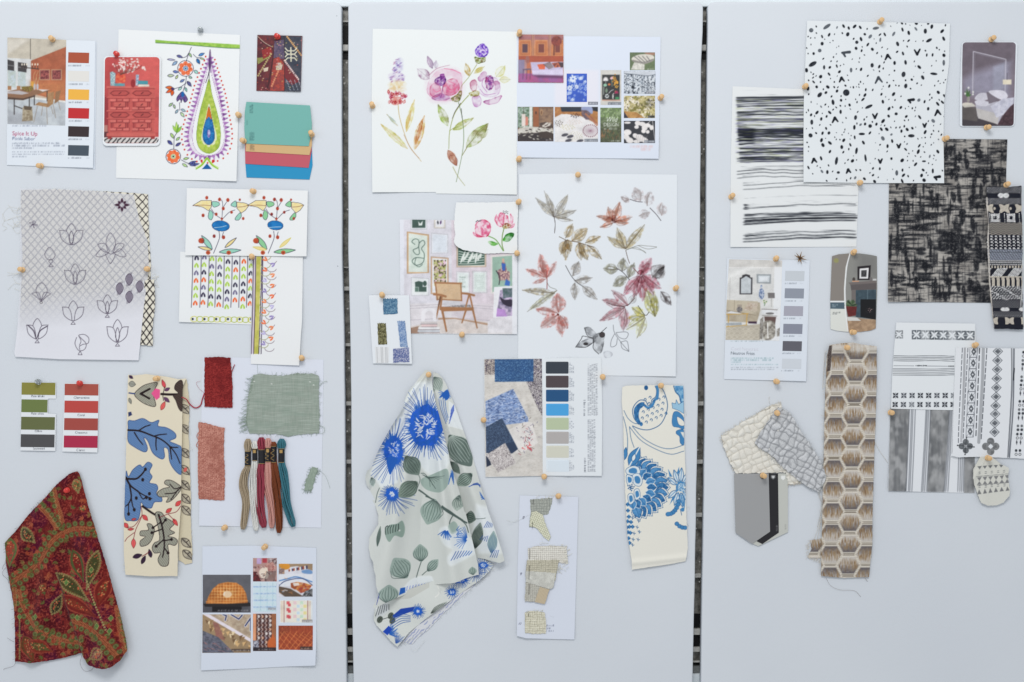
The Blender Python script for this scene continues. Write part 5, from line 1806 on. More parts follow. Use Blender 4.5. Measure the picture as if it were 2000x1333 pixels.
for(x,y,a_,b_)in((1090,850,26,22),(1130,858,30,20),(1080,884,20,16),(1150,890,26,26),(1180,870,26,18),(1140,920,20,18),(1176,926,16,16),(1210,890,18,22),(1000,930,36,26),(990,970,30,24),(1020,1000,34,26),(1070,960,26,20),(1110,980,40,30),(1150,1000,34,24),(1080,1010,30,16),(1000,846,30,10)):
 f.E(x,y,a_,b_,CW,rot=x%40)
f.L([(1240,1000),(1230,930),(1218,830)],5,CW)
f.L([(1170,860),(1200,830)],5,CW)
for i in range(6):
 f.L([(1090+i*14,1015),(1080+i*18,960)],2.6,(150,146,146))
cap(f,1146,1000,1240,1022,11)
f.build('printed_photo',PAGE(),ipo,.05)
f=pic(766,716,948,1016,(104,124,84),ip,ipo,z10)
f.noise(lambda X,Y:np.clip((fbm(X/3,Y/3,3,3)-.45)*4,0,1),(176,196,150),.8)
f.noise(lambda X,Y:np.clip((Y-225)/30,0,1)*(0.5+.5*vn(X,Y,1)),(52,50,40),.85)
for i in range(40):
 x,y=r.uniform(770,944),r.uniform(920,1000)
 f.L([(x,y),(x+r.uniform(-12,12),y-22)],3,(190,110,70)if i%2 else(100,120,70),a=.7)
for i in range(20):
 x,y=r.uniform(770,930),r.uniform(725,800)
 f.leaf(x,y,x+r.uniform(8,24),y+14,6,(130,160,90))
f.T('Wild',812,838,62,(240,244,240),shear=.35,xs=.8)
f.T('DESIGN',794,876,44,(240,242,240),xs=.86)
f.MT(800,904,112,13,(226,230,226),.9,13)
f.MT(826,886,50,7,(226,230,226),.7,14)
f.MT(862,1008,76,12,(230,230,226),.9,15)
f.build('printed_photo',PAGE(),ipo,.05)
f=pic(370,708,746,1012,(222,220,220),ip,ipo,z10)
f.P([(370,708),(746,708),(746,860),(600,790),(430,770),(370,800)],(186,130,76),col2=(160,104,60),ts=5)
f.P([(420,708),(600,708),(600,750),(430,750)],(34,44,60))
f.P([(690,708),(746,708),(746,750),(690,740)],(30,36,46))
f.P([(370,800),(470,770),(600,790),(740,900),(746,1012),(370,1012)],(226,224,224),sm=False)
f.P([(600,716),(650,708),(690,760),(660,800),(700,820),(640,820),(604,780)],(130,106,110),col2=(90,76,90),ts=2)
f.P([(610,708),(690,708),(696,770),(650,740),(604,735)],(150,160,196),sm=True)
f.L([(640,770),(700,830),(736,872)],16,(176,116,86),w2=8)
f.L([(680,790),(746,866)],12,(160,100,76),w2=8)
for(x,y,sx,sy,c,n)in((545,784,34,18,(40,30,40),14),(400,850,34,26,(70,60,50),14),(480,885,60,22,(196,190,150),22),(540,840,60,20,(216,200,190),22),(550,960,60,36,(190,186,160),30)):
 for i in range(n):
  a=i*2.4
  q=math.sqrt(i/n)
  f.leaf(x+sx*q*math.cos(a),y+sy*q*math.sin(a),x+sx*q*math.cos(a)+12*math.cos(a),y+sy*q*math.sin(a)+9*math.sin(a),7,c)
for i in range(24):
 a=i*.2618
 f.L([(680,916),(680+62*math.cos(a),916+60*math.sin(a)*.8)],2.4,(150,110,130),a=.7)
 f.E(680+64*math.cos(a),916+52*math.sin(a),4,4,(90,30,50))
for(x,y)in((458,952),(505,966),(490,1000),(590,1004)):
 f.E(x,y,30,13,(54,52,66),rot=-14,col2=(90,90,100),ts=1.5)
cap(f,628,986,746,1012,16)
f.build('printed_photo',PAGE(),ipo,.05)
f=pic(48,708,360,1008,(120,92,74),ip,ipo,z10)
f.R(48,708,180,890,(170,186,176),col2=(80,110,84),ts=3)
f.R(84,770,116,880,(226,214,206))
f.P([(118,790),(140,800),(140,870),(116,870)],(206,130,110))
f.L([(102,712),(100,770)],3,(60,50,46))
f.R(150,708,176,880,(222,226,222))
f.R(184,708,232,880,(150,90,56))
f.R(240,720,360,880,(110,84,70),col2=(150,120,96),ts=6)
f.E(256,758,12,26,(190,150,110))
f.E(256,758,7,19,(120,84,60))
f.E(208,760,5,14,(40,30,30))
f.P([(240,850),(290,838),(350,860),(360,900),(250,900)],(70,56,52),tex=.3)
for i in range(12):
 x,y=r.uniform(240,350),r.uniform(846,896)
 f.leaf(x,y,x+30,y-14+i,9,(222,216,206))
f.P([(48,905),(120,876),(250,888),(360,905),(360,940),(48,960)],(214,212,204),tex=.2)
f.P([(48,940),(360,930),(360,1008),(48,1008)],(44,36,40))
for i in range(60):
 x,y=r.uniform(48,350),r.uniform(890,985)
 f.leaf(x,y,x+r.uniform(10,34),y+r.uniform(-16,20),9,r.choice([(226,224,214),(110,104,96),(60,54,54),(196,194,180)]))
f.P([(230,930),(300,920),(360,940),(360,985),(240,975)],(60,48,44))
f.MT(296,1002,58,10,(230,230,230),.9,17)
f.build('printed_photo',PAGE(),ipo,.05)
sf=Sheet([(58,82),(446,84),(446,500),(54,497)],(190,110,80),2.6,1.0,wav=.3,z=z10)
f=sf
f.P([(50,80),(450,80),(450,320),(50,320)],(178,100,66),col2=(206,130,84),ts=14)
f.P([(50,80),(450,80),(450,160),(50,130)],(150,100,120),soft=24)
for x0,x1 in((60,165),(200,308),(345,446)):
 f.R(x0,130,x1,270,(206,140,90))
 f.R(x0+6,140,x1-6,262,(188,110,66))
 f.R(x0+22,158,x1-22,244,(196,130,84))
 f.R(x0+30,166,x1-30,238,(120,56,50)if x0!=60 else(84,50,66))
for x in(174,186,318,330):
 f.L([(x,86),(x,268)],4,(120,70,60))
 f.L([(x+4,86),(x+4,268)],3,(230,180,140))
f.E(386,140,46,44,(150,66,50),col2=(110,40,40),ts=4)
f.L([(366,180),(364,260)],9,(90,40,36))
f.R(50,268,446,322,(168,76,50))
f.P([(50,300),(110,300),(110,430),(50,430)],(110,96,130))
for i in range(9):
 f.L([(60+i*8,305),(60+i*8,420)],3,(170,160,186))
f.R(50,420,446,500,(170,80,130),col2=(150,90,150),ts=12)
f.P([(160,322),(440,318),(446,440),(420,444),(330,430),(176,430)],(196,186,216),sm=False)
f.P([(176,396),(440,386),(446,440),(180,436)],(214,206,232))
f.P([(176,432),(440,440),(440,460),(230,456)],(90,50,90),soft=5)
f.P([(218,342),(290,336),(284,384),(236,384)],(214,96,60))
f.P([(270,340),(330,318),(362,366),(320,384)],(90,70,80))
for i in range(7):
 f.L([(280+i*9,336-i*2),(322+i*6,378-i*2)],3,(206,200,200),a=.8)
f.P([(344,330),(410,322),(430,362),(370,370)],(206,110,70),col2=(110,50,50),ts=3)
f.P([(400,322),(446,326),(446,366),(424,370)],(70,50,60))
f.E(134,300,18,34,(150,96,90),tex=.4)
f.P([(90,380),(160,376),(168,388),(96,394)],(110,90,110))
for x in(98,130,160):
 f.L([(x,388),(x-4,470)],4,(90,50,80))
f.build('magazine_cutting',PAGE(),thick=.3,label='cut-out picture of a lilac sofa against orange panelling',cat='photo')
# gallery wall photo
z11=(710,370,3.703)
gw=Sheet([(262,220),(1112,228),(1110,1048),(268,1044)],(224,226,232),1.2,1.0,wav=.5,z=z11,lifts=[(1012,655,2,60)])
f=gw
f.P([(290,222),(640,224),(650,960),(296,1000)],(214,212,220))
f.P([(636,224),(1076,230),(1076,1040),(640,940)],(214,204,212))
f.P([(930,470),(1076,470),(1076,900),(940,900)],(200,186,192),soft=12)
f.P([(290,830),(640,820),(650,930),(296,1000)],(218,214,218))
f.P([(640,820),(940,830),(940,960),(640,930)],(212,204,210))
for y in(828,846,930):
 f.L([(296,y+20),(640,y)],3,(180,174,182))
 f.L([(640,y),(936,y+22)],3,(180,174,182))
f.P([(296,1000),(660,930),(940,965),(1076,1000),(1076,1044),(296,1044)],(206,198,194),col2=(216,208,204),ts=6)
f.P([(540,945),(660,938),(900,985),(900,970),(660,930),(540,930)],(176,146,124))
f.P([(336,1004),(400,990),(400,1044),(340,1044)],(160,130,112))
def frame(x0,y0,x1,y1,fr,inner=(226,230,228),sk=0):
 f.P([(x0,y0),(x1,y0+sk),(x1,y1-sk*.3),(x0,y1)],tuple(int(c*.82)for c in fr))
 f.P([(x0+4,y0+4),(x1-4,y0+sk+4),(x1-4,y1-5),(x0+4,y1-4)],fr)
 f.P([(x0+12,y0+12),(x1-12,y0+sk+10),(x1-12,y1-12),(x0+12,y1-12)],inner)
GD=(60,84,76)
frame(314,306,474,612,(206,170,130),(214,222,214),22)
f.P([(342,350),(446,362),(446,572),(342,576)],(206,218,208))
f.L([(372,400),(350,380),(372,360),(400,372),(396,420),(360,440),(378,470),(404,466),(400,400),(430,370),(444,396),(420,430),(440,470),(430,530),(380,550),(352,520),(380,495),(436,500)],4.4,GD)
f.L([(380,495),(372,540),(400,562),(426,545)],4,GD)
frame(340,200,460,292,(220,222,226),GD)
f.P([(396,232),(410,250),(430,228),(424,262),(400,264)],(220,226,222))
frame(510,190,592,284,(220,214,206),(228,228,232))
f.leaf(540,256,536,226,12,(50,50,60))
f.leaf(556,256,562,224,12,(90,60,110))
frame(490,316,612,466,(222,224,230),(214,220,228),10)
frame(486,486,616,760,(206,176,150),(228,232,236),10)
f.P([(506,510),(598,516),(598,700),(510,700)],(180,186,110),col2=(222,190,210),ts=3.5)
f.noise(lambda X,Y:np.clip((fbm(X/3,Y/3,2,71)-.55)*8,0,1)*((X>847)&(X<871)&(Y>508)&(Y<552)),(90,80,60))
frame(344,636,474,772,(222,224,228),(226,230,230),8)
f.P([(372,672),(400,664),(430,672),(428,708),(374,708)],GD)
f.E(444,682,14,20,GD)
f.R(400,706,456,742,GD)
f.R(372,710,398,742,(90,116,104))
frame(672,400,888,566,(206,186,166),(222,226,222),8)
f.P([(684,420),(876,426),(876,548),(684,552)],(60,90,78))
for i in range(9):
 f.leaf(700+i*18,540-(i%3)*18,740+i*14,440+(i%2)*30,16,(222,228,222))
for i in range(6):
 f.L([(690,450+i*18),(760,460+i*16),(870,440+i*18)],5,(222,228,222))
frame(672,594,768,752,(222,222,226),(222,230,228),4)
for i,wd in enumerate(('THERE','IS NO','PLACE','LIKE','HOME')):
 f.T(wd,692,644+i*17,18,(130,150,142),xs=.9)
frame(788,590,894,752,(222,222,226),(216,226,222),4)
for i in range(8):
 f.MT(806,626+i*13,64,6,(150,166,160),.6,i)
f.P([(920,480),(1076,468),(1076,760),(920,756)],(222,216,214))
f.P([(932,492),(1076,480),(1076,700),(932,745)],(150,180,164))
f.P([(1000,530),(1010,504),(1022,530),(1040,590),(1060,600),(1056,660),(980,660),(968,590),(996,570)],(222,196,176),col2=(110,70,90),ts=2.2)
f.P([(998,535),(1028,540),(1024,590),(1004,588)],(56,96,176))
f.E(1010,514,9,14,(206,170,150))
f.P([(1030,650),(1060,670),(1056,700),(1020,694)],(60,104,180))
f.L([(960,590),(985,640),(980,690)],6,(40,36,44))
f.P([(944,708),(1076,700),(1076,920),(938,930)],(232,232,236))
f.P([(988,730),(1076,716),(1076,916),(960,922)],(110,106,130),col2=(206,186,214),ts=6)
f.P([(988,780),(1010,830),(1070,850),(1076,800),(1020,800)],(44,36,56),sm=True)
f.P([(966,860),(1020,870),(1040,920),(960,922)],(180,140,200))
f.P([(1005,716),(1076,716),(1076,780),(1010,790)],(70,96,96),tex=.4)
f.P([(898,960),(930,936),(1000,924),(1076,920),(1076,1040),(900,1040)],(214,212,216),col2=(224,222,226),ts=5)
WD,WDD=(160,112,76),(110,74,52)
f.P([(516,674),(708,680),(712,806),(600,800),(526,790)],(206,176,140),tex=.1)
f.L([(516,676),(708,682)],12,WD,sm=False)
f.L([(520,676),(534,800)],10,WD)
f.L([(704,680),(710,806)],9,WD)
f.L([(530,796),(710,806)],8,WD,sm=False)
f.L([(510,760),(560,766),(594,776)],16,WD)
f.L([(712,752),(760,758),(800,768)],15,WD)
f.P([(580,806),(700,810),(700,840),(590,842)],(206,204,210))
f.P([(590,850),(640,842),(770,836),(780,856),(700,862)],(196,190,190),col2=(110,106,110),ts=2)
f.P([(556,850),(796,856),(796,878),(570,884)],WD)
for a,b,w0,w1 in(((566,780),(556,870),14,12),((556,780),(525,940),12,8),((566,860),(600,1026),18,12),((545,850),(524,940),10,8),((762,770),(740,850),12,10),((770,770),(792,870),12,12),((790,870),(822,1004),15,9),((742,872),(712,966),14,9)):
 f.L([a,b],w0,WD if a[0]%4 else WDD,w2=w1)
f.L([(430,950),(436,890),(470,870),(510,885),(516,950)],26,(230,228,232))
for i,(x0,x1,c)in enumerate(((414,534,(206,200,200)),(420,530,(222,196,196)),(396,550,(226,226,228)),(392,552,(196,200,206)))):
 f.R(x0,958+i*20,x1,974+i*20,c)
 f.L([(x0,976+i*20),(x1,976+i*20)],3,(120,110,116))
f.P([(1076,220),(1112,226),(1110,1050),(1076,1048)],(230,232,237))
f.P([(262,218),(290,220),(296,1050),(262,1050)],(226,228,236))
gw.build('gallery_photo',PAGE(),thick=.35,label='picture of a cane armchair before a wall of framed green prints',cat='photo')
# torn paper with two pink flowers
tp=Sheet([(672,96),(900,98),(1120,92),(1112,280),(1110,466),(1000,462),(930,466),(880,468),(830,456),(780,452),(720,440),(690,425),(662,400),(655,375),(664,330),(656,250),(660,180)],(236,239,240),3.4,1.1,wav=.6,jag=.5,z=z11,lifts=[(890,480,3.5,40)])
tp.out=np.vstack([tp.out])
f=tp
P1,P2=(226,70,120),(240,150,180)
f.L([(904,340),(960,370),(1010,446)],7,(110,160,80))
f.L([(1016,284),(1004,340),(1002,400),(1014,446)],7,(120,150,80))
f.wash([(806,300),(812,250),(840,226),(880,222),(916,250),(922,296),(900,340),(856,350),(820,340)],P1,.85,col2=P2,edge=.5,ts=6)
f.wash([(792,310),(812,322),(860,345),(830,350),(800,336)],P1,.8)
for pts in([(822,250),(840,290),(830,320)],[(838,236),(870,290)]):
 f.L(pts,6,(246,226,236),a=.9)
for i in range(6):
 f.leaf(810+i*7,240-(i%3)*6,820+i*7,232-(i%2)*8,6,(90,90,100))
for pts in([(962,180),(948,230),(980,270),(1010,268),(980,230)],[(985,172),(975,220),(1010,264),(1020,200),(1020,176)],[(1060,174),(1084,210),(1076,250),(1040,270),(1060,220)],[(1096,240),(1084,276),(1046,284),(1070,262)],[(1022,190),(1044,196),(1050,240),(1016,260),(1006,220)]):
 f.wash(pts,P1,.75,col2=P2,edge=.5,ts=5)
for i in range(8):
 f.E(1012+(i%4)*10,160+(i//4)*12+(i%2)*5,4,3,(80,80,84))
f.wash([(1004,262),(1030,246),(1060,252),(1066,272),(1040,286),(1010,282)],(140,110,50),.9,col2=(190,160,80),ts=2)
f.wash([(900,380),(930,376),(972,396),(950,410),(916,402)],(70,160,40),.95,col2=(110,190,80))
f.wash([(1010,376),(1020,340),(1056,316),(1088,322),(1080,350),(1050,378)],(60,170,30),.95,col2=(40,120,40),edge=.6)
tp.build('torn_paper',PAPER(),thick=.5,label='small torn paper with two painted pink flowers and green leaves',cat='painting')
# big sheet of loose brushwork leaves
z12=(1000,330,3.25)
lv=Sheet([(44,36),(420,30),(1048,38),(1046,700),(1038,1318),(500,1312),(38,1300)],(224,229,234),.9,1.1,wav=.5,z=z12,lifts=[(1320,738,2.5,60)])
f=lv
def bleaf(x0,y0,x1,y1,wd,col,ink=True,bend=0,n=3,seed=0,a=.8):
 wd=wd*1.28
 col=tuple(int(c*.8+q*.2)for c,q in zip(col,(160,136,118)))
 p,mid=f.leafpts(x0,y0,x1,y1,wd,bend)
 f.wash(p,tuple(int(c+(255-c)*.12)for c in col),a,col2=tuple(min(250,int(c*1.35))for c in col),edge=.22,ts=5,soft=4.2,var=.85)
 rr=random.Random(int(x0*3+y1)+seed)
 d=np.array([x1-x0,y1-y0],float)
 nn_=np.array([-d[1],d[0]])/(np.hypot(*d)+1e-6)
 for i in range(n+2):
  o=rr.uniform(-.32,.32)*wd
  f.L([np.array([x0,y0]),np.array([x0,y0])+d*.5+nn_*(o+bend),np.array([x0,y0])+d*rr.uniform(.8,.98)+nn_*o*.3],wd*.16,tuple(int(c*.82)for c in col),a=.28,taper=True)
 if ink:
  f.L(mid+nn_*rr.uniform(-3,3),2.0,(66,60,62),a=.5)
  if rr.random()<.8:
   f.L([p[0],p[3]+nn_*3,p[7]],1.8,(76,70,72),a=.38)
  if rr.random()<.6:
   f.L([p[0],p[-3]-nn_*2,p[-7]],1.8,(76,70,72),a=.38)
GR_,OLV_,TAN_,RED_,MAU_=(150,146,128),(160,150,110),(166,144,100),(176,110,100),(176,120,130)
for a in(((266,306),(150,184),32),((264,304),(206,140),26),((268,300),(240,190),22),((272,306),(356,166),38),((272,308),(408,266),34),((280,312),(386,330),20)):
 bleaf(*a[0],*a[1],a[2],(170,166,152))
f.L([(266,300),(274,350),(270,408)],3,(60,50,50))
for a in(((340,440),(385,350),40),((340,455),(312,545),44),((346,455),(340,580),40),((352,450),(372,525),34),((380,458),(480,380),56),((424,470),(440,580),44),((430,470),(480,580),44),((466,472),(562,430),36),((478,486),(570,576),38)):
 bleaf(*a[0],*a[1],a[2],TAN_)
f.L([(300,432),(350,455),(420,468),(520,500)],3,(90,70,50))
for a in(((650,330),(536,300),26),((650,330),(684,212),44),((640,330),(610,244),40),((650,335),(762,306),34),((640,345),(560,372),24),((650,340),(740,346),28),((640,330),(588,330),30)):
 bleaf(*a[0],*a[1],a[2],(196,124,100),n=4)
f.wash([(634,300),(656,296),(668,330),(650,346),(634,330)],(130,64,56),.4,soft=3)
for(x0,y0,x1,y1,wd)in((815,205,775,120,62),(858,236,880,144,54),(950,298,950,214,52),(805,300,876,276,46),(740,200,690,180,30),(710,210,748,190,26)):
 bleaf(x0,y0,x1,y1,wd,(178,166,168),ink=False,n=3)
f.L([(750,195),(790,208),(828,212)],3,(70,60,66))
f.L([(876,250),(915,290),(945,330)],3,(60,50,56))
for a in(((718,510),(665,375),44),((722,510),(842,355),44),((710,505),(604,432),34)):
 bleaf(*a[0],*a[1],a[2],(164,150,108),n=4)
for pts in([(724,516),(800,488),(850,490),(918,496)],[(724,516),(790,500),(850,536)],[(760,504),(830,520),(850,536)],[(800,488),(860,510),(918,500)]):
 f.L(pts,2.4,(110,110,100),a=.8)
f.L([(722,520),(735,570),(746,600)],3,(90,70,60))
for a in(((216,690),(178,540),52),((210,690),(84,638),34),((222,690),(280,590),34),((216,695),(196,580),34),((216,700),(130,730),22)):
 bleaf(*a[0],*a[1],a[2],(190,116,110),n=4,ink=False)
f.L([(216,640),(222,700),(222,762)],5,(150,80,80))
f.L([(222,720),(240,750),(280,766)],2.4,(120,120,110))
bleaf(270,790,66,770,34,(150,140,110))
bleaf(285,772,96,906,30,(160,160,130))
for a in(((386,680),(425,588),48),((398,712),(510,694),42),((400,725),(400,832),42),((446,745),(540,830),40)):
 bleaf(*a[0],*a[1],a[2],(150,146,140))
f.L([(340,615),(376,680),(410,720),(446,745)],3,(60,56,56))
for a in(((672,640),(578,632),50),((700,650),(708,568),52),((740,690),(776,598),38),((728,688),(640,744),50)):
 bleaf(*a[0],*a[1],a[2],(130,132,110))
f.L([(660,628),(706,660),(746,706)],4,(50,44,44))
for a in(((814,670),(884,566),60),((814,676),(866,600),40),((808,680),(706,806),50),((814,684),(770,820),44),((822,684),(830,840),50),((826,680),(900,800),56),((830,676),(945,760),56)):
 bleaf(*a[0],*a[1],a[2],(180,104,124),n=5)
f.wash([(800,650),(830,650),(850,700),(820,730),(790,700)],(140,56,76),.4,soft=3)
f.L([(770,630),(806,670)],4,(110,50,50))
bleaf(892,690,966,612,76,(120,116,120))
f.wash(f.leafpts(910,700,966,620,40)[0],(50,48,52),.85,col2=(150,150,150))
bleaf(944,780,1010,866,40,(60,56,60))
for a in(((908,936),(850,760),62),((908,936),(900,780),40)):
 bleaf(*a[0],*a[1],a[2],(176,176,100))
for a in(((736,868),(632,770),40),((716,880),(572,830),44),((716,884),(556,966),44),((720,890),(706,1030),54)):
 bleaf(*a[0],*a[1],a[2],(176,116,128),n=5)
f.L([(600,850),(660,870),(730,868),(780,820)],4,(70,36,40))
for a in(((842,932),(762,880),40),((842,938),(730,950),36),((842,944),(726,1020),44),((846,948),(792,1076),44)):
 bleaf(*a[0],*a[1],a[2],(186,180,80)if a[2]<42 else(206,204,150))
f.L([(800,870),(845,930),(870,910)],3,(60,60,40))
bleaf(745,860,790,790,34,(210,214,214))
for a in(((296,912),(290,790),76),((288,916),(148,892),44),((286,930),(180,1010),60),((296,936),(316,1066),46),((304,930),(352,1016),46)):
 bleaf(*a[0],*a[1],a[2],(186,112,106),n=5,ink=False)
f.E(292,926,8,8,(120,60,50))
f.wash([(460,1010),(500,1010),(545,1060),(520,1070),(480,1050)],(140,140,142),.8,col2=(190,190,192))
f.wash([(516,1060),(560,1040),(586,1060),(576,1140),(560,1172),(530,1160),(516,1110)],(130,130,132),.85,col2=(180,180,180))
f.wash([(410,1130),(450,1090),(516,1070),(516,1100),(470,1130)],(120,120,124),.75,col2=(200,200,200))
for pts in([(404,1132),(440,1080),(452,1062),(516,1080)],[(404,1132),(470,1132),(520,1100)],[(460,1010),(480,1060),(530,1076)],[(520,1096),(516,1140),(550,1176)],[(560,1044),(600,1008)]):
 f.L(pts,3,(50,50,52))
f.E(572,1054,18,17,(70,64,66),edge=(30,30,30))
f.E(468,1112,16,10,(60,58,60))
for pts in([(642,992),(650,1040),(690,1100),(742,1160)],[(660,1040),(720,1036),(738,1050),(720,1080),(680,1070),(660,1040)],[(690,1100),(730,1096),(742,1160)],[(690,1100),(700,1140),(742,1160)],[(650,1050),(630,1090),(628,1130),(660,1120),(668,1080)]):
 f.L(pts,2.6,(90,92,98),a=.85)
f.wash([(580,1165),(610,1155),(640,1175),(620,1200),(590,1200)],(200,200,204),.6)
lvo=lv.build('leaf_painting',PAPER(),thick=.3,label='tall pale sheet of loose inky leaves and dusky red blooms',cat='painting')
# swatch card with blue and olive samples
ca=Sheet([(38,768),(332,768),(352,1262),(70,1260)],(228,233,238),3.0,2,wav=.2,z=z11,lifts=[(803,712,2,50)])
cao=ca.build('sample_card',CARD(),thick=.5,label='narrow white card with five pinked tweed samples in blue and olive',cat='sample card')
def sample(out,base,dark,light,par,paro,z,name='fabric_sample',seed=1,s=.9,h=.5,thick=.4,zig=0,raised=.4):
 s_=Sheet(out,base,h,.9,over=par,z=z,jag=.5,seed=seed)
 n=_hash(np.floor(s_.X/(s*1.5)),np.floor(s_.Y/(s*1.5)),seed)
 s_.blend((slice(None),slice(None)),(n<.4)*.6,dark)
 s_.blend((slice(None),slice(None)),(n>.65)*.6,light)
 s_.H+=n*raised
 s_.build(name,COARSE(),paro,thick)
 return s_
zg=lambda x0,y0,x1,n,d:[(x0+(x1-x0)*i/n,y0+(d if i%2 else 0))for i in range(n+1)]
sample(zg(142,788,246,12,9)+[(248,900),(200,904),(146,906)],(90,130,160),(60,96,130),(140,170,190),ca,cao,z11,seed=2)
sample(zg(102,966,162,8,8)+[(172,1122),(108,1124)],(110,108,74),(64,62,46),(170,166,130),ca,cao,z11,seed=3)
sample(zg(246,950,300,8,8)+[(322,1145),(268,1140)],(130,156,194),(90,120,170),(190,204,222),ca,cao,z11,seed=4)
sample([(216,1154),(330,1146),(334,1250),(216,1254)],(124,136,176),(70,84,140),(210,206,214),ca,cao,z11,seed=5)
sm5=Sheet([(84,1140),(184,1140),(184,1256),(90,1256)],(230,232,234),.5,.9,over=ca,z=z11)
for i,x in enumerate((98,128,138,160,170)):
 sm5 .L([(x,1142),(x+4,1254)],4,(176,178,180))
sm5 .build('fabric_sample',COARSE(),cao,.4)
# booklet
z15=(930,690,5.126)
bk=Sheet([(78,60),(660,52),(1252,46),(1262,640),(1256,1228),(668,1226),(92,1242),(84,640)],(222,227,231),2.2,1.1,wav=.2,z=z15,lifts=[(1176,930,2,50)],hfun=lambda X,Y:2.2*np.exp(-np.abs(X-1110)/16)+1.0*np.exp(-((X-1000)/24)**2)-1.2*np.exp(-np.abs(X-1059.5)/3.0))
f=bk
for j,n_ in enumerate((8,8)):
 for i in range((5,4)[j]):
  f.MT(1118+i*20,(622,1184)[j],(512,520)[j],17,(84,88,98),.6,80+j*9+i,vert=True,fill=.95)
f.MT(1076,626,168,18,(60,64,76),.8,100,vert=True)
f.MT(1082,1188,138,18,(60,64,76),.8,101,vert=True)
for k in range(8):
 for i in range(3):
  f.MT(934+i*17,196+k*140,100-i*16,11,(84,90,104),.8,110+k*3+i,vert=True)
bko=bk.build('booklet',PAGE(),thick=.8,label='open booklet with blue textured samples pictured beside a column of eight colours',cat='booklet')
for k,c in enumerate(((52,60,70),(76,66,70),(30,78,122),(72,156,212),(176,188,158),(170,166,164),(200,200,186),(216,226,234))):
 y0=86+k*140
 q=np.array(rounded(697+k*.8,y0,924+k*.4,y0+120,10))/5.126+np.array([930,690])
 chip(bk,bko,q,c)
f=Sheet([(82,62),(658,56),(664,640),(666,1228),(94,1238),(86,640)],(206,202,196),.2,.9,over=bk,z=z15)
f.noise(lambda X,Y:np.clip((fbm(X/4,Y/1.6,3,3)-.5)*4,0,1),(186,180,172),.6)
f.P([(80,56),(190,58),(186,215),(84,216)],(190,180,172))
f.P([(500,286),(575,56),(668,56),(668,640),(620,560)],(190,184,184))
def inpoly(pts):
 p=f._t(pts)
 return sd_poly(f.X,f.Y,p)<0
spk=inpoly([(80,56),(186,58),(186,215),(84,216)])|inpoly([(500,286),(575,56),(668,56),(668,640),(620,560)])
f.noise(lambda X,Y:spk*(vn(X/.9,Y/.9,3)>.62),(56,50,58),.9)
f.noise(lambda X,Y:spk*(vn(X/2,Y/2,13)>.78),(70,60,90),.7)
f.P([(186,60),(574,60),(572,284),(188,288)],(46,88,136))
m_=inpoly([(186,60),(574,60),(572,284),(188,288)])
f.noise(lambda X,Y:m_*np.clip(np.sin(X*.9+Y*2.3+3*fbm(X/4,Y/4,2,1))*2,0,1),(28,56,100),.7)
f.noise(lambda X,Y:m_*np.clip((vn(X/1.1,Y/.8,7)-.62)*5,0,1),(120,160,196),.8)
f.P([(94,482),(370,358),(520,650),(522,690),(96,740)],(130,154,196))
m2=inpoly([(94,482),(370,358),(520,650),(522,690),(96,740)])
f.noise(lambda X,Y:m2*np.clip((fbm(X/4+Y/6,Y/1.3,3,17)-.5)*7,0,1),(190,202,224),.9)
f.noise(lambda X,Y:m2*np.clip((fbm(X/3,Y/1.1,2,27)-.55)*9,0,1),(70,90,136),.8)
f.P([(330,764),(480,690),(556,690),(620,900),(480,985),(400,1000)],(220,216,212))
for i in range(60):
 x,y=r.gauss(515,50),r.gauss(830,90)
 f.L([(x,y),(x+r.uniform(-24,24),y+r.uniform(-24,24))],5,r.choice([(150,70,84),(130,120,140),(90,80,70),(206,180,180),(84,80,110)]),a=.85)
for i in range(14):
 x,y=r.gauss(515,22),r.gauss(930,26)
 f.L([(x,y),(x+r.uniform(-30,20),y+r.uniform(-26,26))],5,(196,50,56))
f.P([(96,740),(260,650),(420,960),(360,1004),(100,1000)],(44,60,86))
m3=inpoly([(96,740),(260,650),(380,880),(310,900),(100,1000)])
f.noise(lambda X,Y:m3*(vn(X/.9,Y/.9,37)>.6),(96,120,150),.7)
f.P([(98,1030),(130,1040),(152,1118),(104,1140)],(40,50,70))
f.P([(98,1020),(290,898),(400,1100),(220,1194)],(190,184,182))
m4=inpoly([(98,1020),(290,898),(400,1100),(220,1194)])
f.noise(lambda X,Y:m4*(vn(X/1.0,Y/1.0,47)>.66),(110,100,104),.8)
f.noise(lambda X,Y:m4*(vn(X/1.0+9,Y/1.0,49)>.72),(232,228,226),.8)
f.L([(400,1104),(460,1040),(540,1010)],5,(160,156,150),a=.5)
f.build('printed_photo',PAGE(),bko,.05)
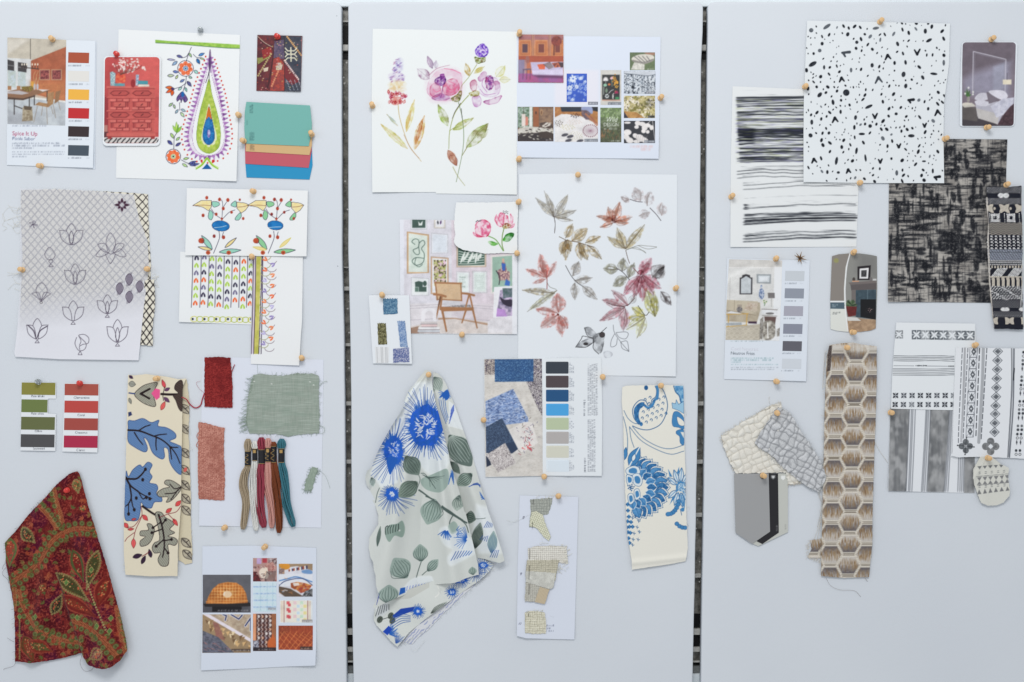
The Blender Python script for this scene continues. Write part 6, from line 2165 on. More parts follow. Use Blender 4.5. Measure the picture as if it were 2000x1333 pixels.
# blue floral cloth hanging from one pin
SAGE,SAD,BLU,BLD2,STN,WHT=(156,174,166),(78,94,90),(38,92,174),(52,86,156),(203,207,203),(230,236,238)
def folds(center,fl,base=0):
 def fn(X,Y):
  dx,dy=X-center[0],np.maximum(Y-center[1],1)
  th=np.arctan2(dx,dy)
  rr=np.hypot(dx,dy)
  s_=0
  for(t0,wd,amp)in fl:
   s_=s_+amp*np.exp(-((th-t0)/wd)**2)*np.clip(rr/160,0,1.6)
  return s_+base
 return fn
z13=(690,710,4.597)
Z13=lambda pts:[(690+x/4.597,710+y/4.597)for x,y in pts]
Z14=lambda pts:[(690+x/4.3,970+y/4.3)for x,y in pts]
def rays(sh,cx,cy,r0,r1,a0,a1,n,col,w=4.5,jit=.08,seed=1):
 rr=random.Random(seed)
 for i in range(n):
  a=math.radians(a0+(a1-a0)*i/max(1,n-1))
  q0,q1=r0*rr.uniform(.8,1.1),r1*rr.uniform(.82,1.08)
  b=a+rr.uniform(-jit,jit)
  sh.L([(cx+q0*math.cos(a),cy+q0*math.sin(a)),(cx+(q0+q1)/2*math.cos((a+b)/2+.04),cy+(q0+q1)/2*math.sin((a+b)/2+.04)),(cx+q1*math.cos(b),cy+q1*math.sin(b))],w,col,w2=w*.6)
def bloom(sh,cx,cy,R,sx=1.0,cut=None,seed=1,n=44):
 sh.P([(cx+R*1.05*sx*math.cos(t),cy+R*1.05*math.sin(t))for t in np.linspace(0,6.28,14)[:-1]],(230,234,240),soft=2)
 rays(sh,cx,cy,R*.4,R*1.08,0,352,n,BLD2,5.2,seed=seed)
 sh.P([(cx+R*.72*sx*(1+.12*math.sin(7*t))*math.cos(t),cy+R*.72*(1+.1*math.sin(5*t+1))*math.sin(t))for t in np.linspace(0,6.28,30)[:-1]],BLU,sm=False,col2=(44,100,206),ts=4)
 rays(sh,cx,cy,R*.6,R*.95,0,355,n+10,BLU,8,seed=seed+1)
 rr=random.Random(seed)
 for i in range(46):
  a,q=rr.uniform(0,6.28),R*.38*math.sqrt(rr.random())
  x,y=cx+q*sx*math.cos(a),cy+q*math.sin(a)
  b=a+rr.uniform(-.8,.8)
  sh.L([(x,y),(x+R*.1*math.cos(b),y+R*.1*math.sin(b))],R*.05,(226,232,240))
def flower(sh,cx,cy,rx,ry,ang,rad,n=64,seed=1,rw=5.2,cen=.58):
 rr=random.Random(seed)
 ang,rad=np.array(ang,float),np.array(rad,float)
 for i in range(n):
  d=-180+360*(i+rr.uniform(-.2,.2))/n
  L_=float(np.interp(d,ang,rad))*rr.uniform(.86,1.06)
  a=math.radians(d)
  b=a+rr.uniform(-.05,.05)
  x0,y0=cx+rx*.8*math.cos(a),cy+ry*.8*math.sin(a)
  x1,y1=cx+L_*math.cos(b),cy+L_*math.sin(b)
  sh.L([(x0,y0),((x0+x1)/2+rr.uniform(-4,4),(y0+y1)/2),(x1,y1)],rw*1.3,BLD2,w2=rw*.8)
 for i in range(int(n*1.5)):
  a=rr.uniform(0,6.283)
  q=rr.uniform(1.0,1.32)
  sh.L([(cx+rx*.7*math.cos(a),cy+ry*.7*math.sin(a)),(cx+rx*q*math.cos(a+.04),cy+ry*q*math.sin(a+.04))],rw*2.4,BLU,w2=rw*.9)
 sh.P([(cx+rx*math.cos(t)*(1+.06*math.sin(9*t)),cy+ry*math.sin(t)*(1+.06*math.sin(7*t)))for t in np.linspace(0,6.28,26)[:-1]],BLU,col2=(40,94,200),ts=4)
 for i in range(int(34*rx/100)+26):
  a,q=rr.uniform(0,6.28),cen*math.sqrt(rr.random())
  x,y=cx+q*rx*math.cos(a),cy+q*ry*math.sin(a)
  b=a+rr.uniform(-1.2,1.2)
  l_=rx*rr.uniform(.1,.26)
  sh.L([(x,y),(x+l_*math.cos(b),y+l_*math.sin(b))],rx*.065,(226,232,240),w2=rx*.03)
def bigleaf(sh,x0,y0,x1,y1,wd,col=SAGE,vn_=SAD,n=6,out=True,dark=False):
 wd=wd*1.16
 p,mid=sh.leafpts(x0,y0,x1,y1,wd,0,.5)
 sh.P(p,col if not dark else(110,126,120),sm=True,col2=tuple(c-14 for c in(col if not dark else(110,126,120))),ts=10)
 d=np.array([x1-x0,y1-y0],float)
 nn_=np.array([-d[1],d[0]])/(np.hypot(*d)+1e-6)
 for k in range(-n//2,n//2+1):
  o=k*wd/(n+2)
  L_=1-abs(k)/(n/2+1)*.35
  s0=np.array([x0,y0])+d*.06+nn_*o*.25
  sh.L([s0,s0+d*.4*L_+nn_*o*.95,s0+d*.82*L_+nn_*o*.7],5.5,vn_,w2=3)
up=Sheet(raw=True,outline=Z14([(200,880),(180,960),(172,1030),(200,1080),(260,1140),(320,1210),(372,1254),(470,1140),(640,1000),(860,840),(1060,700),(1150,620),(1180,570),(1050,500),(700,700),(400,800)]),base=STN,h=2.2,step=1.0,wav=1.0,jag=.3,hfun=lambda X,Y:2.5*np.sin((X*.55-Y)/17.0)+2,z=(690,970,4.3))
u=up
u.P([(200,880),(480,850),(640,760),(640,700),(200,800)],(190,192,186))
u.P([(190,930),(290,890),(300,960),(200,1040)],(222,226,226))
for i in range(6):
 u.L([(190+i*22,1000-i*10),(220+i*16,905)],5,(60,66,70))
for(x,y)in((225,1030),(330,1040),(316,1000)):
 u.E(x,y,24,30,(84,92,84),rot=30)
 u.L([(x-10,y+16),(x+12,y-16)],4,(50,54,52))
u.L([(240,1030),(300,1014),(330,1020)],5,(60,66,62))
flower(u,545,960,36,34,(-180,180),(66,66),26,21,4,.2)
u.P([(330,1000),(400,940),(520,920),(500,960),(420,990),(350,1020)],(34,68,160))
for i in range(0,10,2):
 u.L([(330-i*4,1020+i*14),(400,985+i*10),(480,1000+i*6)],5,BLD2)
rays(u,300,1150,10,80,-80,20,14,BLU,6,seed=5)
u.P([(250,1130),(300,1080),(330,1110),(290,1160)],(34,70,170))
rays(u,360,1230,8,90,-100,-30,9,BLD2,5,seed=6)
flower(u,900,695,50,28,(-180,0,90,180),(90,90,70,90),34,22,4)
flower(u,830,800,30,24,(-180,180),(60,60),22,23,4)
flower(u,1090,575,34,22,(-180,180),(80,80),26,24,4)
rays(u,1030,640,10,80,0,350,26,BLD2,4,seed=8)
bigleaf(u,650,980,790,880,40,(176,184,178),(70,76,72),3)
u.L([(700,740),(722,780),(716,820),(690,840)],6,(236,236,230))
ln=Sheet(raw=True,outline=Z14([(400,1240),(440,1215),(470,1240),(500,1235),(540,1190),(640,1110),(760,980),(900,850),(1050,720),(1200,560),(1160,570),(1000,690),(800,840),(560,1060)]),base=(206,208,212),h=1.0,step=1.0,wav=.6,jag=.5,z=(690,970,4.3))
ln.noise(lambda X,Y:np.clip(np.sin((X+Y*.9)*.9+4*vn(X/6,Y/6,2))*2-.3,0,1)*(vn(X/12,Y/12,5)>.35),(130,140,180),.7)
sp=Sheet(raw=True,outline=Z13([(720,80),(760,90),(800,130),(836,190),(866,270),(912,380),(960,520),(1010,660),(1060,800),(1105,960),(1160,1150),(1215,1330)])+Z14([(1100,40),(1150,160),(1200,300),(1250,450),(1272,530),(1230,546),(1100,520),(1030,512),(900,300),(860,0)])+Z13([(900,1000),(830,700),(720,300)]),base=STN,h=4.2,step=1.0,wav=.8,hfun=folds((838,730),[(.20,.04,-2),(.36,.05,8),(.47,.03,-2)]),z=z13)
s=sp
s.P([(860,340),(912,380),(1000,600),(860,560)],WHT,soft=3)
bigleaf(s,705,140,720,260,80,(170,182,174),SAD,5)
bigleaf(s,720,120,790,250,90,(176,188,180),SAD,5)
s.P([(770,310),(840,236),(866,290),(840,330),(800,300)],BLU,sm=True)
for i in range(0,12,3):
 s.L([(770+i*6,320+(i%2)*6),(790+i*5,420),(835+i*2,540-i*6)],5,BLU if i%2 else BLD2)
rays(s,830,270,20,60,-60,200,18,BLU,7,seed=3)
for i in range(0,9,2):
 s.L([(862+i*2,540-i*14),(885,470-i*8),(905,420-i*6)],5,(50,80,176))
bigleaf(s,862,640,1060,920,190,(104,120,114),(180,192,184),8,dark=False)
bigleaf(s,870,880,960,990,60,(120,134,126),(60,74,70),5)
bigleaf(s,1070,985,930,1095,100,(150,168,158),(56,70,66),6)
for i in range(5):
 s.L([(1040+i*10,1100-i*6),(1080+i*10,1085-i*3),(1140,1086+i*6)],4.5,BLD2)
for i in range(5):
 s.L([(1136+i*4,1150+i*16),(1180,1220-i*2)],5,BLU)
s.z=(690,970,4.3)
s.P([(1040,60),(1160,100),(1240,460),(1060,470),(1010,300)],WHT,soft=10)
bigleaf(s,940,160,1030,190,90,(110,126,118),(40,54,50),5)
s.L([(1000,186),(1050,180),(1110,172)],5,SAD)
bigleaf(s,1020,440,1070,210,80,(130,144,136),(50,62,58),8)
for i in range(0,9,2):
 s.L([(1066+i*9,366+i*2-10),(1090+i*7,320+(i%3)*5)],5,BLD2)
 s.L([(1100+i*8,250),(1128+i*5,200+i*3)],5,BLD2)
bigleaf(s,1160,470,1180,280,70,(160,182,180),(90,120,150),6)
for i in range(0,8,2):
 s.L([(1150+i*9,500),(1180+i*7,440+(i%2)*8)],5,BLD2)
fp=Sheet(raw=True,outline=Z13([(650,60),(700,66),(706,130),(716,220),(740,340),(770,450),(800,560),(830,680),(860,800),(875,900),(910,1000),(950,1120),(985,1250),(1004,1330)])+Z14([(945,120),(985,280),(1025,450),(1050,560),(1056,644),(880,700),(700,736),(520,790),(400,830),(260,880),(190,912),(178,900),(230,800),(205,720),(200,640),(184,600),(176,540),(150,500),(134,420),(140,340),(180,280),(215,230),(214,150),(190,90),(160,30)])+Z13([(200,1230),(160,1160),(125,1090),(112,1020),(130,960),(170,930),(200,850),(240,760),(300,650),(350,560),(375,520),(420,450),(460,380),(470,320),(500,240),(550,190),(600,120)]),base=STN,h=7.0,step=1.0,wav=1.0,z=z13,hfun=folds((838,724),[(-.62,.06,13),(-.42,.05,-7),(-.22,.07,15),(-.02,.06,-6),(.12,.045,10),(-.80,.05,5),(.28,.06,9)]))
s=fp
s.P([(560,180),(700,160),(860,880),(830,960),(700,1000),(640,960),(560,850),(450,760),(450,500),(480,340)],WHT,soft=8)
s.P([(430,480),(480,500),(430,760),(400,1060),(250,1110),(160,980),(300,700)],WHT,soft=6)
flower(s,655,560,148,185,(-180,-150,-125,-105,-90,-75,-55,-30,0,30,50,70,90,110,130,150,180),(190,215,300,375,385,350,250,170,165,230,330,330,290,340,330,270,190),74,2)
flower(s,365,780,84,128,(-180,-150,-120,-100,-80,-60,-30,0,40,70,95,115,135,160,180),(150,170,260,320,310,240,120,100,140,270,320,340,290,200,150),58,7,4.6)
s.P([(300,850),(400,850),(356,960),(325,990)],BLU,sm=True)
flower(s,355,1165,58,52,(-180,-140,-90,-30,0,15,60,90,120,150,180),(120,100,70,80,190,230,190,190,190,150,120),46,9,4.6,.3)
bigleaf(s,476,820,590,1000,130,(118,134,126),(60,74,70),6)
s.P([(610,1040),(700,1000),(830,940),(862,1000),(850,1090),(780,1150),(680,1145),(620,1100)],SAGE,sm=True)
for i in range(7):
 s.L([(625+i*8,1000+i*6),(680+i*8,1040-i*4),(690+i*22,1110-i*18)],6,SAD,w2=3)
s.L([(610,985),(650,1000),(740,1120)],6,SAD)
bigleaf(s,580,1060,420,1180,130,(126,142,132),(66,80,72),6)
s.L([(590,1000),(600,1050),(560,1160)],5,SAD)
for i in range(9):
 s.L([(858+i*3,1080-i*16),(880+i*2,1010-i*6),(905,1080-i*14)],5,BLU)
s.L([(592,1136),(650,1180),(700,1215),(740,1225)],14,SAD)
s.L([(805,1270),(860,1310),(920,1360),(985,1400)],14,SAD)
bigleaf(s,735,1215,690,1400,150,SAGE,SAD,7)
bigleaf(s,960,1170,930,1320,90,(170,182,174),SAD,5)
bigleaf(s,165,1020,180,1110,44,(190,204,198),SAD,3)
s.L([(200,1250),(215,1170),(235,1120)],6,SAD)
s.z=(690,970,4.3)
bigleaf(s,690,20,620,236,160,SAGE,SAD,7)
s.L([(610,0),(680,26)],9,SAD)
s.L([(750,80),(830,140),(900,185),(955,210)],14,SAD)
s.L([(840,150),(815,200),(815,250)],8,SAD)
s.L([(900,186),(950,230),(970,290)],8,SAD)
s.P([(800,240),(845,200),(880,240),(866,300),(820,300)],SAGE,sm=True)
bigleaf(s,880,0,860,110,70,(170,182,174),SAD,4)
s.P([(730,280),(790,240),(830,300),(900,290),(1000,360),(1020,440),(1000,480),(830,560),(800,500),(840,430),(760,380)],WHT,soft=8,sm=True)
rays(s,790,260,20,90,60,140,10,BLU,8,seed=31)
rays(s,860,290,20,60,-60,60,6,BLU,6,seed=33)
rays(s,960,350,14,110,120,260,14,BLU,6,seed=32)
for i in range(0,14,2):
 s.L([(826+i*12,520-i*3),(850+i*12,480-i*2),(866+i*11,450+(i%2)*6)],6,BLD2 if i<8 else BLU)
s.P([(275,270),(320,220),(380,210),(420,190),(440,260),(420,330),(360,310),(320,360),(290,330)],(140,160,150),sm=True)
for i in range(6):
 s.L([(285+i*20,300-i*6),(280+i*22,250),(300+i*18,230-i*3)],8,(70,84,80))
s.E(398,270,8,8,STN)
bigleaf(s,210,410,235,240,30,(120,134,126),SAD,3)
bigleaf(s,455,680,350,500,150,SAGE,SAD,7)
bigleaf(s,570,550,560,400,110,SAGE,SAD,6)
bigleaf(s,620,630,715,525,70,SAGE,SAD,4)
s.L([(570,550),(550,610),(530,680)],7,SAD)
s.L([(615,628),(578,660)],6,SAD)
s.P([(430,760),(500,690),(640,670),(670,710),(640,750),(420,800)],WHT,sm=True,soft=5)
for i in range(0,16,2):
 s.L([(450+i*12,785-i*3),(456+i*12,750-i*1.5)],4.5,(80,100,190))
s.P([(388,820),(400,760),(440,756),(440,800)],BLU)
bigleaf(s,300,880,310,720,140,SAGE,SAD,6)
for i in range(5):
 s.L([(210+i*4,880-i*16),(230,810-i*6)],4.5,(80,90,160))
bigleaf(s,1010,650,1000,580,60,SAGE,SAD,3)
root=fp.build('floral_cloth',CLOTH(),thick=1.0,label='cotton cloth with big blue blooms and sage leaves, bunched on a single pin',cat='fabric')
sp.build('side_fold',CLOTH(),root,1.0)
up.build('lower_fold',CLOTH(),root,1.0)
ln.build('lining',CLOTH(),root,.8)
wt=solid('white_thread',(222,226,226),.9,.1)
for pts in([(862,1143),(858,1152),(860,1160),(852,1166)],[(985,1095),(992,1100),(982,1108),(970,1112)],[(990,1016),(1000,1020),(1012,1014)],[(800,1258),(812,1270),(830,1250)]):
 tubes('loose_thread',[(strand(pts,[9,6,3,3]),.00028)],wt,root,4)
fq=fray('frayed_edge',root,[(Z14([(380,1250),(560,1150),(800,940),(1050,720),(1180,600)]),(.5,.85))],wt,120,5,2.0,.00018,7)
# blue paisley embroidered strip
z17=(1190,730,3.332)
bp_=Sheet([(84,88),(110,78),(240,76),(330,74),(480,76),(484,200),(486,400),(494,620),(496,820),(504,1000),(510,1140),(494,1220),(380,1240),(250,1258),(146,1274),(144,1220),(136,1160),(118,1060),(108,900),(100,700),(94,500),(90,300),(80,180)],(226,224,214),2.4,1.0,wav=.8,jag=.3,z=z17,hfun=lambda X,Y:1.5*np.sin((X-1215)/34)+2.5*np.exp(-((Y-1098+(X-1240)*.1)/6)**2)+1)
s=bp_
SB,SBD,SBL=(70,130,180),(40,90,140),(150,190,214)
s.L([(150,340),(200,360),(260,364),(330,330),(368,260),(376,190),(350,110),(318,80)],5,SBD)
s.L([(190,330),(160,290),(150,240),(166,200),(200,172),(236,180),(250,206),(270,200),(276,170),(300,150),(306,110),(296,80)],5,SBD)
s.P([(205,340),(168,300),(158,240),(176,205),(206,186),(228,190),(216,216),(196,236),(190,280),(204,318)],SB,sm=True,col2=SBD,ts=3)
s.L([(228,206),(252,222),(280,204),(290,176),(310,156),(314,110),(308,84)],16,SB)
s.E(206,328,10,14,SB)
s.E(238,92,13,16,SBD)
for i in range(26):
 x,y=206+(i%6)*32+(i//6)*6,300-(i%6)*14-(i//6)*40+30
 if 190<x<372 and y>110:
  s.L([(x-6,y),(x,y-9),(x+8,y-4),(x+6,y+6)],4.5,SBD)
for pts in([(94,240),(120,290),(160,322),(205,326)],[(90,280),(108,350),(118,430),(116,510)],[(130,345),(200,430),(300,490),(400,524),(484,504)],[(150,345),(220,420),(320,475),(400,488),(484,464)],[(130,345),(140,420),(160,480)],[(100,500),(110,540),(96,560)]):
 s.L(pts,3.6,SBD)
s.P([(420,78),(484,78),(484,230),(460,190),(450,140),(430,120)],SB,sm=False,col2=SBL,ts=3)
s.L([(416,80),(430,120),(456,150),(468,200)],5,SBD)
s.P([(406,190),(430,196),(434,170),(450,200),(484,180),(484,260),(450,240),(410,225)],SBL,sm=False,edge=SBD)
s.P([(420,250),(450,250),(484,290),(484,360),(450,350),(412,340),(408,290)],SB,sm=True,edge=SBD)
s.P([(440,280),(484,310),(484,340),(450,330)],(226,224,214),sm=True,edge=SBD)
s.P([(440,370),(484,370),(484,460),(460,450),(456,410),(434,390)],SB,sm=True,edge=SBD)
s.P([(462,380),(484,380),(484,420)],(226,224,214))
cx,cy=130,740
for ring,(R,n,wd,ln_,a0,a1)in enumerate(((200,15,62,78,-72,72),(140,11,56,60,-80,80))):
 for i in range(n):
  a=math.radians(a0+(a1-a0)*i/(n-1))
  R2=R*(1.0+.12*math.cos(a*2))
  x0,y0=cx+(R2-ln_*.75)*math.cos(a),cy+(R2-ln_*.75)*math.sin(a)
  x1,y1=cx+(R2+ln_*.35)*math.cos(a),cy+(R2+ln_*.35)*math.sin(a)*1.0
  if ring==0:
   p,mid=s.leafpts(x0,y0,x1+14*math.cos(a),y1+14*math.sin(a),wd*1.25)
   s.P(p,(226,226,220),edge=SBD)
   for k in range(3,14,1):
    s.E(p[k][0],p[k][1],2.6,2.6,SBD)
  s.leaf(x0,y0,x1,y1,wd*.95,SB,out=(222,226,226)if ring else SBD,ow=3.5,col2=SBD if i%2 else(96,150,196),ts=3,vein=SBD,vw=2.4)
for pts in([(110,620),(150,600),(190,610),(196,650),(150,660),(112,650)],[(150,660),(190,650),(214,690),(200,730),(160,720)],[(160,760),(190,750),(200,800),(170,820)],[(120,790),(150,780),(160,830),(130,850)],[(110,660),(150,670),(150,710),(118,720)]):
 s.P(pts,(214,222,224),sm=True,edge=SBD)
 c=np.mean(pts,0)
 s.P([(c[0]+(x-c[0])*.6,c[1]+(y-c[1])*.6)for x,y in pts],SB,sm=True)
s.E(140,740,24,28,(226,226,220))
for i in range(14):
 a=i*2.4
 s.E(138+3.4*i**.72*math.cos(a),740+3.8*i**.72*math.sin(a),4.5,4.5,SBD)
s.leaf(96,560,108,480,30,SB,out=SBD,ow=3)
s.leaf(130,600,196,478,70,SB,out=SBD,ow=4,vein=(220,226,226),vw=8)
s.leaf(150,570,166,520,24,(220,226,226),out=SBD,ow=3)
for(x,y)in((118,850),(120,890),(126,930),(118,960),(140,965),(130,995),(150,995),(120,1030),(136,1035),(124,1070),(130,1100),(112,1000)):
 for k in range(4):
  s.E(x+7*math.cos(k*1.57),y+7*math.sin(k*1.57),6.5,6.5,SB if k%2 else SBD)
for(x,y)in((150,940),(170,930),(190,960),(180,1000),(160,1040),(194,1030),(186,1080),(154,1080),(150,1115),(205,920),(210,890)):
 s.L([(x-9,y-8),(x,y),(x+10,y-2)],3.6,SBD)
 s.L([(x,y-12),(x,y+8)],3.6,SBD)
for i in range(10):
 a=math.radians(-150+i*33)
 if True:
  s.leaf(460+30*math.cos(a),740+36*math.sin(a),460+92*math.cos(a),740+128*math.sin(a),32,(206,218,224),out=SBD,ow=4,vein=SB,vw=4)
for(a_,b_)in(((380,618),(400,670)),((452,606),(446,650)),((392,850),(420,800))):
 s.P([a_,(b_[0]-10,b_[1]),(b_[0]+10,b_[1])],SB)
s.L([(440,760),(440,730),(460,706),(484,716)],14,SB)
s.P([(444,720),(486,712),(486,770),(450,764)],(206,220,228),col2=SB,ts=1.6)
for i in range(6):
 s.L([(450+i*7,790),(460+i*6,830),(486,860+i*4)],4,SB)
for pts in([(310,640),(340,672),(400,700)],[(330,700),(370,720),(390,716)],[(300,770),(340,740),(372,738)],[(460,880),(470,920)]):
 s.L(pts,4,SBD)
for i in range(7):
 t=i/6
 s.E(450-70*t**1.5,830+84*math.sin(t*1.57),15,13,SB,edge=SBD)
s.E(382,910,14,12,SB)
for i in range(4):
 s.E(438+i*18,976+(0,16,24,26)[i],14,13,SB,edge=SBD)
s.E(476,884,12,14,SB)
bo=bp_.build('embroidered_strip',CLOTH(),thick=.9,label='long ivory strip embroidered with a blue pomegranate and large bloom',cat='fabric')
for pts in([(1335,800),(1340,806),(1340,812)],[(1340,990),(1345,988),(1346,994)],[(1338,1018),(1344,1024),(1338,1030)],[(1286,752),(1282,745),(1290,742)]):
 tubes('loose_thread',[(strand(pts,[3,2.5]),.00022)],wt,bo,4)
 # textile notes card
z16=(990,950,4.3)
tc_=Sheet([(108,78),(600,90),(584,700),(566,1284),(400,1282),(160,1272),(84,1252),(90,700)],(220,226,238),1.4,1.2,wav=.4,z=z16,lifts=[(1012,1250,4,50),(1125,1250,1.5,40)])
s=tc_
s.T('8',128,274,34,(40,40,60),shear=.3)
s.T('9',106,748,34,(40,40,60),shear=.3)
s.T('10',94,1160,30,(40,40,60),shear=.3,xs=.8)
for i in range(3):
 s.MT(334,1174+i*22,(66,30,56)[i],14,(60,64,84),.9,30+i)
tco=tc_.build('sample_card',PAPER(),thick=.35,label='tall white card stapled with frayed neutral weaves, numbered by hand',cat='sample card')
def weave(out,base,dark,cell,hgt,seed,skew=0.0,wob=.25,raised=1.4,jag=.7,par=tc_,paro=tco,z=z16,thick=1.0,lab=None):
 s_=Sheet(out,dark,hgt,.8,over=par,z=z,jag=jag,seed=seed)if par is not None else Sheet(out,dark,hgt,.9,z=z,jag=jag,seed=seed,wav=1.0)
 X,Y=s_.X,s_.Y
 ws=7 if wob<.5 else 13
 u_=(X+Y*skew)/cell+wob*vn(X/ws,Y/ws,seed)
 v_=(Y-X*skew)/cell+wob*vn(X/ws,Y/ws,seed+1)
 iu,iv=np.floor(u_),np.floor(v_)
 fu,fv=u_-iu-.5,v_-iv-.5
 over_=((iu+iv)%2==0)
 prof=np.where(over_,np.cos(fu*math.pi*.9)*np.clip(1-(np.abs(fv)*2)**4,0,1),np.cos(fv*math.pi*.9)*np.clip(1-(np.abs(fu)*2)**4,0,1))
 c=_hash(iu,iv,seed)
 s_.blend((slice(None),slice(None)),np.clip(prof*1.6,0,1),base)
 s_.blend((slice(None),slice(None)),np.clip(prof*1.6,0,1)*c*.5,tuple(min(250,int(q*1.12))for q in base))
 s_.blend((slice(None),slice(None)),(fbm(X/1.1,Y/1.1,2,seed)>.58)*.25,dark)
 s_.H+=prof*raised*(.5+c*.8)
 if wob>.5:
  s_.blend((slice(None),slice(None)),np.clip((fbm(X/.9,Y/.9,2,6)-.45)*2,0,1)*.35,tuple(min(250,q+20)for q in base))
  s_.H+=.5*vn(X/1.1,Y/1.1,4)
 return s_
weave([(196,110),(380,98),(376,150),(345,235),(260,250),(240,340),(186,345),(200,200)],(170,174,166),(120,124,120),1.9,.5,3,raised=.6).build('woven_sample',COARSE(),tco,.8)
w2_=weave([(206,215),(250,208),(300,240),(330,330),(368,420),(350,462),(290,400),(250,350),(190,330)],(226,225,204),(150,154,128),4.2,1.6,5,skew=.5,raised=1.2)
w2_.build('woven_sample',COARSE(),tco,1.0)
weave([(176,520),(260,500),(400,500),(500,505),(512,650),(440,640),(180,625)],(228,225,216),(172,168,160),4.0,1.0,7,raised=1.3).build('woven_sample',COARSE(),tco,.8)
weave([(170,620),(300,620),(440,616),(430,660),(405,790),(300,720),(160,712)],(194,190,172),(150,146,130),3.6,2.2,8,raised=1.3).build('woven_sample',COARSE(),tco,.8)
weave([(155,708),(300,716),(408,726),(388,850),(360,860),(160,800)],(206,206,198),(164,164,158),1.6,3.4,9,raised=.5).build('woven_sample',COARSE(),tco,.8)
weave([(158,800),(370,855),(330,900),(240,968),(150,965)],(188,186,176),(144,142,134),2.0,2.6,10,raised=.6).build('woven_sample',COARSE(),tco,.8)
w5_=Sheet([(276,842),(356,864),(318,984),(234,970)],(196,182,156),3.8,.8,over=tc_,z=z16,jag=.4)
w5_.noise(lambda X,Y:np.clip(np.sin((X*.95+Y*.32)*2.4),0,1),(160,144,120),.6)
w5_.build('woven_sample',COARSE(),tco,.8)
weave([(150,1060),(200,1045),(260,1050),(318,1060),(330,1140),(326,1232),(240,1236),(154,1228)],(222,219,202),(150,146,124),3.4,.8,11,raised=1.6).build('woven_sample',COARSE(),tco,1.2)
dk_=solid('dark_staple',(50,46,48),.5)
for(x,y0,y1)in((221,110,150),(216,300,350),(192,520,610),(188,660,780),(188,820,905),(184,1060,1090)):
 a,b=tc_._t([(x,y0),(x-3,y1)])
 tubes('stitch',[(np.array([W3(a[0],a[1],5.5),W3(b[0],b[1],5.5)]),.0004)],dk_,tco,4)
ls=[]
for i in range(40):
 x,y=r.choice([(r.uniform(176,510),r.uniform(490,520)),(r.uniform(495,515),r.uniform(510,650)),(r.uniform(160,430),r.uniform(700,730)),(r.uniform(410,500),r.uniform(640,720)),(r.uniform(200,380),r.uniform(90,110)),(r.uniform(150,320),r.uniform(1040,1060))])
 a=tc_._t([(x,y),(x+r.uniform(-30,30),y+r.uniform(-20,20)),(x+r.uniform(-60,60),y+r.uniform(-20,34))])
 ls.append((strand(a,[3,5.5,2.5]),.0003))
tag(tubes('frayed_yarn',ls,solid('cream_yarn',(224,222,208),.9,.1),tco,4),kind='stuff')
for pts in([(0,285),(60,300),(110,280),(190,236)],[(276,484),(290,430),(300,480),(320,470)],[(330,1110),(360,1085),(390,1098)]):
 tubes('loose_thread',[(strand(tc_._t(pts),[1,2,2.5]),.0002)],wt,tco,4)
 # RIGHT BOARD
z18=(1400,20,2.777)
INKB=(28,32,40)
# dry brush lines
dl=Sheet([(85,414),(470,430),(770,480),(768,960),(756,1284),(400,1286),(72,1286),(76,800)],(228,231,232),1.0,1.0,wav=.4,z=z18,lifts=[(1428,484,2,60)])
X,Y=dl.X,dl.Y
LX=lambda zy:1400+np.interp(zy,[430,600,700,830,900,1060,1260],[98,104,112,120,134,142,148])/2.777
def brushband(y0,y1,dens,dark=1.0,seed=1,x1=770,fade=0.0,slope=-18,solid_to=0):
 yy=(Y-20)*2.777+(X-1400)*2.777*0-slope*np.sin(np.clip(((X-1400)*2.777-100)/640,0,1)*1.9)
 m=np.clip((yy-y0)/4,0,1)*np.clip((y1-yy)/4,0,1)
 xx=(X-1400)*2.777
 m=m*np.clip((X-LX(yy)-2.5*vn(yy/3,0*X,seed))/1.5,0,1)*np.clip((x1-xx-14*vn(yy/4,0*X,seed+1))/6,0,1)
 st=vn(0*X+3.3+xx/900,yy/4.6,seed)
 st2=vn(xx/60,yy/2.2,seed+5)
 st3=vn(xx/160,yy/9.0,seed+9)
 k=np.clip((st*.62+st2*.34+st3*.3+dens-.92)*3.4,0,1)**1.3
 if fade:
  k=k*(1-fade*np.clip((xx-140)/560,0,1))
 if solid_to:
  k=np.maximum(k,np.clip((solid_to-xx)/25,0,1)*np.clip((vn(xx/60,yy/3.4,seed)-.2)*3,0,1))
 dl.blend((slice(None),slice(None)),m*k*dark,INKB)
for a in((436,470,.24,.5,1),(470,530,.52,.85,2),(530,548,.46,.85,3),(548,575,.46,.9,4),(578,640,.44,.7,5),(640,700,.50,.9,6),(700,745,.46,.8,7),(745,830,.48,.85,8),(846,910,.20,.9,9),(935,985,.13,.8,10),(1020,1030,.2,.5,12),(1050,1085,.16,.75,13),(1108,1170,.34,1,14),(1205,1262,.28,.95,15)):
 brushband(*a[:4],seed=a[4]*11,slope=-20 if a[0]>900 else-6)
brushband(640,740,.20,1,99,solid_to=215,x1=260,slope=0)
brushband(1052,1085,.25,1,98,solid_to=180,x1=300,slope=0)
brushband(1140,1170,.3,1,97,solid_to=160,x1=200,slope=0)
brushband(600,640,.3,1,96,solid_to=125,x1=170,slope=0)
dl.noise(lambda X,Y:np.clip((fbm(X/20,Y/1.5,2,66)-.56)*5,0,1)*(Y<320)*(Y>195)*(X>1436),(90,84,150),.35)
dl.noise(lambda X,Y:np.clip((fbm(X/20+4,Y/1.5,2,67)-.58)*5,0,1)*(Y<320)*(Y>195)*(X>1436),(160,170,90),.3)
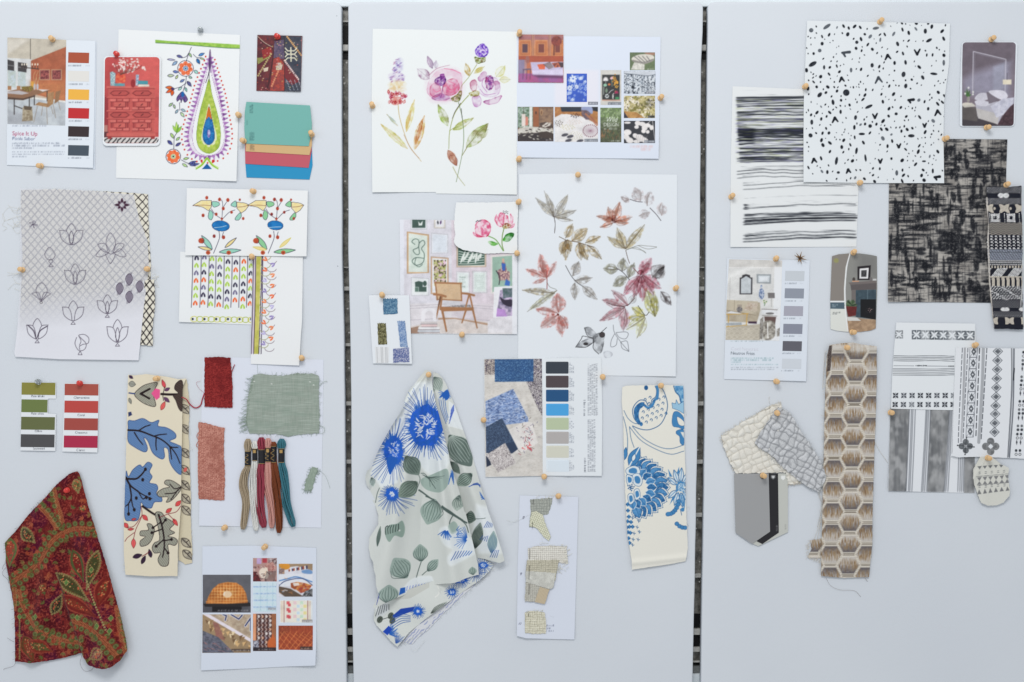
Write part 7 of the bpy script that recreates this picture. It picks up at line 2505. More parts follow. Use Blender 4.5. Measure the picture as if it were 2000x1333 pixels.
for(y,w_)in((520,4),(552,6),(570,5),(655,5),(690,7),(704,6),(765,5),(800,6),(812,4),(868,4),(884,4),(905,3)):
 dl.L([(112,y+8),(180,y+1),(250,y-4),(310,y+1),(360,y-2),(420,y+3),(472,y+2)],w_,INKB,a=.8,dry=.2,soft=1.8)
for(y,w_)in((950,2.5),(972,3),(1075,4),(1130,5),(1150,7),(1163,5),(1240,7),(1256,6),(1222,4)):
 dl.L([(145,y+2),(220,y-2),(300,y-9),(380,y-13),(450,y-20),(530,y-17),(600,y-20),(680,y-25),(750,y-22)],w_,INKB,a=.75,dry=.2,soft=2.2)
dl.soften(3,0,.6)
dl.soften(0,1,.45)
dl.build('ink_drawing',PAPER(),thick=.4,label='sheet of dry black brush lines running across, partly under the speckled sheet',cat='drawing')
# black cross-brushed sheet
z20=(1700,340,4.167)
bb=Sheet([(1842,272),(1967,273),(1965,330),(1963,470),(1960,592),(1733,590),(1735,470),(1736,358),(1740,300)],(174,170,164),1.2,.95,wav=.4,lifts=[(1735,590,3,60)])
X,Y=bb.X,bb.Y
n=lambda sx,sy,sd_:fbm(X/sx,Y/sy,3,sd_)
bb.noise(lambda X,Y:np.clip((n(30,30,3)-.5)*3+.3,0,1),(128,124,120),.85)
BKK=(24,26,32)
for(sx,sy,th,sd_,a)in((34,1.0,.58,5,.6),(1.0,34,.60,6,.5),(40,12,.58,7,.75),(12,34,.62,8,.75),(26,2.2,.63,10,.7)):
 bb.noise(lambda X,Y:np.clip((n(sx,sy,sd_)-th)*8,0,1),BKK,a)
bb.z=z20
r=random.Random(3)
for i in range(260):
 x,y,L_,w_=r.uniform(140,1080),r.uniform(-270,1040),r.uniform(50,190),r.uniform(10,34)
 q=r.uniform(-14,14)
 if i%5<3:
  bb.L([(x,y),(x+L_*.5,y+q),(x+L_,y+q*.4)],w_*.8,BKK,taper=True,soft=2.4,dry=.1,a=.9)
 else:
  bb.L([(x,y),(x+q*.4,y+L_*.4),(x,y+L_*.8)],w_,BKK,taper=True,soft=2.2,dry=.1,a=.9)
 if i%4==0:
  bb.E(x,y,w_*.9,w_*.7,BKK,soft=2.5,a=.85)
for(x0,y0,x1,y1,w_)in((350,90,345,180,40),(200,200,215,400,46),(430,262,600,256,34),(660,150,680,230,44),(830,90,835,190,40),(360,372,540,356,26),(340,436,580,400,30),(240,500,500,500,20),(580,510,800,508,20),(150,545,420,530,22),(480,520,488,620,34),(660,540,670,680,44),(740,560,744,720,28),(370,624,450,616,40),(250,640,300,640,34),(560,550,560,610,26),(200,712,560,716,18),(430,700,450,800,46),(560,720,700,735,20),(820,350,840,480,44),(880,520,890,610,22),(840,690,850,800,22),(240,900,420,930,26),(600,870,640,900,42),(700,880,720,960,36),(800,850,820,930,40),(870,870,880,960,32),(500,890,540,900,26),(600,1000,610,1030,34),(760,590,820,590,40),(140,230,260,240,26),(800,350,920,345,24),(700,20,960,30,26),(650,-40,660,40,36),(780,-120,784,-40,36),(590,-80,700,-70,30),(880,-200,890,-120,46),(700,-10,690,60,30)):
 bb.L([(x0,y0),((x0+x1)/2+4,(y0+y1)/2-4),(x1,y1)],w_,BKK,dry=.08,a=.92,taper=True,soft=2.6)
bb.noise(lambda X,Y:np.clip((vn(X/1.1,Y/1.1,77)-.72)*6,0,1),(196,190,180),.5)
bb.soften(1,1,.5)
bb.build('ink_drawing',PAPER(),thick=.4,label='black cross-brushed ink sheet peeping out below and right of the speckled sheet',cat='drawing')
# speckled sheet
sk=Sheet([(488,60),(900,68),(1262,76),(1256,300),(1230,500),(1226,700),(1228,941),(800,939),(466,935),(470,500),(482,200)],(228,233,236),3.0,1.0,wav=.5,z=z18,lifts=[(1570,355,3,60),(1842,358,2.0,60)])
big=[(595,92,24,9,-35),(510,112,12,12,0),(860,101,18,8,-10),(708,134,9,12,20),(780,160,7,12,-20),(1128,117,9,14,0),(1148,167,18,8,-30),(757,177,9,9,0),(978,186,8,13,-20),(556,222,10,10,0),(518,295,24,11,-30),(580,313,6,12,0),(840,302,9,12,0),(726,328,7,13,0),(1021,286,7,13,-10),(1228,288,7,16,0),(1010,351,11,15,10),(1174,348,20,7,6),(1114,368,8,13,-30),(700,450,18,18,0),(556,462,10,16,40),(628,502,8,15,-10),(822,526,22,8,-25),(829,631,10,10,0),(970,565,9,8,0),(750,585,8,13,10),(513,610,8,14,0),(506,682,12,11,40),(784,674,17,7,0),(1052,684,18,9,0),(898,698,9,13,-30),(675,745,8,11,0),(755,765,7,18,10),(804,804,6,20,-8),(646,820,8,22,10),(973,885,8,15,0),(596,881,7,11,0),(656,883,9,7,0),(1167,875,6,13,0),(1120,822,11,5,0),(1022,414,9,13,10),(1007,238,6,11,-20)]
pts_=[]
for(x,y,a,b,ro)in big:
 sk.E(x,y,a,b,INKB if(x*7+y)%9>1.2 else(86,92,100),rot=ro,tex=.15)
 pts_.append((x,y,max(a,b)+6))
for(x,y,s_,k)in((698,236,20,0),(926,258,16,1),(1084,230,18,2),(876,382,20,1),(676,380,14,1),(640,598,16,1),(855,576,15,2),(1196,560,17,1),(525,820,14,1),(712,876,12,1),(884,820,12,2),(984,738,12,2),(1124,626,11,2),(1190,910,14,0),(1050,492,14,0)):
 c=(70,76,84)if x in(698,876,952)else INKB
 if k==1:
  sk.L([(x-s_*.9,y+s_*.8),(x-2,y-s_*.7)],9,c,w2=15)
  sk.L([(x-2,y-s_*.7),(x+s_*.9,y+s_*.5)],15,c,w2=8)
 elif k==2:
  sk.L([(x-s_*.8,y-s_*.6),(x,y+s_*.7)],8,c,w2=14)
  sk.L([(x,y+s_*.7),(x+s_*.8,y-s_*.8)],13,c,w2=9)
 else:
  sk.L([(x-s_,y-s_*.1),(x+s_,y-s_*.3)],12,c,w2=16)
  sk.L([(x-s_*.7,y),(x-s_*.2,y+s_*.9)],14,c,w2=10)
 pts_.append((x,y,s_+10))
r=random.Random(44)
for t in range(5200):
 x,y=r.uniform(476,1248),r.uniform(72,932)
 if x>1222+(930-y)*.03:
  continue
 big_=r.random()
 s_=r.uniform(7.5,12)if big_<.42 else r.uniform(3.2,6)
 if all((x-a)**2+(y-b)**2>(c+s_+3.5)**2 for a,b,c in pts_):
  pts_.append((x,y,s_+2))
  sk.E(x,y,s_*r.uniform(.5,.8),s_*r.uniform(.85,1.25),INKB if r.random()<.88 else(110,116,124),rot=r.uniform(-50,50))
 if len(pts_)>430:
  break
sk.build('speckled_sheet',PAPER(),thick=.45,label='white sheet speckled all over with small black brush dabs',cat='drawing')
# bedroom colour card
z19=(1710,50,4.038)
bc_=Sheet(np.array(rounded(668,130,1108,800,30))+np.array([0,0]),(228,233,240),2.0,1.5,wav=.2,z=z19)
bc_.out[:,0]+=np.where(bc_.out[:,1]>180,-3.5,2)
bo_=bc_.build('colour_card',CARD(),thick=.6,label='rounded card with a mauve bedroom picture',cat='card')
f=Sheet(np.array(rounded(684,136,1102,795,26)),(124,112,122),.25,1.0,over=bc_,z=z19)
f.out[:,0]+=np.where(f.out[:,1]>180,-4,0)
f.P([(640,120),(1110,120),(1110,330),(640,420)],(112,102,112),soft=30)
f.P([(680,440),(760,380),(920,330),(1066,290),(1060,560),(780,560),(690,520)],(150,146,164),soft=18)
f.P([(925,330),(1030,290),(1030,500),(925,520)],(160,160,178),soft=6)
f.L([(762,530),(768,208),(1024,270),(1018,530)],7,(196,192,204),sm=False)
f.L([(774,530),(780,222),(1012,278),(1006,530)],2.4,(150,146,160),sm=False)
f.R(1000,430,1068,468,(240,230,206))
f.L([(1034,380),(1034,430)],3,(90,80,90))
f.P([(650,640),(790,660),(960,790),(1090,780),(1090,810),(650,810)],(70,64,70))
f.P([(664,640),(800,650),(800,760),(664,740)],(96,90,88),tex=.2)
f.P([(664,625),(756,612),(790,640),(700,650)],(200,196,186))
f.E(716,622,36,12,(214,208,196))
f.P([(782,600),(960,600),(1000,700),(960,780),(800,720)],(186,184,196),sm=False)
f.P([(790,655),(970,700),(960,782),(806,735)],(196,192,190))
f.P([(780,600),(840,590),(900,620),(860,640),(800,630)],(214,212,222),sm=True)
f.P([(780,572),(820,536),(880,540),(890,580),(840,596),(790,590)],(206,204,214),sm=True)
f.P([(870,530),(950,526),(1000,560),(960,600),(890,620)],(120,112,122),sm=False)
f.P([(890,520),(1000,516),(1040,560),(1000,590),(930,560)],(222,220,230),sm=True)
f.P([(905,640),(1000,580),(1090,570),(1086,650),(1020,700),(950,730)],(216,216,228),col2=(190,190,206),ts=5)
f.P([(1060,640),(1086,620),(1086,790),(960,786),(1010,700)],(64,46,52),col2=(90,66,74),ts=3)
f.L([(724,600),(728,560),(722,540)],4,(60,90,50))
for a in((700,520),(740,510),(750,545),(716,500),(708,548)):
 f.leaf(726,565,a[0],a[1],12,(70,110,60))
for a in((730,494),(766,528),(704,540),(764,546)):
 f.E(a[0],a[1],7,8,(230,230,226))
f.E(728,585,11,24,(170,164,156),tex=.4)
f.build('printed_photo',PAGE(),bo_,.05)
# black and white woven band
wb=Sheet([(934,110),(1000,104),(1080,116),(1218,100),(1214,300),(1226,600),(1222,800),(1232,1000),(1232,1268),(1100,1262),(1000,1262),(990,1180),(975,1050),(955,850),(935,560),(945,400),(932,280),(920,200),(938,190)],(34,36,46),4.0,.8,wav=.8,jag=.5,z=z20,hfun=lambda X,Y:2.5*np.sin((Y-360)/46)+2.5)
X,Y=wb.X,wb.Y
zx=(X-1700)*4.167-(Y-365)*.22-940
zy=(Y-340)*4.167
WW,TT=(236,236,236),(206,198,184)
def row(y0,y1,fn,col,a=1.0):
 m=((zy>=y0)&(zy<y1))*fn(zx,zy-y0)
 wb.blend((slice(None),slice(None)),np.clip(m,0,1)*a,col)
 wb.H[...]+=np.clip(m,0,1)*.5
dia=lambda p,w_:(lambda x,y:(np.abs((x/p+y/p)%1-.5)<w_)|(np.abs((x/p-y/p)%1-.5)<w_))
row(110,160,dia(22,.09),WW,.7)
row(200,250,dia(22,.09),WW,.7)
row(1030,1090,dia(20,.09),WW,.6)
row(1120,1170,dia(20,.09),WW,.6)
star=lambda px,pw,hh:(lambda x,y:(np.hypot(((x-px)%pw-pw/2)/(pw*.34),(y-hh/2)/(hh*.42))*(1+.35*np.cos(4*np.arctan2(y-hh/2,((x-px)%pw-pw/2))))<1))
row(160,200,star(30,190,40),WW)
row(1088,1120,star(20,150,32),WW)
row(250,320,star(60,130,70),TT)
row(250,320,lambda x,y:np.hypot((x+20)%130-65,y-36)<11,TT)
row(1170,1225,star(60,130,55),TT)
row(326,400,lambda x,y:(np.maximum(np.abs((x-110)%130-65),np.abs(y-36))<34)&(np.maximum(np.abs((x-110)%130-65),np.abs(y-36))>14)&(((x+y)%14)>3),WW)
row(326,400,lambda x,y:((x%40)<6)&((y%16)<8),WW)
row(402,500,lambda x,y:(np.abs((y+12*np.abs((x/44)%1-.5)*2)%15-7)<3.0),TT,.95)
row(505,615,lambda x,y:(((x%36)<17)&((y%24)<13))^((((x+18)%36)<6)&(((y+12)%24)<6)),WW,.9)
row(618,705,lambda x,y:(((x+y*.45)%13)<6)&((y%24)<22),(186,194,210))
row(705,750,lambda x,y:(((x+y)%14)<7)&((y%15)<10),WW)
row(750,770,lambda x,y:((x%24)<12),TT)
row(768,836,lambda x,y:(np.abs((x+(y-34)*.8)%130-65)<42)&(((x-y)%16)<11),WW)
row(836,915,lambda x,y:((x%40)<24),TT)
row(836,846,lambda x,y:x>-99,TT)
row(915,1030,lambda x,y:(((x+y*.9)%24<12)&((y%14)<9))^((np.abs(((x-y*1.6)%130)-65)<12)),WW,.9)
wb.noise(lambda X,Y:(vn(X/.8,Y/.8,5)>.55),(60,60,66),.2)
for(x0,y0,x1,y1)in((934,200,944,560),(944,560,962,860),(962,860,990,1250)):
 wb.L([(x0,y0),(x1,y1)],14,(210,204,196),dry=.2)
wb.build('woven_band',COARSE(),thick=1.4,label='thick black and white patterned woven band at the right edge',cat='fabric')
# cool neutrals page
z21=(1400,480,4.762)
cn=Sheet([(96,120),(862,140),(850,600),(826,1262),(440,1252),(66,1242),(80,700)],(222,229,238),1.6,1.25,wav=.3,z=z21,lifts=[(1573,744,2.0,60)])
s=cn
s.T('Cool Neutrals',130,976,47,(190,190,200),xs=.93,rot=1)
s.T('Neutros Frios',128,1014,42,(80,88,98),xs=.93,rot=1)
for i,(y,w_)in enumerate(((1052,400),(1070,370),(1088,90),(1110,440),(1136,440),(1154,400))):
 s.MT(132,y,w_,11 if i<3 else 8,(90,130,134)if i<4 else(96,104,114),.8,20+i)
s.MT(128,892,300,8,(90,110,110),.8,33)
for i,(x,y)in enumerate(((634,356),(630,520),(620,682),(616,846),(608,1006),(598,1168))):
 s.MT(x,y,110,10,(80,88,98),.85,40+i)
 s.MT(x+140,y,30,8,(120,126,134),.7,50+i)
s.L([(842,300),(826,1250)],2,(190,196,206))
cno=s.build('magazine_page',PAGE(),thick=.35,label='magazine page of grey colours headed Neutros Frios with a pale living room',cat='magazine page')
for(x,y,c)in((636,236,(196,202,208)),(632,398,(142,148,160)),(624,562,(164,164,176)),(618,728,(134,138,152)),(612,888,(94,94,102)),(606,1052,(200,206,213))):
 q=np.array([(x,y),(x+178,y+3),(x+174,y+95),(x-4,y+92)])/4.762+np.array([1400,480])
 chip(cn,cno,q,c)
f=Sheet([(112,128),(606,140),(600,400),(580,886),(78,878),(86,600)],(214,214,212),.2,1.0,over=cn,z=z21)
f.P([(110,120),(610,130),(606,200),(110,205)],(206,204,200))
f.L([(112,204),(540,206)],5,(232,230,228))
f.P([(104,320),(330,205),(240,205),(104,280)],(228,228,226),soft=8)
f.P([(536,200),(606,200),(590,880),(520,700)],(232,234,236))
f.L([(122,300),(118,505)],3,(170,168,166))
f.P([(210,455),(212,300),(232,296),(236,276),(270,266),(306,276),(310,296),(330,300),(328,455)],(50,48,52))
f.P([(222,446),(224,312),(246,300),(270,284),(298,300),(318,312),(316,446)],(196,202,206),col2=(182,188,192),ts=6)
f.P([(368,266),(504,268),(500,356),(370,352)],(150,156,160))
f.P([(384,280),(490,282),(486,342),(386,340)],(206,212,216))
f.P([(400,294),(474,296),(470,328),(402,326)],(226,230,234))
for x,y,a,b in((414,450,26,52),(412,380,9,14)):
 f.E(x,y,a,b,(206,214,226),col2=(90,110,150),ts=1.8)
f.P([(472,440),(536,440),(538,490),(476,490)],(116,112,112))
f.L([(506,490),(506,570)],3,(150,148,146))
f.P([(88,505),(400,530),(404,600),(370,720),(86,705)],(182,172,152),col2=(168,156,136),ts=8)
f.P([(88,505),(380,520),(360,640),(88,600)],(190,180,160))
f.L([(164,510),(160,600)],3,(140,128,110))
f.L([(90,602),(360,650)],4,(140,126,108))
f.P([(250,600),(290,530),(380,540),(370,610),(300,606)],(206,196,184),col2=(180,160,140),ts=3)
f.E(352,594,26,24,(196,184,166))
f.E(210,596,28,26,(140,136,134),col2=(90,86,88),ts=3)
for x in(196,210,224):
 f.L([(x,575),(x,552)],4,(110,100,100))
for pts in([(84,640),(290,634)],[(280,634),(270,780)],[(84,756),(280,740)],[(110,640),(104,760)]):
 f.L(pts,8,(196,156,80),sm=False)
f.P([(84,720),(230,716),(230,742),(84,744)],(160,166,170))
f.P([(84,630),(130,610),(190,622),(240,636)],(216,218,222))
f.P([(290,706),(370,706),(370,728),(290,724)],(60,40,60))
f.P([(84,760),(400,730),(400,880),(80,878)],(186,178,162))
for i in range(7):
 for j in range(3):
  x,y=110+i*52+(j%2)*26,780+j*36
  f.L([(x-24,y),(x,y-16),(x+24,y),(x,y+16)],3,(214,208,194),closed=True)
f.P([(420,590),(560,594),(560,640),(416,636)],(222,224,226))
f.L([(416,592),(562,598)],5,(110,100,96))
f.E(492,632,40,10,(110,108,108))
f.L([(420,650),(556,656)],4,(120,116,112))
f.P([(440,660),(550,664),(540,740),(446,720)],(96,76,72))
f.L([(440,560),(450,530)],4,(60,100,60))
for k in range(6):
 f.E(446+14*math.cos(k),522+12*math.sin(k),6,6,(214,210,180)if k%2 else(90,130,70))
f.P([(430,720),(460,700),(510,702),(540,730),(536,840),(500,880),(440,876),(424,800)],(196,192,182),sm=True,col2=(110,104,96),ts=4)
f.L([(470,720),(474,860)],8,(246,246,244))
f.P([(400,690),(430,660),(430,760),(420,870),(396,870)],(110,104,96),tex=.5)
f.P([(556,780),(590,760),(590,860),(560,870)],(130,124,116),tex=.5)
f.P([(540,850),(600,840),(590,886),(420,886),(500,876)],(228,230,232),soft=3)
f.build('printed_photo',PAGE(),cno,.05)
# fireplace card
fo=[(1070,100),(1130,82),(1230,74),(1320,74),(1420,86),(1486,100),(1490,400),(1476,770),(1430,790),(1340,802),(1200,802),(1110,792),(1056,776),(1054,500)]
fc=Sheet(fo,(216,218,212),1.8,1.0,wav=.2,z=z21)
s=fc
s.P([(1060,60),(1240,60),(1196,200),(1180,400),(1182,515),(1050,515)],(134,128,122))
s.P([(1050,528),(1184,528),(1186,590),(1050,588)],(76,96,108))
s.P([(1050,515),(1186,515),(1186,528),(1050,528)],(226,228,230))
s.E(1108,140,24,22,(146,144,96),soft=3)
s.MT(1072,556,50,13,(190,204,210),.8,1)
s.MT(1072,572,34,13,(190,204,210),.8,2)
s.MT(1074,628,78,11,(90,94,96),.9,3)
s.MT(1074,640,40,9,(90,94,96),.9,4)
s.P([(1240,70),(1320,70),(1490,95),(1490,420),(1480,800),(1220,806),(1200,600),(1194,400),(1206,200)],(136,136,132))
s.P([(1320,60),(1490,90),(1490,300),(1300,240)],(120,120,118),soft=20)
s.P([(1222,345),(1482,325),(1482,350),(1240,368)],(112,104,102))
s.P([(1240,366),(1482,348),(1482,408),(1248,420)],(92,86,86))
s.P([(1250,415),(1290,412),(1290,660),(1250,650)],(110,104,102))
s.P([(1290,416),(1480,410),(1478,690),(1290,665)],(66,84,94),col2=(54,70,80),ts=6)
s.L([(1400,414),(1398,500)],2.5,(130,150,160))
s.P([(1334,500),(1478,500),(1476,690),(1334,664)],(16,18,22))
s.noise(lambda X,Y:(vn(X/1.2,Y/1.2,3)>.7)*np.exp(-((X-1698)/5)**2-((Y-606)/4)**2),(226,190,190))
s.P([(1306,196),(1430,184),(1424,322),(1306,322)],(34,30,34))
s.P([(1326,216),(1410,208),(1404,308),(1324,308)],(222,222,222))
s.P([(1340,232),(1392,228),(1390,292),(1340,292)],(90,90,92),col2=(30,30,32),ts=1.4)
s.E(1272,316,14,20,(70,64,62))
s.R(1418,296,1442,330,(110,106,106))
s.R(1450,310,1482,326,(196,196,196))
s.R(1256,328,1320,338,(196,150,120))
s.P([(1196,560),(1300,570),(1290,650),(1220,664)],(110,44,40),col2=(90,34,34),ts=3)
r=random.Random(5)
for i in range(36):
 a=r.uniform(3.2,6.3)
 s.leaf(1244+r.uniform(-20,20),560,1244+60*math.cos(a),560+66*math.sin(a)+5,12,r.choice([(60,80,54),(90,110,80),(40,54,40)]))
s.P([(1206,670),(1476,690),(1480,810),(1216,806)],(176,148,120),col2=(150,124,100),ts=5)
s.P([(1206,664),(1300,670),(1340,700),(1216,700)],(206,206,202))
s.L([(1236,76),(1206,200),(1190,400),(1196,600),(1218,800)],10,(234,236,238))
s.build('colour_card',CARD(),thick=.5,label='curved-edge card pairing taupe paint with a fireplace picture',cat='card')
# hexagon strip
z22=(1390,650,2.563)
HP=[(585,62),(640,54),(700,50),(760,62),(820,68),(822,200),(818,420),(808,700),(800,900),(800,1060),(784,1222),(660,1226),(545,1216),(546,1100),(552,850),(558,640),(562,420),(570,200),(572,120)]
def hexcloth(out,hgt,**kw):
 s_=Sheet(out,(224,217,204),hgt,.9,z=z22,**kw)
 X,Y=s_.X,s_.Y
 zx=(X-1390)*2.563+(Y-650)*2.563*.036-4
 zy=(Y-650)*2.563
 colw,rowh=91.0,107.0
 best=np.full(X.shape,1e9)
 U=np.zeros(X.shape)
 Vv=np.zeros(X.shape)
 odd=np.zeros(X.shape)
 for c in range(-1,4):
  cx=719+(c-1)*colw
  off=0 if c%2 else rowh/2
  k=np.round((zy-92-off)/rowh)
  cy=92+off+k*rowh
  dx,dy=zx-cx,zy-cy
  q=np.maximum(np.abs(dy)/47,(np.abs(dx)*.86+np.abs(dy)*.5)/52)
  m=q<best
  best=np.where(m,q,best)
  U,Vv,odd=np.where(m,dx,U),np.where(m,dy,Vv),np.where(m,c%2,odd)
 ins=np.clip((.95-best)*8,0,1)
 sl=(slice(None),slice(None))
 s_.blend(sl,ins,(200,194,187))
 sgn=np.where(odd>0,1,-1)
 g=np.clip((Vv*sgn+10)/46+.5*(fbm(X/3,Y/3,2,3)-.5),0,1)
 s_.blend(sl,ins*g**.85*.9,(92,87,90))
 fr_=np.clip(1-np.abs(Vv)/(30+16*vn(X/1.4,Y/40,7)),0,1)
 s_.blend(sl,ins*np.clip(fr_*1.6,0,1)*np.clip((vn(X/1.1,Y/9,9)-.25)*2.2,0,1)*.7,(150,119,80))
 s_.blend(sl,ins*np.clip(fr_*1.6,0,1)*np.clip((vn(X/.9+50,Y/7,19)-.55)*4,0,1)*.6,(112,84,58))
 rib=np.clip(np.sin(zy*2*math.pi/8.2)*1.5,0,1)
 flat=(np.abs(Vv)>42)&(np.abs(U)<34)
 s_.blend(sl,(1-ins)*np.where(flat,.1,rib)*.6,(176,168,154))
 s_.blend(sl,(1-ins)*flat*(np.abs(np.abs(Vv)-50)<2.5)*.7,(110,100,88))
 s_.H+=ins*.5-(1-ins)*rib*.3
 s_.noise(lambda X,Y:fbm(X/1,Y/1,2,55)*.6,(130,126,122),.25)
 return s_
hb=hexcloth([(490,1040),(552,1030),(620,1040),(800,1040),(796,1130),(780,1140),(600,1135),(480,1126),(500,1080)],1.4,wav=.8,jag=1.0,seed=5)
hx=hexcloth(HP,4.5,wav=.8,jag=.35,seed=3,hfun=lambda X,Y:1.2*np.sin(Y/50)+2.5*np.clip((700-Y)/20,0,1))
hx.z=z22
hx.P([(578,66),(598,64),(590,190),(572,196)],(66,58,56),col2=(110,100,96),ts=1.2)
hx.P([(596,60),(822,64),(822,100),(700,96),(600,100)],(216,212,204),a=.55,soft=5)
ho=hx.build('hexagon_strip',COARSE(),thick=1.3,label='long woven strip patterned with brown and grey hexagons',cat='fabric')
hb.build('folded_back',COARSE(),ho,1.0)
ct=solid('ecru_thread',(214,208,196),.9,.1)
fray('frayed_edge',ho,[([(1613,680),(1608,800),(1603,1000),(1602,1110)],(-1,.2))],ct,60,4.5,5,.0002,2)
fray('frayed_edge',ho,[([(1580,1055),(1578,1088)],(-1,.3)),([(1580,1088),(1600,1094)],(0,1))],ct,26,5,2,.0002,2)
for pts,m_,rr_ in(([(1605,1010),(1594,1040),(1588,1060),(1592,1080)],ct,.0003),([(1604,990),(1600,1030),(1596,1060),(1606,1110)],ct,.0003),([(1598,960),(1604,990),(1596,1030)],ct,.0003),([(1612,1128),(1622,1144),(1640,1152),(1668,1154),(1681,1166)],solid('taupe_thread',(130,120,110),.9),.00022),([(1688,1128),(1694,1136)],solid('taupe_thread',(130,120,110),.9),.0003),([(1708,864),(1718,882),(1728,896),(1733,904)],ct,.0003),([(1610,690),(1606,760),(1611,690)],ct,.0003)):
 tubes('loose_thread',[(strand(pts,[4,2.5,1.2]),rr_)],m_,ho,4)
 # two basket-weave swatches
bwm=COARSE()
wa_=weave([(45,515),(120,470),(200,420),(300,360),(345,350),(350,372),(330,420),(360,600),(390,640),(420,700),(450,740),(420,755),(380,756),(370,700),(120,704),(90,650),(60,580)],(232,228,218),(198,194,184),14.5,1.8,3,skew=-.42,raised=2.6,par=None,wob=.75,z=z22,jag=1.1)
wao=wa_.build('basketweave_swatch',bwm,thick=1.6,label='cream chunky basketweave swatch tucked under the grey one',cat='swatch',group='chunky basketweave swatches')
wg_=weave([(330,372),(390,400),(440,490),(500,580),(545,650),(566,710),(560,745),(530,795),(480,770),(420,730),(360,680),(290,610),(225,570),(212,548),(240,500),(280,440),(310,390)],(196,198,200),(140,142,146),14.0,4.6,7,skew=.55,raised=3.0,par=None,wob=.85,z=z22,jag=1.1)
wgo=wg_.build('basketweave_swatch',bwm,thick=1.6,label='grey chunky basketweave swatch slanting over the cream one',cat='swatch',group='chunky basketweave swatches')
Z22=lambda pts:[(1390+x/2.563,650+y/2.563)for x,y in pts]
fray('fringe',wao,[(Z22([(45,515),(200,420),(345,350)]),(-.4,-.9)),(Z22([(45,515),(120,700)]),(-1,.4)),(Z22([(380,756),(450,745)]),(0,1))],ct,60,4.5,3,.00028,4)
fray('fringe',wgo,[(Z22([(340,372),(440,490),(545,650)]),(.8,-.6)),(Z22([(212,548),(360,680),(530,795)]),(-.6,.8)),(Z22([(530,795),(566,710)]),(.6,.7))],solid('grey_yarn',(196,198,198),.9,.1),60,4.5,6,.00028,4)
for pts in(Z22([(288,355),(285,335),(288,320)]),Z22([(530,795),(540,830),(556,850)])):
 tubes('loose_thread',[(strand(pts,[3,2]),.0003)],ct,wgo,4)
 # three grey paint cards
G3='grey and black paint cards fanned together'
for(pts,c,hgt,lab,mark)in(([(250,706),(380,704),(380,998),(232,1068),(190,1050)],(184,186,180),2.6,'pale grey paint card at the back of the fanned three','w'),([(240,704),(330,704),(334,1000),(252,1057),(225,1044),(240,900)],(34,34,38),3.3,'black paint card between two grey ones','b'),([(110,706),(283,704),(290,995),(200,1056),(118,1000)],(150,151,152),4.1,'mid grey paint card at the front of the fanned three','g')):
 s=Sheet(pts,c,hgt,1.2,wav=.15,z=z22)
 if mark=='w':
  s.P([(346,716),(366,716),(366,730),(356,738),(346,730)],(226,228,226))
  s.MT(366,986,26,6,(130,130,126),.8,3,True)
 if mark=='b':
  s.P([(294,712),(318,712),(318,726),(306,736),(294,726)],(90,92,94))
  s.P([(299,716),(313,716),(313,724),(306,730),(299,724)],(200,202,202))
  s.MT(322,992,28,7,(150,150,150),.9,4,True)
 if mark=='g':
  s.P([(243,714),(264,714),(264,726),(253,734),(243,726)],(50,50,52))
 s.build('paint_card',CARD(),thick=.45,label=lab,cat='paint card',group=G3)
 # striped block-print sheets
z23=(1710,620,3.507)
gs=Sheet([(100,620),(680,630),(676,1204),(400,1198),(84,1188),(92,900)],(226,229,233),1.0,1.0,wav=.5,z=z23,lifts=[(1735,958,2,60)])
s=gs
GG,GD2=(112,114,116),(70,74,82)
for pts in([(100,600),(232,600),(206,1200),(84,1200)],[(378,600),(508,600),(466,1200),(352,1200)],[(610,900),(690,900),(690,1210),(604,1210)]):
 s.P(pts,(146,147,148),col2=(112,114,116),ts=16)
 p_=s._t(pts)
 mm=sd_poly(s.X,s.Y,p_)<-1
 s.noise(lambda X,Y:mm*np.clip((fbm(X/3,Y/40,2,13)-.5)*4,0,1),(90,92,96),.45)
 s.noise(lambda X,Y:mm*np.clip((fbm(X/12,Y/14,3,23)-.52)*5,0,1),(176,177,178),.6)
for x0,x1 in((232,206),(246,222),(256,232),(272,246),(346,312),(354,322),(364,334),(376,348),(508,470),(516,480),(524,494),(574,562),(586,576),(598,588),(608,600)):
 s.L([(x0,610),((x0+x1)/2+2,900),(x1,1194)],4.2,GD2)
s.soften(1,3,.7)
s.build('stripe_drawing',PAPER(),thick=.4,label='sheet of wide washed grey stripes with thin black lines, lowest of the print sheets',cat='drawing')
ts_=Sheet([(140,36),(680,44),(690,640),(400,634),(104,626),(112,400),(126,200)],(226,230,233),2.2,.9,wav=.4,z=z23)
s=ts_
def tile(cx,cy,h_,c,c2):
 s.R(cx-h_,cy-h_,cx+h_,cy+h_,c,col2=tuple(min(220,v+50)for v in c),ts=3)
 for a in range(4):
  t=math.pi/4+a*math.pi/2
  s.leaf(cx,cy,cx+h_*1.05*math.cos(t),cy+h_*1.05*math.sin(t),h_*.42,c2)
 s.L([(cx,cy-h_),(cx,cy+h_)],2.6,c2)
 s.L([(cx-h_,cy),(cx+h_,cy)],2.6,c2)
tile(158,118,28,(110,114,118),(224,228,231))
for i in range(7):
 tile(278+i*61,120+i,32,((84,90,96),(130,134,138),(70,76,82))[i%3],(224,228,231))
for y in(264,275,286,298):
 s.L([(122,y),(250,y+2),(400,y-1),(536,y+4)],3,GD2)
for y in(352,362,374,386,396):
 s.L([(116,y),(250,y+1),(400,y+3),(536,y-2)],3.2,GD2)
s.L([(122,332),(536,336)],2,GD2)
s.R(262,322,350,342,(226,230,233))
for i in range(8):
 s.E(274+i*10,332,2.5+(i%4),3+(i%3),INKB)
for i in range(4):
 s.E(500+i*10,335,3.5,4,INKB)
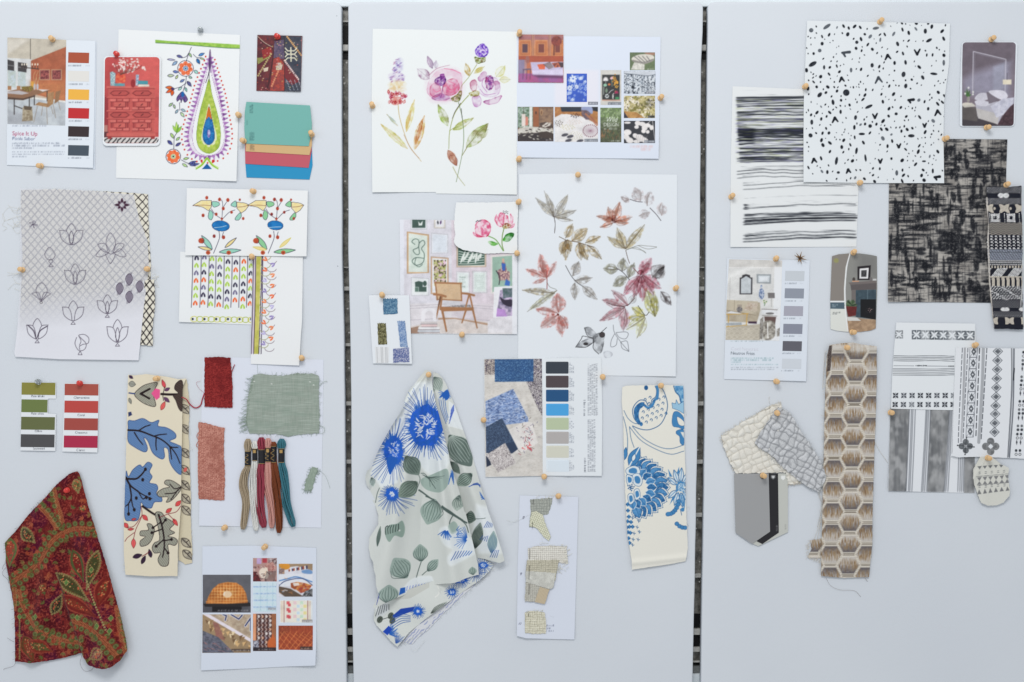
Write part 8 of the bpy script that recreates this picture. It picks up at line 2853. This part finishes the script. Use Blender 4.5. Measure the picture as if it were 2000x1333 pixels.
for j,y in enumerate((536,598)):
 for i in range(8):
  cx=135+i*56.5-j*3
  c=(INKB,GD2,(60,64,72),(120,124,130))[(i+j)%4 if i%3 else 0]
  for a in range(4):
   t=math.pi/4+a*math.pi/2
   s.leaf(cx+5*math.cos(t),y+5*math.sin(t),cx+26*math.cos(t),y+24*math.sin(t),13,c)
  for a in range(4):
   t=a*math.pi/2
   s.L([(cx,y),(cx+17*math.cos(t),y+20*math.sin(t))],1.6,GD2)
s.build('stripe_drawing',PAPER(),thick=.4,label='white sheet block-printed with rows of four-petal stamps and thin lines',cat='drawing')
ds_=Sheet([(546,206),(800,212),(1040,214),(1040,970),(900,962),(820,960),(680,955),(560,958),(506,946),(520,930),(530,600)],(228,231,235),3.4,.9,wav=.5,z=z23,jag=.3,lifts=[(1860,890,2.5,40)])
s=ds_
def dashed(x0,y0,x1,y1,w_,c,n_=16):
 for i in range(n_):
  t0,t1=i/n_,(i+.7)/n_
  s.L([(x0+(x1-x0)*t0,y0+(y1-y0)*t0),(x0+(x1-x0)*t1,y0+(y1-y0)*t1)],w_,c)
dashed(590,212,560,870,5,GD2)
dashed(628,212,594,840,5,GD2)
dashed(708,212,682,826,6,INKB,12)
dashed(758,212,718,846,6,GD2,14)
s.P([(600,212),(614,212),(594,700),(584,700)],(164,166,170))
s.L([(607,212),(604,420),(596,600),(580,850)],14,(170,172,176),a=.9,dry=.1)
s.L([(734,214),(728,420),(716,640),(702,856)],22,(164,167,171),a=.95)
for i in range(8):
 cy,cx,hh=236+i*78,668-i*3.6,38
 s.L([(cx-26,cy-hh),(cx+26,cy-hh),(cx+22,cy+hh),(cx-28,cy+hh)],2.4,GD2,sm=False,closed=True)
 for sx,sy in((-26,-hh),(26,-hh),(22,hh),(-28,hh)):
  s.L([(cx,cy),(cx+sx,cy+sy)],1.8,GD2)
 s.P([(cx,cy-32),(cx+20,cy),(cx,cy+32),(cx-19,cy)],(92,96,102),edge=(226,230,233))
 s.P([(cx,cy-7),(cx+7,cy),(cx,cy+7),(cx-7,cy)],(228,231,235))
for i in range(10):
 cy,cx,hh=234+i*62-(i>6)*6,834-i*2.6,27
 s.P([(cx,cy-hh),(cx+28,cy),(cx,cy+hh),(cx-30,cy)],(88,92,98),col2=(120,124,130),ts=3)
 s.L([(cx,cy-hh-5),(cx+32,cy),(cx,cy+hh+5),(cx-34,cy)],3,GD2,sm=False,closed=True)
 s.L([(cx,cy-hh+4),(cx+24,cy),(cx,cy+hh-4),(cx-26,cy)],4,(226,230,233),sm=False,closed=True)
for(cx,cy,R_,c)in((612,882,30,(84,88,92)),(784,884,36,(104,106,108))):
 for a in range(4):
  t=a*math.pi/2
  s.E(cx+R_*.95*math.cos(t),cy+R_*.95*math.sin(t),R_*.72,R_*.72,c,col2=tuple(v+30 for v in c),ts=3)
  if R_<33:
   s.E(cx+R_*1.9*math.cos(t+.1),cy+R_*1.9*math.sin(t+.1),5,5,(40,42,46))
   s.L([(cx,cy),(cx+R_*1.9*math.cos(t+.1),cy+R_*1.9*math.sin(t+.1))],2.4,(40,42,46))
 if R_>33:
  s.P([(cx-18,cy),(cx,cy-18),(cx+18,cy),(cx,cy+18)],(220,224,228))
s.L([(926,214),(926,500),(900,958)],5,GD2)
s.L([(944,214),(942,400),(936,640),(912,958)],9,(104,108,116))
s.L([(945,350),(940,430)],8,INKB)
s.L([(936,214),(932,500),(906,958)],2,GD2)
for i in range(13):
 y=240+i*56
 for k in range(2):
  x=1008-i*4.2-k*-26
  if i%3==2:
   s.P([(x,y-20),(x+6,y),(x,y+20),(x-6,y)],(70,72,78))
  else:
   s.E(x,y,9,10,(110,114,118)if i%2 else(60,64,70))
   s.E(x,y+26,10,10,(70,74,80))
   if i%2==0:
    s.E(x,y+26,6,6,(226,228,230))
s.build('stripe_drawing',PAPER(),thick=.4,label='sheet painted with columns of grey diamonds and two clover shapes, cut by the right edge',cat='drawing')
# little printed cloth
lp=Sheet([(712,955),(780,950),(810,970),(850,1005),(905,1030),(900,1100),(912,1185),(905,1220),(870,1266),(820,1286),(760,1288),(715,1268),(700,1230),(672,1150),(660,1100),(664,1040),(690,990)],(208,208,200),5.0,1.0,wav=.8,z=z23,jag=.4,hfun=folds((1929,886),[(-.55,.10,5),(-.1,.12,2),(.45,.12,5),(.9,.1,4)]))
s=lp
s.z=z23
for i in range(5):
 x=690+i*37
 s.P([(x,1020-i*3),(x+30,1016-i*2),(x+15,1040-i*3)],GG)
for i in range(6):
 x=688+i*38
 s.P([(x,1096-i*3),(x+32,1092-i*3),(x+16,1122-i*3),(x+32,1144-i*3),(x,1146-i*3),(x+16,1120-i*3)],(124,125,126),sm=False)
 s.P([(x+2,1212-i*5),(x+30,1208-i*5),(x+14,1176-i*4)],(118,119,120))
for y0 in(1066,1160):
 for i in range(5):
  x=700+i*42
  s.L([(x,y0-i*3-6),(x+10,y0-i*3-7)],4,GG)
  s.L([(x,y0-i*3+5),(x+10,y0-i*3+4)],4,GG)
s.L([(680,1090),(905,1070)],3,GG,dry=.4)
s.L([(690,1150),(905,1130)],3,GG,dry=.4)
s.build('printed_cloth',CLOTH(),thick=1.0,label='small off-white cloth with grey triangle bands gathered on a pin',cat='fabric')
o=tubes('stray_thread',[(strand([(1990,480),(1996,540),(1992,600),(1999,640)],[4,5,4,3]),.0009)],solid('pale_yarn',(206,206,206),.9),None,5)
tag(o,'pale yarn dangling down the right edge beside the woven band','thread')
# PINS
wood=solid('pale_birch',(222,184,134),.45,.4,.16,160)
steel=solid('pin_steel',(150,150,152),.3,.6,.05,50,metallic=.9)
redp=solid('red_plastic',(206,52,44),.25,.6,.05,100)
clearp=solid('clear_plastic',(214,220,224),.1,.6,.02,100,transmission=.75)
PROF={'wood':[(0,18.0),(3.6,18.0),(4.7,17.3),(4.9,16.4),(4.7,12.6),(4.2,12.0),(3.3,11.4),(3.0,8.0),(3.2,6.4),(4.2,5.8),(5.3,5.2),(5.6,4.4),(5.3,3.6),(4.0,3.3),(0,3.3)],'plast':[(0,15.0),(3.2,15.0),(4.6,14.4),(4.8,13.4),(4.2,12.6),(2.8,11.4),(2.3,8.5),(2.6,6.5),(4.6,5.2),(5.6,4.6),(5.6,3.8),(4.8,3.3),(0,3.3)]}
def lathe(name,prof,mat,parent,loc,ns=20):
 V,F=[],[]
 for(q,h_)in prof:
  for k in range(ns):
   a=2*math.pi*k/ns
   V.append((q*math.cos(a)/1000,-h_/1000,q*math.sin(a)/1000))
 m=len(prof)
 for i in range(m-1):
  for k in range(ns):
   k2=(k+1)%ns
   F.append((i*ns+k,(i+1)*ns+k,(i+1)*ns+k2,i*ns+k2))
 me=bpy.data.meshes.new(name)
 me.from_pydata(V,[],F)
 me.update()
 me.polygons.foreach_set('use_smooth',np.ones(len(F),bool))
 me.materials.append(mat)
 ob=bpy.data.objects.new(name,me)
 COL.objects.link(ob)
 ob.parent=parent
 ob.location=loc
 return ob
def pin_proto(kind):
 e_=bpy.data.objects.new('push_pin',None)
 e_.empty_display_size=.01
 COL.objects.link(e_)
 lathe('grip',PROF['wood' if kind=='wood' else 'plast'],{'wood':wood,'red':redp,'clear':clearp}[kind],e_,(0,0,0))
 lathe('needle',[(0,3.6),(.55,3.6),(.5,0),(.1,-6.0),(0,-6.5)],steel,e_,(0,0,0),8)
 return e_
PINS=[('wood',104,79,3,'at the top of the Spice It Up page'),('wood',82,325,3,'at the foot of the Spice It Up page'),('wood',467,226,2,'on the right edge of the paisley drop drawing'),('wood',478,277,4,'on the left side of the four fanned bright paint cards'),('wood',610,265,4,'on the right side of the four fanned bright paint cards'),('wood',497,375,4,'at the top of the berries drawing'),('wood',46,528,3,'on the left edge of the tracing paper'),('wood',289,526,4,'on the right edge of the tracing paper'),('wood',493,503,5,'between the berries drawing and the striped border sheet'),('wood',590,701,3,'at the foot of the striped border sheet'),('wood',310,739,6,'at the top of the cream embroidered oak leaf strip'),('wood',440,1030,1,'at the foot of the blank sheet with the skeins'),('wood',519,1067,1,'at the top of the collage with the rattan lamp'),('red',229,108,3,'holding the coral chest of drawers card'),('red',543,73,2,'at the top of the kilim photo'),('red',157,750,2,'at the top of the red paint strip'),('red',134,957,8,'in the dark red paisley cloth'),('clear',76,747,2,'at the top of the green paint strip'),('clear',392,60,1,'at the top of the paisley drop drawing'),('wood',728,209,1,'on the left edge of the rose watercolour'),('wood',1014,69,3,'at the top left of the sofa cutting'),('wood',1289,193,1,'on the right edge of the page of small pictures'),('wood',1013,313,2,'between the rose watercolour and the page of small pictures'),('wood',1129,342,1,'at the top of the leaf painting'),('wood',1012,396,4,'at the top right of the torn paper'),('wood',1010,496,4,'at the bottom right of the torn paper'),('wood',902,655,2,'under the cane armchair picture'),('wood',747,578,4,'at the top of the card of blue and olive samples'),('wood',838,732,12,'holding up the blue floral cloth'),('wood',1319,565,1,'on the right edge of the leaf painting'),('wood',1177,736,3,'on the right edge of the booklet'),('wood',944,821,1,'on the left edge of the booklet'),('wood',1063,931,2,'at the foot of the booklet'),('wood',1090,970,2,'at the top of the card of neutral weaves'),('wood',1290,754,4,'at the top of the blue and ivory strip'),('wood',1717,45,3,'at the top of the speckled sheet'),('wood',1571,171,4,'on the left edge of the speckled sheet'),('wood',1427,386,1,'on the left edge of the brush line sheet'),('wood',1678,358,4,'at the foot of the speckled sheet'),('wood',1843,273,4,'on the right edge of the speckled sheet'),('wood',1934,79,3,'at the top of the bedroom card'),('wood',1925,250,3,'at the foot of the bedroom card'),('wood',1963,363,5,'at the top of the black and white band'),('wood',1515,507,2,'at the top of the Neutros Frios page'),('wood',1666,495,2,'at the top of the fireplace card'),('wood',1515,745,2,'at the foot of the Neutros Frios page'),('wood',1663,649,2,'at the foot of the fireplace card'),('wood',1652,679,8,'at the top of the hexagon strip'),('wood',1516,806,7,'in the basketweave swatches'),('wood',1488,928,6,'at the top of the grey and black paint cards'),('wood',1738,806,3,'on the left edge of the washed stripe sheet'),('wood',1902,676,4,'at the top of the diamond column sheet'),('wood',1926,894,7,'holding the little triangle print cloth')]
protos={}
pr_=random.Random(17)
for(kind,px,py,hgt,where)in PINS:
 if kind not in protos:
  e_=pin_proto(kind)
  protos[kind]=e_
 else:
  src=protos[kind]
  e_=src.copy()
  COL.objects.link(e_)
  for ch in src.children:
   c_=ch.copy()
   COL.objects.link(c_)
   c_.parent=e_
 e_.location=W3(px,py,hgt-3)
 e_.rotation_euler=(math.radians(pr_.uniform(-11,5)),0,math.radians(pr_.uniform(-7,7)))
 e_['label']={'wood':'wooden push pin ','red':'red plastic push pin ','clear':'clear plastic push pin '}[kind]+where
 e_['category']='push pin'
 e_['group']={'wood':'wooden push pins','red':'red plastic push pins','clear':'clear push pins'}[kind]
 # dried star flower
sfm=solid('dried_petal',(150,120,84),.7,.2,.3,200)
e_=bpy.data.objects.new('dried_flower',None)
COL.objects.link(e_)
e_.location=W3(1561,505,3)
e_['_loc']=W3(1561,505,3)
tag(e_,'tiny dried brown star-shaped flower stuck above the Neutros Frios page','dried flower')
for(dx,dy,h_)in((2,-13,9),(-13,-6,8),(13,4,8),(-5,9,5),(3,12,5),(-9,-10,10),(8,-4,12)):
 p=np.array([W3(1561+dx*t,505+dy*t,3+h_*(t**.8))for t in(0,.3,.6,1)])
 tubes('petal',[(p,[.0012,.0014,.0008,.0001])],sfm,e_,6)
V,F=[],[]
for i in range(7):
 for k in range(10):
  a,b=2*math.pi*k/10,math.pi*i/6
  V.append((W3(1561,505,6)[0]+.0032*math.sin(b)*math.cos(a),W3(0,0,6)[1]+.003*math.cos(b),W3(0,505)[2]+.0032*math.sin(b)*math.sin(a)))
for i in range(6):
 for k in range(10):
  F.append((i*10+k,i*10+(k+1)%10,(i+1)*10+(k+1)%10,(i+1)*10+k))
mesh_obj('flower_centre',V,F,solid('dark_seed',(70,48,32),.8),e_)
for o_ in bpy.data.objects:
 if '_loc' in o_.keys():
  del o_['_loc']
